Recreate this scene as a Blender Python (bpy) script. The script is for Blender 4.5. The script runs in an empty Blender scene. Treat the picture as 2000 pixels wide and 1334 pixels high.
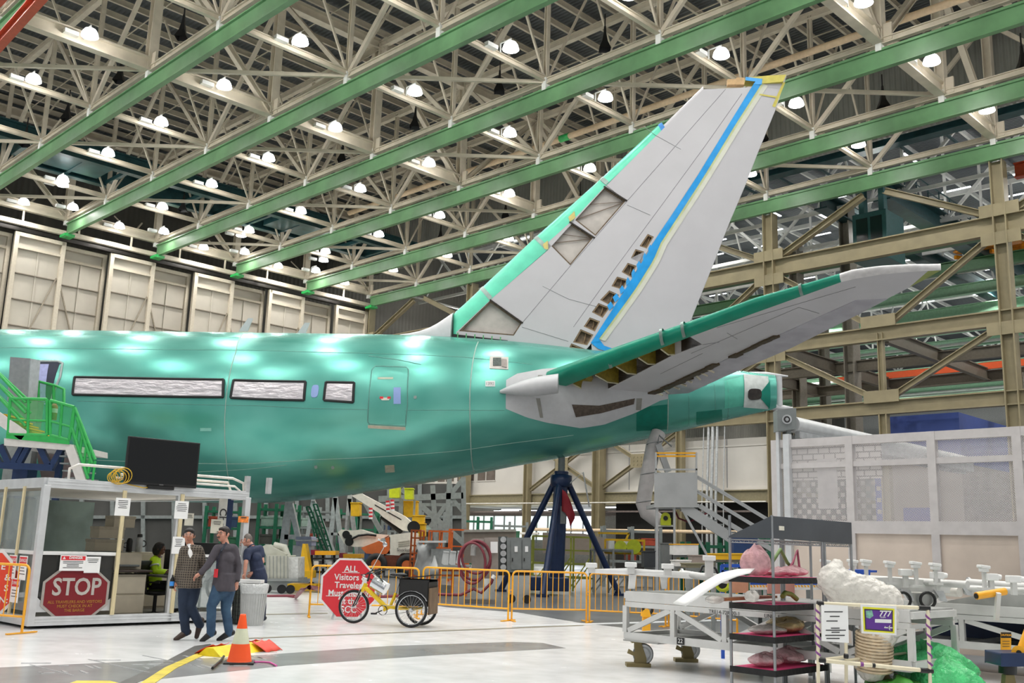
import bpy, math, random
from math import sin, cos, pi, radians, atan2, hypot
from mathutils import Vector as V, Matrix, geometry
import numpy as np
random.seed(11)
SC = bpy.context.scene
COL = SC.collection

# ---------------------------------------------------------------- camera
F_PX, PITCH, ROLL, EYE = 1944.0, radians(11.6), radians(1.8), 1.6
FW = V((0, cos(PITCH), sin(PITCH)))
_r0 = V((1, 0, 0)); _u0 = V((0, -sin(PITCH), cos(PITCH)))
RT = cos(ROLL) * _r0 + sin(ROLL) * _u0
UP = -sin(ROLL) * _r0 + cos(ROLL) * _u0
EYEP = V((0, 0, EYE))
cd = bpy.data.cameras.new('camera'); cam = bpy.data.objects.new('camera', cd); COL.objects.link(cam)
cam.matrix_world = Matrix(((RT.x, UP.x, -FW.x, 0), (RT.y, UP.y, -FW.y, 0), (RT.z, UP.z, -FW.z, EYE), (0, 0, 0, 1)))
cd.sensor_width = 36; cd.lens = F_PX / 2000 * 36; cd.clip_end = 600; cd.clip_start = 0.1
cd.dof.use_dof = False
SC.camera = cam
# ---------------------------------------------------------------- world, exposure
SC.view_settings.view_transform = 'Standard'; SC.view_settings.look = 'None'
SC.view_settings.gamma = 1; SC.view_settings.use_curve_mapping = False
SC.view_settings.exposure = -0.16
W = bpy.data.worlds.new('world'); SC.world = W; W.use_nodes = True
W.node_tree.nodes['Background'].inputs[0].default_value = (0.92, 0.97, 1.0, 1)
W.node_tree.nodes['Background'].inputs[1].default_value = 0.55
LAMP_W, LAMP_W_FAR, GLOW = 1420, 4200, 30

def ray(x, y): return FW * F_PX + RT * (x - 1000) + UP * (667 - y)
def at(x, y, z=0.0):
    d = ray(x, y); return EYEP + d * ((z - EYE) / d.z)
def onpl(x, y, p0, n):
    d = ray(x, y); return EYEP + d * (n.dot(p0 - EYEP) / n.dot(d))
def ppm(p): return F_PX / (p - EYEP).dot(FW)

# ---------------------------------------------------------------- materials
MATS = {}
def lin(h):
    h = h.lstrip('#'); c = [int(h[i:i + 2], 16) / 255 for i in (0, 2, 4)]
    return tuple((x / 12.92 if x <= 0.04045 else ((x + 0.055) / 1.055) ** 2.4) for x in c) + (1,)
def mat(name, hexc='#888888', rough=0.5, metal=0.0, var=0.12, scale=6.0, bump=0.0, emit=0, alpha=1.0, trans=0.0, hex2=None, stretch=None, coat=0.0, bscale=None):
    if name in MATS: return MATS[name]
    m = bpy.data.materials.new(name); m.use_nodes = True; nt = m.node_tree; N = nt.nodes; L = nt.links
    b = N['Principled BSDF']; c = lin(hexc); b.inputs['Base Color'].default_value = c
    b.inputs['Roughness'].default_value = rough; b.inputs['Metallic'].default_value = metal
    if coat: b.inputs['Coat Weight'].default_value = coat; b.inputs['Coat Roughness'].default_value = 0.12
    tc = N.new('ShaderNodeTexCoord'); mp = N.new('ShaderNodeMapping')
    L.new(tc.outputs['Object'], mp.inputs[0])
    if stretch: mp.inputs['Scale'].default_value = stretch
    nz = N.new('ShaderNodeTexNoise'); nz.inputs['Scale'].default_value = scale; nz.inputs['Detail'].default_value = 4
    L.new(mp.outputs[0], nz.inputs[0])
    if var or hex2:
        r = N.new('ShaderNodeValToRGB'); e = r.color_ramp.elements
        c2 = lin(hex2) if hex2 else tuple(x * (1 - var) for x in c[:3]) + (1,)
        c1 = c if hex2 else tuple(min(1, x * (1 + var * .6)) for x in c[:3]) + (1,)
        e[0].position = .35; e[0].color = c2; e[1].position = .65; e[1].color = c1
        L.new(nz.outputs[0], r.inputs[0]); L.new(r.outputs[0], b.inputs['Base Color'])
    if bump:
        bp = N.new('ShaderNodeBump'); bp.inputs['Strength'].default_value = bump; bp.inputs['Distance'].default_value = .05
        if bscale:
            n2 = N.new('ShaderNodeTexNoise'); n2.inputs['Scale'].default_value = bscale; n2.inputs['Detail'].default_value = 3
            L.new(mp.outputs[0], n2.inputs[0]); L.new(n2.outputs[0], bp.inputs['Height'])
        else: L.new(nz.outputs[0], bp.inputs['Height'])
        L.new(bp.outputs[0], b.inputs['Normal'])
    if emit:
        b.inputs['Emission Color'].default_value = c; b.inputs['Emission Strength'].default_value = emit
    if trans: b.inputs['Transmission Weight'].default_value = trans
    if alpha < 1: b.inputs['Alpha'].default_value = alpha
    MATS[name] = m; return m
def corrugated(name, hexc, axis, pitch, rough=.55, metal=.0, depth=.6):
    """painted sheet with straight ribs along one object axis"""
    m = mat(name, hexc, rough, metal, .1, .6); nt = m.node_tree; N = nt.nodes; L = nt.links
    tc = N.new('ShaderNodeTexCoord'); mp = N.new('ShaderNodeMapping'); L.new(tc.outputs['Object'], mp.inputs[0])
    wv = N.new('ShaderNodeTexWave'); wv.wave_type = 'BANDS'; wv.bands_direction = axis; wv.wave_profile = 'SIN'
    wv.inputs['Scale'].default_value = 1 / (pitch * 3.1831 / 1.0) * 1.0; wv.inputs['Distortion'].default_value = 0
    L.new(mp.outputs[0], wv.inputs[0]); bp = N.new('ShaderNodeBump'); bp.inputs['Strength'].default_value = depth
    bp.inputs['Distance'].default_value = .08
    L.new(wv.outputs['Fac'], bp.inputs['Height']); L.new(bp.outputs[0], N['Principled BSDF'].inputs['Normal'])
    return m

# ---------------------------------------------------------------- mesh builder
class MB:
    def __init__(s): s.v = []; s.f = []; s.s = []
    def add(s, vs, fs, sm=False):
        o = len(s.v); s.v += [tuple(p) for p in vs]; s.f += [tuple(i + o for i in f) for f in fs]; s.s += [sm] * len(fs); return s
    def box(s, x0, y0, z0, x1, y1, z1):
        return s.add([(x0, y0, z0), (x1, y0, z0), (x1, y1, z0), (x0, y1, z0), (x0, y0, z1), (x1, y0, z1), (x1, y1, z1), (x0, y1, z1)],
                     [(0, 3, 2, 1), (4, 5, 6, 7), (0, 1, 5, 4), (1, 2, 6, 5), (2, 3, 7, 6), (3, 0, 4, 7)])
    def cb(s, c, d, rz=0, rx=0, ry=0):
        R = Matrix.Rotation(rz, 3, 'Z') @ Matrix.Rotation(ry, 3, 'Y') @ Matrix.Rotation(rx, 3, 'X'); c = V(c)
        vs = [c + R @ V((a * d[0] / 2, b * d[1] / 2, e * d[2] / 2)) for e in (-1, 1) for a, b in ((-1, -1), (1, -1), (1, 1), (-1, 1))]
        return s.add(vs, [(0, 3, 2, 1), (4, 5, 6, 7), (0, 1, 5, 4), (1, 2, 6, 5), (2, 3, 7, 6), (3, 0, 4, 7)])
    def fr(s, p, q, up):
        p = V(p); q = V(q); d = (q - p).normalized(); up = V(up)
        if abs(d.dot(up)) > .98: up = V((0, 1, 0)) if abs(d.y) < .9 else V((1, 0, 0))
        a = d.cross(up).normalized(); b = a.cross(d); return p, q, a, b
    def bar(s, p, q, w, h=None, up=(0, 0, 1), off=(0, 0)):
        h = w if h is None else h; p, q, a, b = s.fr(p, q, up); vs = []
        for e in (p, q):
            for x, y in ((-1, -1), (1, -1), (1, 1), (-1, 1)): vs.append(e + a * (x * w / 2 + off[0]) + b * (y * h / 2 + off[1]))
        return s.add(vs, [(0, 3, 2, 1), (4, 5, 6, 7), (0, 1, 5, 4), (1, 2, 6, 5), (2, 3, 7, 6), (3, 0, 4, 7)])
    def ib(s, p, q, w, h, t=.04, up=(0, 0, 1)):
        s.bar(p, q, w, t, up, (0, h / 2 - t / 2)); s.bar(p, q, w, t, up, (0, -h / 2 + t / 2)); return s.bar(p, q, t, h - 2 * t, up)
    def tube(s, pts, r, n=8, cap=True, closed=False):
        pts = [V(p) for p in pts]; k = len(pts); rs = r if isinstance(r, (list, tuple)) else [r] * k
        vs = []; pa = None
        for i, p in enumerate(pts):
            d = (pts[(i + 1) % k] - pts[i - 1]) if closed else (pts[min(i + 1, k - 1)] - pts[max(i - 1, 0)])
            if d.length < 1e-9: d = V((0, 0, 1))
            d.normalize()
            if pa is None:
                u = V((0, 0, 1)) if abs(d.z) < .9 else V((1, 0, 0)); a = d.cross(u).normalized()
            else: a = (pa - d * pa.dot(d)); a = a.normalized() if a.length > 1e-6 else d.orthogonal().normalized()
            pa = a; b = d.cross(a)
            for j in range(n):
                t = 2 * pi * j / n; vs.append(p + (a * cos(t) + b * sin(t)) * rs[i])
        fs = []
        for i in range(k if closed else k - 1):
            i2 = (i + 1) % k
            for j in range(n): fs.append((i * n + j, i * n + (j + 1) % n, i2 * n + (j + 1) % n, i2 * n + j))
        s.add(vs, fs, True)
        if cap and not closed: s.add(vs[:n], [tuple(range(n))[::-1]]); s.add(vs[-n:], [tuple(range(n))])
        return s
    def cyl(s, p, q, r, n=16, r2=None): return s.tube([p, q], [r, r if r2 is None else r2], n)
    def ring(s, c, ax, R, r, n=24, m=8):
        c = V(c); ax = V(ax).normalized(); a = ax.orthogonal().normalized(); b = ax.cross(a)
        return s.tube([c + (a * cos(2 * pi * i / n) + b * sin(2 * pi * i / n)) * R for i in range(n)], r, m, closed=True)
    def lathe(s, prof, org=(0, 0, 0), ax=(0, 0, 1), n=20, sm=True):
        org = V(org); ax = V(ax).normalized(); a = ax.orthogonal().normalized(); b = ax.cross(a); vs = []
        for r, h in prof:
            for j in range(n):
                t = 2 * pi * j / n; vs.append(org + ax * h + (a * cos(t) + b * sin(t)) * max(r, 1e-4))
        fs = [(i * n + j, i * n + (j + 1) % n, (i + 1) * n + (j + 1) % n, (i + 1) * n + j) for i in range(len(prof) - 1) for j in range(n)]
        return s.add(vs, fs, sm)
    def prism(s, poly, d, holes=()):
        """planar polygon (with holes) given thickness vector d"""
        loops = [[V(p) for p in poly]] + [[V(p) for p in h] for h in holes]; D = d if callable(d) else (lambda p, d=V(d): d)
        tris = geometry.tessellate_polygon(loops); al = [p for l in loops for p in l]; n = len(al)
        s.add(al + [p + D(p) for p in al], [tuple(t) for t in tris] + [tuple(i + n for i in t[::-1]) for t in tris])
        o = 0
        for l in loops:
            k = len(l); s.add(l + [p + D(p) for p in l], [(i, (i + 1) % k, k + (i + 1) % k, k + i) for i in range(k)])
        return s
    def poly(s, pts): return s.add(pts, [tuple(range(len(pts)))])
    def sheet(s, rows, sm=True, closed=False):
        m = len(rows[0]); fs = []
        for i in range(len(rows) - 1):
            for j in range(m if closed else m - 1): fs.append((i * m + j, i * m + (j + 1) % m, (i + 1) * m + (j + 1) % m, (i + 1) * m + j))
        return s.add([p for r in rows for p in r], fs, sm)
    def ell(s, c, r, n=14, m=9):
        c = V(c); r = (r, r, r) if isinstance(r, (int, float)) else r; rows = []
        for i in range(m + 1):
            ph = -pi / 2 + pi * i / m
            rows.append([(c.x + r[0] * cos(ph) * cos(2 * pi * j / n), c.y + r[1] * cos(ph) * sin(2 * pi * j / n), c.z + r[2] * sin(ph)) for j in range(n)])
        return s.sheet(rows, True, True)
def put(name, mb, m, par=None, loc=(0, 0, 0), rot=(0, 0, 0), bev=0, solid=0, label=None, sub=0, fix=True):
    me = bpy.data.meshes.new(name); me.from_pydata(mb.v, [], mb.f)
    me.polygons.foreach_set('use_smooth', mb.s if len(mb.s) == len(me.polygons) else [False] * len(me.polygons)); me.update()
    if fix:
        import bmesh
        bm = bmesh.new(); bm.from_mesh(me); bmesh.ops.remove_doubles(bm, verts=bm.verts, dist=1e-5) if len(mb.v) < 20000 and sub else None
        bmesh.ops.recalc_face_normals(bm, faces=bm.faces); bm.to_mesh(me); bm.free()
    if m: me.materials.append(m)
    o = bpy.data.objects.new(name, me); COL.objects.link(o); o.location = loc; o.rotation_euler = rot
    if par: o.parent = par
    if bev:
        b = o.modifiers.new('bevel', 'BEVEL'); b.width = bev; b.segments = 2; b.limit_method = 'ANGLE'
    if solid: b = o.modifiers.new('solid', 'SOLIDIFY'); b.thickness = solid; b.offset = 0
    if sub: b = o.modifiers.new('sub', 'SUBSURF'); b.levels = b.render_levels = sub
    if label: o['label'] = label
    return o
def tag(o, label, cat, group=None, kind=None):
    o['label'] = label; o['category'] = cat
    if group: o['group'] = group
    if kind: o['kind'] = kind
    return o
def T(name, label, cat, loc=(0, 0, 0), rz=0, group=None):
    o = bpy.data.objects.new(name, None); COL.objects.link(o); o.location = loc; o.rotation_euler = (0, 0, rz); o.empty_display_size = .3
    return tag(o, label, cat, group)
def struct(o, label=None, cat=None):
    o['kind'] = 'structure'
    if label: o['label'] = label
    if cat: o['category'] = cat
    return o
def dup(root, loc=None, rz=None, label=None, group=None):
    r = root.copy(); COL.objects.link(r)
    if loc is not None: r.location = loc
    if rz is not None: r.rotation_euler = (0, 0, rz)
    if label: r['label'] = label
    if group: r['group'] = group
    for ch in list(root.children):
        c = ch.copy(); COL.objects.link(c); c.parent = r
        for g in list(ch.children):
            d = g.copy(); COL.objects.link(d); d.parent = c
    return r
def text(name, s, size, m, par, loc, rot, depth=.002, align='CENTER', shear=0, bold=0, xs=1.0, label=None):
    cu = bpy.data.curves.new(name, 'FONT'); cu.body = s; cu.size = size; cu.align_x = align; cu.align_y = 'CENTER'
    cu.extrude = depth; cu.offset = bold; cu.shear = shear; cu.resolution_u = 3
    t = bpy.data.objects.new(name, cu); COL.objects.link(t)
    bpy.context.view_layer.update()
    me = bpy.data.meshes.new_from_object(t.evaluated_get(bpy.context.evaluated_depsgraph_get()))
    bpy.data.objects.remove(t); o = bpy.data.objects.new(name, me); COL.objects.link(o)
    me.materials.clear(); me.materials.append(m); o.location = loc; o.rotation_euler = rot; o.scale = (xs, 1, 1); o.parent = par
    if label: o['label'] = label
    return o
def each(name, mbs, m, par=None, **k): return [put(name, b, m, par, **k) for b in mbs]
_o = 'first second third fourth fifth sixth seventh eighth ninth tenth eleventh twelfth thirteenth fourteenth fifteenth sixteenth seventeenth eighteenth nineteenth twentieth'.split()
def nth(n): return _o[n - 1] if n <= 20 else ['twenty', 'thirty', 'forty', 'fifty', 'sixty', 'seventy', 'eighty', 'ninety'][(n - 1) // 10 - 2] + ('-' + _o[(n - 1) % 10]) if n < 100 else 'hundred-and-' + nth(n - 100)
ORD = ['nearest', 'second', 'third', 'fourth', 'fifth', 'sixth', 'seventh', 'eighth', 'ninth', 'tenth', 'eleventh', 'twelfth', 'thirteenth', 'fourteenth', 'fifteenth', 'sixteenth', 'seventeenth', 'eighteenth', 'nineteenth', 'twentieth']

CREAM = mat('cream_steel_paint', '#cdc3b0', .55, 0, .1, 1.5)
CREAMW = mat('pale_steel_paint', '#dfe0dc', .55, 0, .1, 1.5)
TAN = mat('tan_steel_paint', '#8f8467', .5, 0, .12, 1.2)
GREENR = mat('crane_rail_green', '#6c986c', .4, 0, .15, .8)
TEAL = mat('dark_teal_crane_paint', '#264b4f', .35, .2, .25, 2)
BLACK = mat('black_plastic', '#141414', .45, 0, .2)
STEEL = mat('galvanized_steel', '#bfc1c2', .38, .45, .15, 8)
ALU = mat('aluminium_extrusion', '#d3d5d6', .35, .3, .08, 5)
WHITE = mat('white_paint', '#e8e8e6', .4, 0, .05)
YEL = mat('safety_yellow_paint', '#f2ae1c', .4, 0, .08)
ORG = mat('machine_orange_paint', '#d8692a', .45, 0, .15)
GRN = mat('railing_green_paint', '#2ba24c', .4, 0, .1)
NAVY = mat('navy_blue_paint', '#182d52', .35, .1, .15)
RED = mat('sign_red', '#d8303a', .4, 0, .05)
RUB = mat('black_rubber', '#1d1d1e', .7, 0, .1)
GREYP = mat('grey_cabinet_paint', '#7b807f', .45, .1, .08)
LAMPM = mat('lamp_glow', '#fffdf8', .3, 0, 0, emit=GLOW)
STRIPM = mat('strip_light_glow', '#f6fbff', .3, 0, 0, emit=3.6)
# ================================================================ hangar frame: local x runs along the crane rails, local y across them
HO = V((-35.86, 77.27, 0)); HR = -pi / 4
def hw(u, v, z=0): return V((HO.x + (u + v) * .70710678, HO.y + (v - u) * .70710678, z))
U0, V0, PT = 1.25, -0.95, 7.48            # first node, first rail, pitch
UN = [U0 + PT * i for i in range(0, 11)]
VN = [V0 + PT * k for k in range(-3, 5)]  # rails
ZB, ZT = 25.9, 33.3
# floor
fm = mat('painted_concrete_floor', '#d6d8d9', .14, 0, 0, 0); nt = fm.node_tree; N = nt.nodes; L = nt.links
tc = N.new('ShaderNodeTexCoord'); n1 = N.new('ShaderNodeTexNoise'); n1.inputs['Scale'].default_value = .35; n1.inputs['Detail'].default_value = 6
L.new(tc.outputs['Object'], n1.inputs[0]); cr = N.new('ShaderNodeValToRGB'); cr.color_ramp.elements[0].position = .3; cr.color_ramp.elements[1].position = .7
cr.color_ramp.elements[0].color = lin('#d0d2d3'); cr.color_ramp.elements[1].color = lin('#e9eaea'); L.new(n1.outputs[0], cr.inputs[0]); L.new(cr.outputs[0], N['Principled BSDF'].inputs['Base Color'])
n2 = N.new('ShaderNodeTexNoise'); n2.inputs['Scale'].default_value = 2.5; n2.inputs['Detail'].default_value = 5; L.new(tc.outputs['Object'], n2.inputs[0])
mr = N.new('ShaderNodeMapRange'); mr.inputs[3].default_value = .12; mr.inputs[4].default_value = .34; L.new(n2.outputs[0], mr.inputs[0]); L.new(mr.outputs[0], N['Principled BSDF'].inputs['Roughness'])
struct(put('floor', MB().box(-60, -70, -.3, 140, 150, 0), fm, None, HO, (0, 0, HR)), 'glossy pale grey painted concrete hangar floor')
# painted floor zones and lines (3 mm thick)
def flo(name, px, m, h=.003, z=0): return struct(put(name, MB().prism([at(x, y, z) for x, y in px], (0, 0, h)), m))
FG = mat('grey_floor_paint', '#8f9191', .22, 0, .12, 1.5); FD = mat('worn_dark_floor_paint', '#66686a', .3, 0, .2, .8)
flo('trim_1', [(0, 1304), (380, 1287), (505, 1280), (760, 1262), (1000, 1254), (1060, 1256), (1105, 1266), (850, 1280), (560, 1300), (250, 1333), (100, 1345), (-60, 1345), (-60, 1306)], FG)
flo('trim_2', [(-400, 1141), (480, 1150), (760, 1166), (870, 1186), (1010, 1196), (1130, 1216), (1330, 1239), (1500, 1262), (2600, 1390), (3500, 1300), (2200, 1150), (1500, 1120), (0, 1085), (-800, 1085)], FD)
flo('trim_3', [(410, 1258), (425, 1264), (330, 1306), (262, 1336), (228, 1336), (300, 1304), (380, 1262)], mat('dark_floor_channel', '#5b5b58', .5, .3, .2, 4), .004, .002)
flo('trim_4', [(418, 1262), (428, 1266), (345, 1305), (300, 1336), (272, 1336), (322, 1304)], mat('yellow_floor_paint', '#d6c23c', .4, 0, .25, 4), .005, .004)
flo('trim_5', [(130, 1337), (150, 1330), (215, 1330), (240, 1337), (200, 1345), (150, 1345)], mat('yellow_floor_paint'), .004, .002)
flo('trim_6', [(470, 1246.4), (1140, 1220.5), (1140, 1222), (470, 1248.2)], mat('brown_floor_joint', '#8a8474', .5), .003, .003)
flo('trim_7', [(480, 1200), (640, 1197), (640, 1198.5), (480, 1201.5)], mat('brown_floor_joint'), .003, .003)
flo('trim_8', [(1000, 1222), (1440, 1209), (1440, 1212), (1000, 1224.5)], mat('white_floor_line', '#dfe3e6', .3, 0, .05), .003, .004)
mb = MB()
random.seed(3)
for i in range(34):
    x = 60 + 480 * random.random(); y = 1304 - (x - 60) * .045 + random.uniform(-10, 14)
    p = at(x, y, .005); a = random.choice((0.3, -.9)); l = random.uniform(.08, .35); mb.cb(p, (l, .035, .004), a)
for x, y, l in [(100, 1308, 1.2), (230, 1300, 1.6), (330, 1290, 1.4), (480, 1292, 1.2)]: mb.cb(at(x, y, .005), (l, .02, .004), -.75)
struct(put('trim_9', mb, mat('bare_metal_floor_plates', '#d7d9da', .25, .5, .2, 9)), 'scattered white worn dashes in the grey floor strip')

# roof deck, gable, walls
DECK = corrugated('dark_roof_deck', '#55595b', 'Y', .3, .5, .1, .7)
struct(put('ceiling', MB().box(-8, -70, 34.6, 140, 30, 34.75), DECK, None, HO, (0, 0, HR)), 'dark corrugated steel roof deck above the trusses')
struct(put('ceiling', MB().box(-60, 30, 35.6, 140, 150, 35.75), corrugated('grey_roof_deck', '#474d52', 'Y', .3, .5, .1, .7), None, HO, (0, 0, HR)), 'grey corrugated roof deck over the neighbouring bay')
GABLE = corrugated('grey_corrugated_wall', '#7f8079', 'X', .36, .55, 0, .9)
struct(put('wall_back', MB().box(-8, 30.1, 28.2, 140, 30.3, 36), GABLE, None, HO, (0, 0, HR)), 'grey vertically ribbed wall hanging below the roof between the two bays')
struct(put('wall_left', MB().box(-8.4, -70, 0, -8.1, 150, 36), corrugated('dark_ribbed_wall', '#5e5c55', 'Y', .5, .6, 0, .6), None, HO, (0, 0, HR)), 'dark ribbed hangar end wall behind the doors')
struct(put('wall_far', MB().box(-60, 149, 0, 140, 149.4, 36), mat('far_wall_paint', '#b9bcbb', .6), None, HO, (0, 0, HR)), 'pale far wall of the neighbouring bay')

# hangar door leaves
DOORM = mat('door_sheet_beige', '#bcb5a8', .55, 0, .06, .7); DOORF = mat('door_frame_beige', '#c4baa8', .5, 0, .06)
GIRT = mat('door_girt_brown', '#82786a', .6, 0, .05)  # girts in one brown, darker than the door sheet
vv = -4.45 - 3.73 * 4; nleaf = 0
for i in range(13):
    v0 = vv + 3.73 * i; front = (i % 2 == 0); u = .9 if front else -.1; zt = 24.1
    side = 'front' if front else 'recessed'
    pos = 'left of the stepped corner' if i < 5 else 'above the fuselage'
    t = T('hangar_door_leaf', 'beige ribbed %s hangar door leaf, %s counting from the left end of the doors' % (side, 'first' if i == 0 else ORD[i]), 'door', hw(u, v0), HR, 'tall beige sliding hangar door leaves')
    put('door_panel', MB().box(-.3, 0, 0, -.15, 3.73, zt), DOORM, t)
    f = MB()
    for y in (.1, 3.63): f.bar((0, y, 0), (0, y, zt), .3, .32, (0, 1, 0))
    f.bar((0, 0, zt - .15), (0, 3.73, zt - .15), .3, .3); f.bar((0, 0, zt - 1.15), (0, 3.73, zt - 1.15), .2, .2)
    put('door_frame', f, DOORF, t)
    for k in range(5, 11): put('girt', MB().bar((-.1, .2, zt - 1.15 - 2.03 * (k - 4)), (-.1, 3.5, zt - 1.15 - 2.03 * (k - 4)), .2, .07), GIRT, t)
    put('mullion', MB().bar((-.1, 1.85, 8), (-.1, 1.85, zt - 1.2), .09, .1, (0, 1, 0)), DOORM, t)
    a, b = ((.3, 3.4) if front else (3.4, .3))
    put('diagonal_brace', MB().bar((-.02, a, zt - 12), (-.02, b, zt - 3), .1, .08, (1, 0, 0)), mat('door_brace_beige', '#988e7d', .6), t)
# door track girders over the doors
for u, z, h, m, lb in ((1.2, 24.75, .35, DOORF, 'pale lower door track girder running over the hangar doors'), (.2, 24.5, .3, mat('dark_track_steel', '#3a3733', .5, .3), 'dark door guide track running over the hangar doors'), (1.3, 25.9, .3, CREAM, 'cream pipe girder above the hangar door track')):
    tag(put('door_track_girder', MB().bar((u, -30, z), (u, 30, z), .35, h), m, None, HO, (0, 0, HR)), lb, 'girder')
f = MB()
for k in range(14):
    v0 = -30 + k * 4.3; f.bar((1.3, v0, 24.9), (1.3, v0, 26), .12); f.bar((1.3, v0, 26), (.2, v0 + 1.2, 27.5), .1); f.bar((1.3, v0, 26), (.2, v0 - 1.2, 27.5), .1)
tag(put('girder_bracket_frame', f, CREAM, None, HO, (0, 0, HR)), 'cream hanger frame tying the door track girders to the roof steel', 'frame')

# crane rails
vis_rails = [v for v in VN if v > -20]
RL = lambda i: ('green crane rail nearest the upper left corner' if i == 0 else 'green crane rail, %s one counting from the upper left corner down' % ORD[i])
for i, v in enumerate(VN[1:]):
    r = T('crane_rail', RL(i), 'crane rail', hw(0, v), HR, 'green crane rails under the roof trusses')
    b = MB(); b.ib((1.6, 0, 24.98), (98, 0, 24.98), .3, .95, .06); b.bar((1.6, 0, 25.5), (98, 0, 25.5), .16, .1); put('rail_beam', b, GREENR, r)
    e = MB(); e.bar((1.6, 0, 24.7), (1.6, .0, 24.3), .5, .12); e.box(1.3, -.4, 24.3, 2.3, .4, 24.5); put('end_stop', e, mat('bright_green_paint', '#2fb65c', .35), r)
    each('hanger_bracket', [MB().bar((u, 0, 25.4), (u, 0, 26.1), .34, .3, (1, 0, 0)) for u in UN], CREAMW, r)
# main trusses across the bay (three lines) and secondary trusses above each rail
def member(mb, p, q, w, h=None, io=False):
    if io: mb.ib(p, q, w, h or w, w * .16)
    else: mb.bar(p, q, w, h or w)
def rail_truss(i, v, vsec='main', m=CREAM, us=UN, lb=None, zb=ZB, zt=ZT, grp='cream roof trusses running above the rails'):
    t = T('roof_truss', lb or 'cream steel roof truss above the %s green crane rail from the upper left corner' % ('first' if i == 0 else ORD[i]), 'truss', hw(0, v), HR, grp)
    a, b = us[0], us[-1]
    put('bottom_chord', MB().ib((a, 0, zb), (b, 0, zb), .26, .34, .05), m, t)
    put('top_chord', MB().ib((a, 0, zt), (b, 0, zt), .34, .44, .06), m, t)
    for k, u in enumerate(us):
        big = (k % 4 == 0); put('post', MB().ib((u, 0, zb), (u, 0, zt), .5 if big else .24, .5 if big else .24, .05, (1, 0, 0)), m, t)
    for k, u in enumerate(us[:-1]):
        if k % 2 == 0: p, q = (u, 0, zb if k % 4 else zt), (us[k + 1], 0, zt if k % 4 else zb)
        else: p, q = (u, 0, zb), (us[k + 1], 0, zt)
        if k % 4 in (0, 1): p, q = (u, 0, zt if k % 4 == 0 else zb), (us[k + 1], 0, zb if k % 4 == 0 else zt)
        else: p, q = (u, 0, zt if k % 4 == 2 else zb), (us[k + 1], 0, zb if k % 4 == 2 else zt)
        put('diagonal', MB().bar(p, q, .2, .26), m, t)
    for u in us[::4]: each('gusset', [MB().cb((u, 0, zt - .2), (1.5, .12, 1.2)), MB().cb((u, 0, zb + .4), (1.3, .12, .9))], m, t)
    return t
for i, v in enumerate(VN[1:]): rail_truss(i, v)
# frames across the bay at every node line
for k, u in enumerate(UN):
    big = (k % 4 == 0)
    t = T('main_truss' if big else 'sway_frame', ('heavy cream main truss' if big else 'light cream cross frame') + ' spanning between rails, %s line from the hangar doors' % ORD[k], 'truss', hw(u, 0), HR,
          'heavy cream trusses across the bay' if big else 'light cream cross frames carrying lamps')
    a, b = VN[0], VN[-1]
    put('bottom_chord', MB().ib((0, a, ZB + .25), (0, b, ZB + .25), .5, .75, .08) if big else MB().ib((0, a, ZB + .15), (0, b, ZB + .15), .24, .3, .05), CREAM, t)
    if big: put('top_chord', MB().ib((0, a, ZT), (0, b, ZT), .55, .7, .08), CREAM, t)
    for j in range(len(VN) - 1):
        v0, v1 = VN[j], VN[j + 1]; vm = (v0 + v1) / 2; s = .34 if big else .11
        if big:
            p, q = ((0, v0, ZB), (0, v1, ZT)) if j % 2 else ((0, v0, ZT), (0, v1, ZB)); put('diagonal', MB().ib(p, q, s, s, .05), CREAM, t)
        else:
            put('diagonal', MB().bar((0, v0, ZB), (0, vm, ZT), s, s), CREAM, t); put('diagonal', MB().bar((0, v1, ZB), (0, vm, ZT), s, s), CREAM, t)
# horizontal bracing in the bottom plane
for j in range(1, len(VN) - 1):
    for k in range(0, len(UN) - 1, 2):
        kk = k + (j % 2)
        if kk + 1 >= len(UN): continue
        tag(put('diagonal_brace', MB().bar((UN[kk], VN[j], ZB), (UN[kk + 1], VN[j + 1], ZB), .16, .2), CREAM, None, HO, (0, 0, HR)),
            'thin cream horizontal brace beyond rail %s, cell %s from the doors' % (ORD[j - 1] if j > 1 else 'first', ORD[kk] if kk else 'first'), 'brace', 'thin cream braces lying flat between the rails')
# purlins, sag rods
for k in range(44):
    u = U0 + 1.87 * k
    tag(put('roof_purlin', MB().ib((u, -24, 34.25), (u, 30, 34.25), .16, .4, .03), CREAM, None, HO, (0, 0, HR)), 'cream purlin under the dark roof deck, %s from the hangar doors' % nth(k + 1), 'purlin', 'cream purlins under the dark roof deck')
for j in range(7):
    v = VN[0] + PT * (j + .5); tag(put('sag_rod', MB().bar((U0, v, 34.1), (82, v, 34.1), .06), CREAM, None, HO, (0, 0, HR)), 'thin cream rod crossing the purlins, %s counting from the upper left corner' % nth(j + 1), 'rod', 'thin sag rods across the purlins')
# pale pipe with green band hung under the roof
pm = mat('pale_peach_pipe', '#d9bf9d', .5, 0, .08)
t = T('roof_pipe', 'long peach coloured pipe hung in the trusses with a green band', 'pipe', hw(0, 17.0), HR)
put('pipe', MB().tube([(14, 0, 28.4), (78, 0, 28.4)], .2, 12), pm, t)
put('green_band', MB().tube([(37.7, 0, 28.4), (38.5, 0, 28.4)], .24, 12), mat('bright_green_paint'), t)
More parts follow.
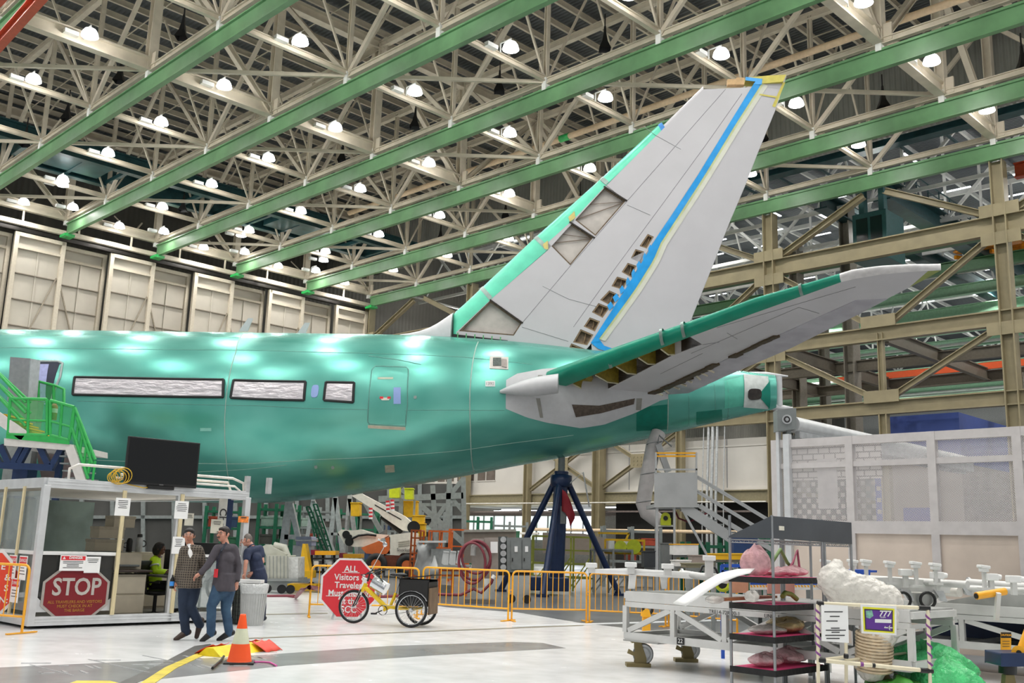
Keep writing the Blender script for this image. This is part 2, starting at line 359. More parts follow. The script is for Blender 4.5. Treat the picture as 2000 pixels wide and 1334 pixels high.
# lamps
lz = 26.0
def lamp_mesh():
    t = T('high_bay_lamp', '', 'lamp')
    put('reflector', MB().lathe([(.04, .45), (.16, .43), (.28, .36), (.37, .22), (.42, .04), (.42, 0)], n=20), mat('lamp_glass_dome', '#ffffff', .3, 0, 0, emit=5), t)
    put('bulb', MB().lathe([(.005, -.02), (.3, -.02), (.38, .02)], n=20), LAMPM, t)
    b = MB(); b.bar((0, 0, .42), (0, 0, .62), .05); b.bar((0, 0, .6), (-.75, 0, .6), .05); b.bar((-.75, 0, .6), (-.75, 0, .12), .06); b.box(-.9, -1.0, .1, -.6, -.3, .32); put('bracket', b, CREAMW, t); return t
LPROTO = lamp_mesh(); first = True
def light(loc, w, r=.35, name='high_bay_light'):
    ld = bpy.data.lights.new(name, 'POINT'); ld.energy = w; ld.shadow_soft_size = r; ld.color = (1.0, .975, .94)
    o = bpy.data.objects.new(name, ld); COL.objects.link(o); o.location = loc; return o
def down(loc, w, r=.32):
    """a high bay lamp's own light: most of it thrown down, a little spilling up"""
    ld = bpy.data.lights.new('high_bay_light', 'SPOT'); ld.energy = w; ld.shadow_soft_size = r; ld.color = (1.0, .975, .945); ld.spot_size = radians(150); ld.spot_blend = .7
    o = bpy.data.objects.new('high_bay_light', ld); COL.objects.link(o); o.location = loc; light(loc, w * .26, r)
vrow = [V0 + PT * (k + .5) for k in range(-7, 4)]
for j, v in enumerate(vrow):
    for k, u in enumerate(UN + [UN[-1] + PT, UN[-1] + 2 * PT]):
        if j < 3 and k % 2 == j % 2: continue
        uu, zz = u + .95, lz
        p = hw(uu, v + .1, zz)
        lb = 'glowing lamp, %s from the doors, %s' % ('first' if k == 0 else ORD[k], {5: 'in the upper left corner', 6: 'between the first and second green rails', 7: 'between the second and third green rails', 8: 'between the third and fourth green rails', 9: 'between the fourth and fifth green rails', 10: 'between the fifth and sixth green rails'}.get(j, '%s row outside the picture' % ORD[j]))
        vis = (p - EYEP).dot(FW) > 0 and -40 < 1000 + F_PX * (p - EYEP).dot(RT) / (p - EYEP).dot(FW) < 2040 and -40 < 667 - F_PX * (p - EYEP).dot(UP) / (p - EYEP).dot(FW)
        if vis or j >= 2:
            if first: o = LPROTO; o.location = p; o.rotation_euler = (0, 0, HR); o['label'] = lb; o['group'] = 'glowing high bay lamps under the trusses'; first = False
            else: dup(LPROTO, p, HR, lb, 'glowing high bay lamps under the trusses')
        down(hw(uu, v + .1, zz - .1), LAMP_W)
# extra lamps over the hangar doors
for i, (x, y) in enumerate([(142, 408), (320, 455), (478, 495), (617, 531), (632, 510), (471, 461), (122, 363)]):
    p = at(x, y, 25.9); dup(LPROTO, p, HR, 'high bay lamp close to the hangar doors, %s from the left' % ('first' if i == 0 else ORD[i]), 'lamps close over the hangar doors')
    if i < 4: down(p - V((0, 0, .1)), LAMP_W * .2)
# black horns hanging from the trusses
t = T('alarm_horn', '', 'horn'); put('horn_bell', MB().lathe([(.42, 0), (.4, .05), (.2, .45), (.1, .9), (.07, 1.3)], n=4, sm=False), BLACK, t); put('hanger', MB().bar((0, 0, 1.25), (0, 0, 2.0), .06), BLACK, t)
horns = [(355, 75), (233, 160), (130, 235), (668, 315), (810, 250), (975, 180), (1181, 98), (987, 425), (860, 470), (1725, 210), (1490, 275), (357, 412), (1133, 405), (550, 398), (1998, 135), (48, 285)]
for i, (x, y) in enumerate(horns):
    p = at(x, y, 26.3); lb = 'black horn loudspeaker hanging from a truss, %s from the left' % ('first' if sorted(h[0] for h in horns).index(x) == 0 else ORD[sorted(h[0] for h in horns).index(x)])
    if i == 0: t.location = p; t['label'] = lb; t['group'] = 'black horns hanging from the trusses'; HORN = t
    else: dup(HORN, p, None, lb, 'black horns hanging from the trusses')
# teal crane bridge up in the trusses, far left
t = T('bridge_crane', 'dark teal crane bridge hung in the roof beyond the left rails', 'crane', hw(0, 0), HR)
for x in (8.2, 12.2): put('girder', MB().ib((x, -24, 27.6), (x, 27, 27.6), .6, 1.3, .1), TEAL, t)
w = MB()
for y in range(-22, 27, 3): w.bar((8.2, y, 27.2), (12.2, y, 27.2), .25, .3)
put('walkway_deck', w, TEAL, t); each('machinery_box', [MB().box(9, -8, 27.1, 11.6, -2, 28.2), MB().box(9, 12, 27.1, 11.6, 17, 28.2)], mat('teal_machine_box', '#31585b', .35, .3, .3, 1), t)
# teal crane beyond the gable, with cab
t = T('bridge_crane', 'dark teal bridge crane with hanging cab, right of the tail fin', 'crane', hw(0, 0), HR)
put('girder', MB().ib((30, 32.2, 28.9), (90, 32.2, 28.9), .9, 1.0, .1), TEAL, t)
w = MB()
for u in range(30, 90, 3): w.bar((u, 32.2, 28.5), (u, 35, 28.5), .15); w.bar((u, 31.6, 29.4), (u, 31.6, 30.4), .06)
w.bar((30, 31.6, 30.4), (90, 31.6, 30.4), .07); put('walkway', w, TEAL, t)
put('girder', MB().ib((52, 34, 26.3), (52, 75, 26.3), 1.2, 1.6, .1).ib((47.5, 34, 26.5), (47.5, 75, 26.5), 1.0, 1.2, .1), TEAL, t)
c = MB(); c.box(50.2, 33.2, 21.2, 52.6, 36, 24.6); c.box(50.6, 33.4, 24.6, 51.0, 34, 26.5); c.box(52, 33.4, 24.6, 52.4, 34, 26.5)
cab = put('operator_cab', c, mat('cab_teal_paint', '#3a6a6c', .4, .1, .1), t, bev=.05)
put('cab_window', MB().box(50.5, 33.15, 22.3, 51.3, 33.2, 24.2).box(51.5, 33.15, 22.3, 52.3, 33.2, 24.2).box(50.15, 33.6, 22.3, 50.2, 35.6, 24.2), mat('dark_cab_glass', '#1b2f33', .1, 0, .05), cab)
rl = MB()
for y in range(36, 74, 2): rl.bar((52.8, y, 27), (52.8, y, 28.2), .07)
rl.bar((52.8, 36, 28.2), (52.8, 74, 28.2), .08); rl.bar((52.8, 36, 27.6), (52.8, 74, 27.6), .06); put('guard_rail', rl, TEAL, t)
# red-orange crane pieces at the top left and right edges
def redbeam(label, p, q, w, h, name='crane_girder'): tag(put(name, MB().ib(p, q, w, h, .06), mat('crane_red_orange', '#b8492a', .45, 0, .1)), label, 'crane')
redbeam('orange red crane girder crossing the upper left corner', at(-60, 150, 22.5), at(108, -40, 22.5), .35, .6)
redbeam('orange red girder behind the one in the upper left corner', at(-60, 60, 22.8), at(40, -50, 22.8), .35, .5)
redbeam('orange red crane girder at the right edge above the column', hw(61.5, 31, 24.3), hw(80, 31, 24.3), .5, .9)

# columns and frame between the bays
CV = 29.3
cu = [U0 + PT * i for i in range(0, 11)]
for i, u in enumerate(cu):
    tall = i % 2 == 0
    t = T('steel_column', 'tan steel column between the bays, %s from the hangar doors' % ('first' if i == 0 else ORD[i]), 'column', hw(u, CV), HR, 'tan columns between the bays')
    put('shaft', MB().ib((0, 0, 0), (0, 0, 24.5 if tall else 10.2), .75 if tall else .5, .75 if tall else .5, .07, (1, 0, 0)), TAN, t)
    put('base_plate', MB().box(-.5, -.5, 0, .5, .5, .06), TAN, t)
    if i in (7,): put('upper_shaft', MB().ib((0, 0, 10.9), (0, 0, 15.2), .35, .35, .05, (1, 0, 0)), TAN, t)
for z, h, lb in ((20.65, 1.15, 'upper tan girder'), (15.15, .9, 'middle tan girder'), (10.55, .85, 'lower tan girder')):
    tag(put('cross_girder', MB().ib((cu[0], CV, z), (cu[-1], CV, z), .5, h, .08), TAN, None, HO, (0, 0, HR)), lb + ' running between the bay columns', 'girder')
def brace(p, q, w=.32, lb='', m=TAN): tag(put('knee_brace', MB().ib(p, q, w, w, .05), m, None, HO, (0, 0, HR)), lb, 'brace', 'tan diagonal braces between the columns')
for i in range(0, 10, 2):
    a, c, b = cu[i], cu[i + 1], (cu[i + 2] if i + 2 < len(cu) else cu[i + 1] + PT); nm = 'bay %s from the doors' % ('first' if i == 0 else ORD[i // 2])
    brace((c - .7, CV, 24.3), (a + .6, CV, 21.3), .4, 'tan brace below the sixth rail sloping left, column ' + nm); brace((c + .7, CV, 24.3), (b - .6, CV, 21.3), .4, 'tan brace below the sixth rail sloping right, column ' + nm)
    brace((a + .6, CV, 20), (c - .7, CV, 15.8), .36, 'tan brace under the upper girder sloping right, column ' + nm); brace((b - .6, CV, 20), (c + .7, CV, 15.8), .36, 'tan brace under the upper girder sloping left, column ' + nm)
    brace((a + .6, CV, 14.6), (c - .6, CV, 11.2), .34, 'tan brace under the middle girder sloping right, column ' + nm); brace((b - .6, CV, 14.6), (c + .6, CV, 11.2), .34, 'tan brace under the middle girder sloping left, column ' + nm)
    for x, z, pn_ in ((c, 15.9, 'above the middle girder'), (c, 11.2, 'above the lower girder'), (a, 21.5, 'above the upper girder'), (a, 19.8, 'below the upper girder'), (a, 14.5, 'below the middle girder')):
        tag(put('gusset_plate', MB().cb((x, CV - .3, z), (2.2, .06, .75)), TAN, None, HO, (0, 0, HR)), 'tan gusset plate %s, column %s' % (pn_, nm), 'plate', 'tan gusset plates')
# transfer floor beams stepping back into the next bay
DT = mat('dark_tan_steel', '#6f675a', .55, 0, .1)
for i, u in enumerate((40, 46.2, 53.7, 61.2, 68.6)):
    tag(put('floor_beam', MB().ib((u, CV + .5, 15.1), (u, 47, 15.1), .4, .9, .07), DT, None, HO, (0, 0, HR)), 'dark tan beam running back from the middle girder, %s from the left' % ORD[i], 'beam', 'dark tan beams running back into the next bay')
for i, v in enumerate((38, 47)):
    tag(put('floor_beam', MB().ib((34, v, 15.0), (78, v, 15.0), .4, .8, .07), DT, None, HO, (0, 0, HR)), 'dark tan beam parallel to the girders in the next bay, %s row' % ORD[i], 'beam', 'dark tan beams parallel to the girders')
tag(put('orange_guard_beam', MB().bar((42, 46.6, 15.7), (72, 46.6, 15.7), .2, .5), mat('bright_orange_paint', '#ff6a38', .4, 0, .05), None, HO, (0, 0, HR)), 'bright orange beam in the next bay behind the right columns', 'beam')
for i, (u, v, z, w) in enumerate(((47.5, 38, 27, 1.1), (56, 47, 15, .7), (40, 44, 27, 1.1), (34, 60, 27, 1.0), (52, 70, 27, 1.0), (62.5, 47, 15, .8))):
    tag(put('steel_column', MB().ib((u, v, 0), (u, v, z), w, w * .7, .08, (1, 0, 0)), mat('grey_tan_steel', '#8f887c', .5, 0, .1), None, HO, (0, 0, HR)), 'grey tan column standing in the next bay, %s of the scattered ones' % ORD[i], 'column', 'columns standing in the next bay')
# orange crane in the next bay
t = T('overhead_crane', 'bright orange overhead crane machinery in the next bay at the right edge', 'crane', hw(58, 52), HR); OY = mat('amber_crane_paint', '#f09a1e', .4, 0, .15)
put('girder', MB().ib((-8, 0, 27), (14, 0, 27), .8, 1.4, .1).ib((-8, 4, 27), (14, 4, 27), .8, 1.4, .1), OY, t)
w = MB()
for k in range(8): w.bar((-8 + 2.8 * k, 0, 26), (-6 + 2.8 * k, 4, 26), .25, .3)
w.box(-3, .5, 25, 3, 3.5, 26.4).cyl((-2, 1, 24.6), (2, 1, 24.6), .5); put('trolley', w, OY, t)
for k in range(7): tag(put('roof_conduit', MB().tube([(10, 70 + 7.5 * k, 24.1), (100, 70 + 7.5 * k, 24.1)], .16, 8), CREAMW, None, HO, (0, 0, HR)), 'white pipe under the pale green rails of the next bay, %s row' % ORD[k], 'pipe', 'white pipes under the next bay rails')
# next-bay roof: rails, trusses, strip lights
PR = mat('lit_green_rail', '#9cc9a8', .45, 0, .1); DGR = mat('shaded_green_rail', '#47704a', .5, 0, .1)  # same rails: bright and dim lighting put into two rail greens
for i in range(12):
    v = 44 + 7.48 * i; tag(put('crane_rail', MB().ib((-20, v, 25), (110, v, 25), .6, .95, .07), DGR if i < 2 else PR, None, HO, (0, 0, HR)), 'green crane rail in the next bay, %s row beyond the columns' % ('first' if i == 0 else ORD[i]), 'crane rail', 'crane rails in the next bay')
W2 = [-9 + 15 * i for i in range(8)]
for i in range(7):
    v = 36.5 + 7.48 * i + (22 if i > 4 else 0)
    t = T('roof_truss', 'pale truss in the next bay, %s row beyond the columns' % ('first' if i == 0 else ORD[i]), 'truss', hw(0, v), HR, 'pale roof trusses in the next bay')
    put('bottom_chord', MB().bar((0, 0, 26.6), (90, 0, 26.6), .22, .26), CREAMW, t); put('top_chord', MB().bar((0, 0, 34), (90, 0, 34), .3, .4), CREAMW, t)
    for k in range(12):
        u = 7.5 * k; put('diagonal', MB().bar((u, 0, 26.6 if k % 2 else 34), (u + 7.5, 0, 34 if k % 2 else 26.6), .18, .22), CREAMW, t)
        if k % 2: put('post', MB().bar((u, 0, 26.6), (u, 0, 34), .18, .18), CREAMW, t)
for k in range(0, 11, 2):
    u = 1 + 7.5 * k
    t = T('sway_frame', 'pale cross frame in the next bay, %s line from the doors' % ('first' if k == 0 else ORD[k]), 'truss', hw(u, 0), HR, 'pale cross frames in the next bay')
    put('bottom_chord', MB().bar((0, 31, 26.8), (0, 112, 26.8), .16, .18), CREAMW, t)
    for j in range(8):
        v = 36.5 + 7.48 * j; put('diagonal', MB().bar((0, v, 26.8), (0, v + 3.74, 34.4), .14, .16), CREAMW, t); put('diagonal', MB().bar((0, v + 7.48, 26.8), (0, v + 3.74, 34.4), .14, .16), CREAMW, t)
for k in range(18): tag(put('roof_purlin', MB().bar((2 + 4.6 * k, 31, 35), (2 + 4.6 * k, 140, 35), .2, .4), CREAMW, None, HO, (0, 0, HR)), 'pale purlin of the next bay roof, %s from the doors' % nth(k + 1), 'purlin', 'pale purlins of the next bay roof')
sl = MB().box(-1.25, -.1, 0, 1.25, .1, .08); SLM = None
random.seed(5); n = 0
for i in range(14):
    for k in range(13):
        u = 8 + 6.2 * k + (3.1 if i % 2 else 0); v = 34 + 4.7 * i + random.uniform(-.6, .6)
        p = hw(u, v, 33.9); lb = 'short glowing strip light under the next bay roof, %s row back, %s from the doors' % (nth(i + 1), nth(k + 1))
        if SLM is None: o = put('strip_light', sl, STRIPM, None, p, (0, 0, HR)); SLM = o
        else: o = SLM.copy(); COL.objects.link(o); o.location = p
        if random.random() < .35: o.rotation_euler = (0, 0, HR + pi / 2)
        tag(o, lb, 'strip light', 'strip lights under the next bay roof')
for i in range(4):
    for k in range(6): down(hw(0 + 16 * k, 42 + 24 * i, 26.2), LAMP_W_FAR)
for i, (x, y) in enumerate(((1339, 0),)): pass
# ================================================================ airliner: local x runs aft, -y is its left side, origin on the fuselage axis
AO = V((0, 35.25, 5.87)); AR = -radians(5); AMI = Matrix.Translation(AO) @ Matrix.Rotation(AR, 4, 'Z'); AMI = AMI.inverted()
AC = T('airliner', 'unpainted green airliner with white tail fin standing in the hangar', 'airplane', AO, AR)
_sx = [-60, -12, -9, -6.9, -5.2, -3.4, -1.7, 0, 2.4, 4, 5.5, 8.2, 9.35]
_tp = [3.1, 3.1, 3.1, 3.1, 3.1, 3.08, 3.02, 2.92, 2.7, 2.54, 2.35, 2.0, 1.88]
_bt = [-3.1, -3.1, -3.05, -2.86, -2.6, -2.28, -1.93, -1.56, -1.06, -.66, -.27, .42, .7]
_wd = [3.1, 3.1, 3.1, 3.06, 3.0, 2.9, 2.75, 2.55, 2.2, 1.9, 1.6, .8, .32]
def herm(xs, ys, x):
    i = min(max(0, int(np.searchsorted(xs, x)) - 1), len(xs) - 2)
    def sl(k):
        if k <= 0 or k >= len(xs) - 1: k2 = min(max(k, 0), len(xs) - 2); return (ys[k2 + 1] - ys[k2]) / (xs[k2 + 1] - xs[k2])
        a = (ys[k] - ys[k - 1]) / (xs[k] - xs[k - 1]); b = (ys[k + 1] - ys[k]) / (xs[k + 1] - xs[k]); return 0 if a * b <= 0 else 2 * a * b / (a + b)
    h = xs[i + 1] - xs[i]; t = (x - xs[i]) / h
    return (2 * t ** 3 - 3 * t * t + 1) * ys[i] + (t ** 3 - 2 * t * t + t) * h * sl(i) + (-2 * t ** 3 + 3 * t * t) * ys[i + 1] + (t ** 3 - t * t) * h * sl(i + 1)
def sec(s):
    a, b = herm(_sx, _tp, s), herm(_sx, _bt, s); return herm(_sx, _wd, s), (a - b) / 2, (a + b) / 2
def fpt(s, th, off=0):
    w, h, z = sec(s); return V((s, -(w + off) * cos(th), z + (h + off) * sin(th)))
def hit(x, y):
    d = AMI.to_3x3() @ ray(x, y).normalized(); o = AMI @ EYEP
    def f(t):
        p = o + d * t; w, h, z = sec(min(p.x, 9.3)); return (p.y / w) ** 2 + ((p.z - z) / h) ** 2 - 1
    t = 24.0; best = (9e9, 30)
    while t < 44:
        v = f(t)
        if v < best[0]: best = (v, t)
        if v < 0: break
        t += .1
    if t >= 44: t = best[1]
    else:
        a, b = t - .1, t
        for _ in range(18):
            m = (a + b) / 2
            if f(m) < 0: b = m
            else: a = m
        t = a
    p = o + d * t; w, h, z = sec(min(p.x, 9.3)); return p.x, atan2((p.z - z) / h, -p.y / w)
def cpt(x, y, l=0.0):
    """point of the photo ray at sideways distance l (towards the camera) from the aircraft centre plane"""
    d = AMI.to_3x3() @ ray(x, y); o = AMI @ EYEP; return o + d * ((-l - o.y) / d.y)
# green coated skin
SK = mat('green_zinc_chromate_skin', '#3aa892', .3, .58, 0, 0); nt = SK.node_tree; N = nt.nodes; L = nt.links
tc = N.new('ShaderNodeTexCoord'); mp = N.new('ShaderNodeMapping'); mp.inputs['Scale'].default_value = (.4, 1.2, .5); L.new(tc.outputs['Object'], mp.inputs[0])
nz = N.new('ShaderNodeTexNoise'); nz.inputs['Scale'].default_value = 1.6; nz.inputs['Detail'].default_value = 2; L.new(mp.outputs[0], nz.inputs[0])
cr = N.new('ShaderNodeValToRGB'); e = cr.color_ramp.elements; e[0].position = .3; e[0].color = lin('#54a596'); e[1].position = .72; e[1].color = lin('#6fbbac')
L.new(nz.outputs[0], cr.inputs[0]); L.new(cr.outputs[0], N['Principled BSDF'].inputs['Base Color'])
B_ = N['Principled BSDF']; B_.inputs['Roughness'].default_value = .25; B_.inputs['Anisotropic'].default_value = .75; tg = N.new('ShaderNodeTangent'); tg.direction_type = 'RADIAL'; tg.axis = 'X'; L.new(tg.outputs[0], B_.inputs['Tangent'])
n3 = N.new('ShaderNodeTexNoise'); n3.inputs['Scale'].default_value = .45; n3.inputs['Detail'].default_value = 0; L.new(tc.outputs['Object'], n3.inputs[0])
bp = N.new('ShaderNodeBump'); bp.inputs['Strength'].default_value = .2; bp.inputs['Distance'].default_value = .06; L.new(n3.outputs[0], bp.inputs['Height']); L.new(bp.outputs[0], B_.inputs['Normal'])
rows = []
for i in range(0, 175):
    s = -34.2 + .25 * i; rows.append([fpt(s, 2 * pi * j / 72) for j in range(72)])
fb = MB().sheet(rows, True, True); fb.poly(rows[-1])
put('fuselage', fb, SK, AC)
fus = AC.children[0] if AC.children else None
FUS = [o for o in bpy.data.objects if o.name == 'fuselage'][0]
FW_ = mat('fairing_white', '#bfc0c2', .35, 0, .04); SEAM = mat('seam_sealant', '#5f8d84', .5, 0, .1); SEAML = mat('light_seam_sealant', '#9fb5ab', .5, 0, .1)
def strip(top, bot, off=.012, n=14, m=4):
    def res(P, n):
        d = [0]
        for a, b in zip(P, P[1:]): d.append(d[-1] + hypot(b[0] - a[0], b[1] - a[1]))
        out = []
        for k in range(n + 1):
            t = d[-1] * k / n; out.append((np.interp(t, d, [p[0] for p in P]), np.interp(t, d, [p[1] for p in P])))
        return out
    A = [hit(*p) for p in res(top, n)]; B = [hit(*p) for p in res(bot, n)]
    rows = [[fpt(a[0] + (b[0] - a[0]) * j / m, a[1] + (b[1] - a[1]) * j / m, off) for a, b in zip(A, B)] for j in range(m + 1)]
    inn = [[fpt(a[0] + (b[0] - a[0]) * j / m, a[1] + (b[1] - a[1]) * j / m, -.02) for a, b in zip(A, B)] for j in range(m + 1)]
    mb = MB().sheet(rows).sheet(inn)
    mb.sheet([rows[0], inn[0]], False).sheet([rows[-1], inn[-1]], False).sheet([[r[0] for r in rows], [r[0] for r in inn]], False).sheet([[r[-1] for r in rows], [r[-1] for r in inn]], False)
    return mb
def rect(x0, y0, x1, y1, sk=0, **k): return strip([(x0, y0), (x1, y0 + sk)], [(x0, y1), (x1, y1 + sk)], **k)
def seam(px, r=.014, n=16):
    h = []
    for a, b in zip(px, px[1:]):
        A, B = hit(*a), hit(*b); h += [(A[0] + (B[0] - A[0]) * k / n, A[1] + (B[1] - A[1]) * k / n) for k in range(n)]
    h.append(hit(*px[-1])); return MB().tube([fpt(s, t, 0) for s, t in h], r, 5)
FOIL = mat('crinkled_foil_cover', '#d2cdd0', .25, .5, .2, 3, bump=1.0, bscale=3.5, stretch=(.7, 1, 2.2))
TAPE = mat('black_tape', '#17191a', .6, 0, .1)
for i, (tp, bt) in enumerate((([(147, 737), (437, 742)], [(143, 771), (436, 776)]), ([(457, 743), (597, 746)], [(451, 777), (594, 782)]), ([(637, 747), (692, 748)], [(633, 782), (690, 786)]))):
    c = put('window_cover', strip(tp, bt, .03, 30 if i == 0 else 12), FOIL, AC, label='silver foil window cover')
    (ax, ay), (bx, by) = tp; (cx, cy), (dx, dy) = bt; q = [(ax, ay), (bx, by), (dx, dy), (cx, cy), (ax, ay)]
    b = MB(); h = []
    for p0, p1 in zip(q, q[1:]):
        A, B = hit(*p0), hit(*p1); b.tube([fpt(A[0] + (B[0] - A[0]) * k / 12, A[1] + (B[1] - A[1]) * k / 12, .03) for k in range(13)], .045, 6)
    put('tape_border', b, TAPE, c)
def oval(cx, cy, rx, ry, off=.02, n=20):
    s0, t0 = hit(cx, cy); sx = abs(hit(cx + rx, cy)[0] - s0); ty = abs(hit(cx, cy - ry)[1] - t0)
    def P(k, f=1, o=off):
        a = 2 * pi * k / n; c, s = cos(a), sin(a); c = math.copysign(abs(c) ** .6, c); s = math.copysign(abs(s) ** .6, s); return fpt(s0 + sx * f * c, t0 + ty * f * s, o)
    return MB().poly([P(k) for k in range(n)]).sheet([[P(k) for k in range(n)], [P(k, 1.05, -.02) for k in range(n)]], False, True)
put('window', oval(615, 764, 7, 12), mat('pale_blue_film', '#8ea4d6', .3, 0, .05), AC, label='window under pale blue film')
# aft passenger door
dr = put('passenger_door', strip([(728, 716), (797, 718)], [(721, 831), (792, 835)], .01, 10, 8), SK, AC)
put('door_seam', seam([(733, 715), (793, 717), (798, 722), (796, 790), (792, 832), (722, 828), (718, 823), (721, 775), (727, 722), (733, 715)], .018, 8), SEAM, dr)
put('door_window', rect(769, 757, 783, 789, off=.03), mat('pale_blue_film'), dr, label='narrow blue filmed door window')
put('door_handle', strip([(742, 777), (763, 777)], [(746, 782), (760, 782)], .04), mat('handle_pale', '#dcd5c8', .4), dr, label='small red and white door handle')
put('handle_mark', strip([(742, 775), (749, 775)], [(742, 779), (749, 779)], .045).add(*(lambda m: (m.v, m.f))(strip([(757, 775), (763, 775)], [(757, 779), (763, 779)], .045))), RED, dr)
put('paper_tape', rect(738, 737, 768, 741, off=.02), mat('masking_tape_tan', '#b9c3ae', .6), dr)
put('door_sill', strip([(719, 830), (792, 834)], [(719, 836), (792, 840)], .03), mat('door_sill_tan', '#b9b09c', .5), dr)
# forward door opening behind the stairs
do = put('door_opening', strip([(76, 706), (118, 707)], [(60, 790), (98, 790)], .015), mat('dark_cabin_opening', '#20263a', .6, 0, .1), AC, label='open forward doorway')
put('door_liner', strip([(78, 712), (96, 712)], [(70, 790), (90, 790)], .03), mat('pale_violet_liner', '#9ea3cf', .5), do)
put('door_surround', seam([(76, 706), (114, 706), (122, 710), (118, 735), (98, 790)], .05, 8), mat('door_surround_grey', '#9aa7a5', .4), do)
for nm, px, m, r in (('joint_seam', [(934, 668), (923, 710), (918, 760), (919, 840), (926, 922)], SEAML, .022), ('joint_seam', [(475, 651), (460, 690), (447, 740), (440, 800), (441, 880), (450, 950)], SEAML, .016),
                     ('joint_seam', [(1305, 780), (1303, 842)], SEAML, .02), ('joint_seam', [(0, 679), (500, 684), (900, 697), (1040, 712)], SEAM, .008), ('joint_seam', [(150, 783), (500, 792), (900, 801), (985, 802)], SEAM, .008),
                     ('joint_seam', [(190, 899), (440, 906), (600, 898), (900, 880), (1120, 850)], SEAML, .01), ('joint_seam', [(300, 925), (560, 908)], SEAML, .008), ('skin_scratch', [(720, 695), (780, 703), (822, 712)], SEAM, .012),
                     ('joint_seam', [(1345, 770), (1345, 833)], SEAM, .008), ('joint_seam', [(1395, 750), (1395, 825)], SEAM, .008), ('joint_seam', [(1420, 742), (1420, 820)], SEAM, .008)):
    put(nm, seam(px, r), m, AC)
p = put('vent_hatch', strip([(957, 696), (993, 698)], [(956, 720), (993, 722)], .02), mat('primer_pale', '#c6c2bb', .5), AC, label='pale vent hatch with dark grille')
put('vent_grille', rect(963, 700, 979, 715, off=.04), mat('dark_grille', '#4a5450', .5, .3, .4, 20), p); put('vent_lever', rect(980, 702, 990, 717, off=.05, sk=2), mat('lever_grey', '#8d8680', .5, .3), p)
p = put('number_placard', rect(948, 744, 967, 755, off=.02), WHITE, AC, label='small white placard')
a = fpt(*hit(957, 750), .035); text('placard_number', '1392', .15, GREYP, p, a, (radians(80), 0, 0), .002)
put('blanking_pad', strip([(752, 909), (770, 908)], [(753, 922), (771, 921)], .03, 6), mat('beige_pad', '#a6a590', .6), AC)
for x, y in ((811, 776), (617, 912), (650, 913)): put('drain_port', oval(x, y, 3, 3, .02, 12), mat('port_pale', '#8b9b96', .4), AC)
t = MB()
put('stencil_mark', rect(391, 836, 413, 842, off=.012), mat('faint_mark', '#7fbcae', .5), AC)
# differently coated patches on the tail
put('skin_patch', strip([(1243, 797), (1303, 790)], [(1243, 842), (1303, 838)], .012), mat('deep_green_skin', '#0d7f6c', .35, .3, .1), AC, label='darker green skin patch')
put('skin_patch', strip([(1360, 805), (1410, 800)], [(1360, 830), (1411, 820)], .012), mat('deep_green_skin'), AC, label='darker green skin patch')
put('skin_patch', strip([(1415, 744), (1452, 735)], [(1415, 798), (1452, 792)], .012), mat('mid_green_skin', '#58b49e', .35, .3, .1), AC)
p = put('exhaust_surround', strip([(1452, 733), (1500, 738)], [(1452, 794), (1500, 797)], .06), mat('fairing_grey_pale', '#b9c0bd', .4), AC, label='pale grey tail cone end')
put('exhaust_opening', oval(1474, 770, 13, 10, .085), mat('exhaust_dark', '#3a3532', .35, .5, .3), p)
put('end_patch', strip([(1484, 768), (1503, 746)], [(1484, 776), (1503, 796)], .075), mat('deep_green_skin'), p)
s0 = 9.3; w, h, z = sec(s0)
put('tail_tip', MB().tube([(8.3, -.15, z + h - .02), (9.0, 0, z + h + .02), (9.75, 0, z + h - .03)], [.1, .1, .03], 8).tube([(9.0, 0, z - h + .12), (9.6, 0, z - h + .02), (9.9, 0, z - h + .05)], [.14, .12, .03], 8).tube([(9.42, 0, z - h + .1), (9.42, 0, z + h - .05)], .13, 10), FW_, AC)
# white root fairing round the tailplane
put('root_fairing', strip([(989, 743), (1010, 731), (1060, 722), (1110, 718), (1150, 720), (1210, 742), (1260, 764), (1305, 766)], [(988, 798), (1030, 815), (1070, 825), (1135, 835), (1180, 828), (1240, 806), (1290, 782), (1305, 779)], .05, 40, 10), FW_, AC, label='white tailplane root fairing')
put('fairing_tape', strip([(1051, 734), (1060, 734)], [(1049, 745), (1058, 745)], .065), mat('grey_tape', '#8d8c85', .6), AC)
put('fairing_tape', strip([(1047, 778), (1055, 778)], [(1055, 815), (1061, 815)], .065), mat('grey_tape'), AC)
put('fairing_tape', strip([(1243, 778), (1254, 778)], [(1242, 800), (1252, 800)], .065), mat('grey_tape'), AC)
put('fairing_gap', strip([(1117, 790), (1170, 792), (1240, 778)], [(1125, 814), (1175, 806), (1238, 789)], .066), mat('gap_brown', '#5a4f45', .5, .3, .3, 12), AC, label='open gap in the root fairing')
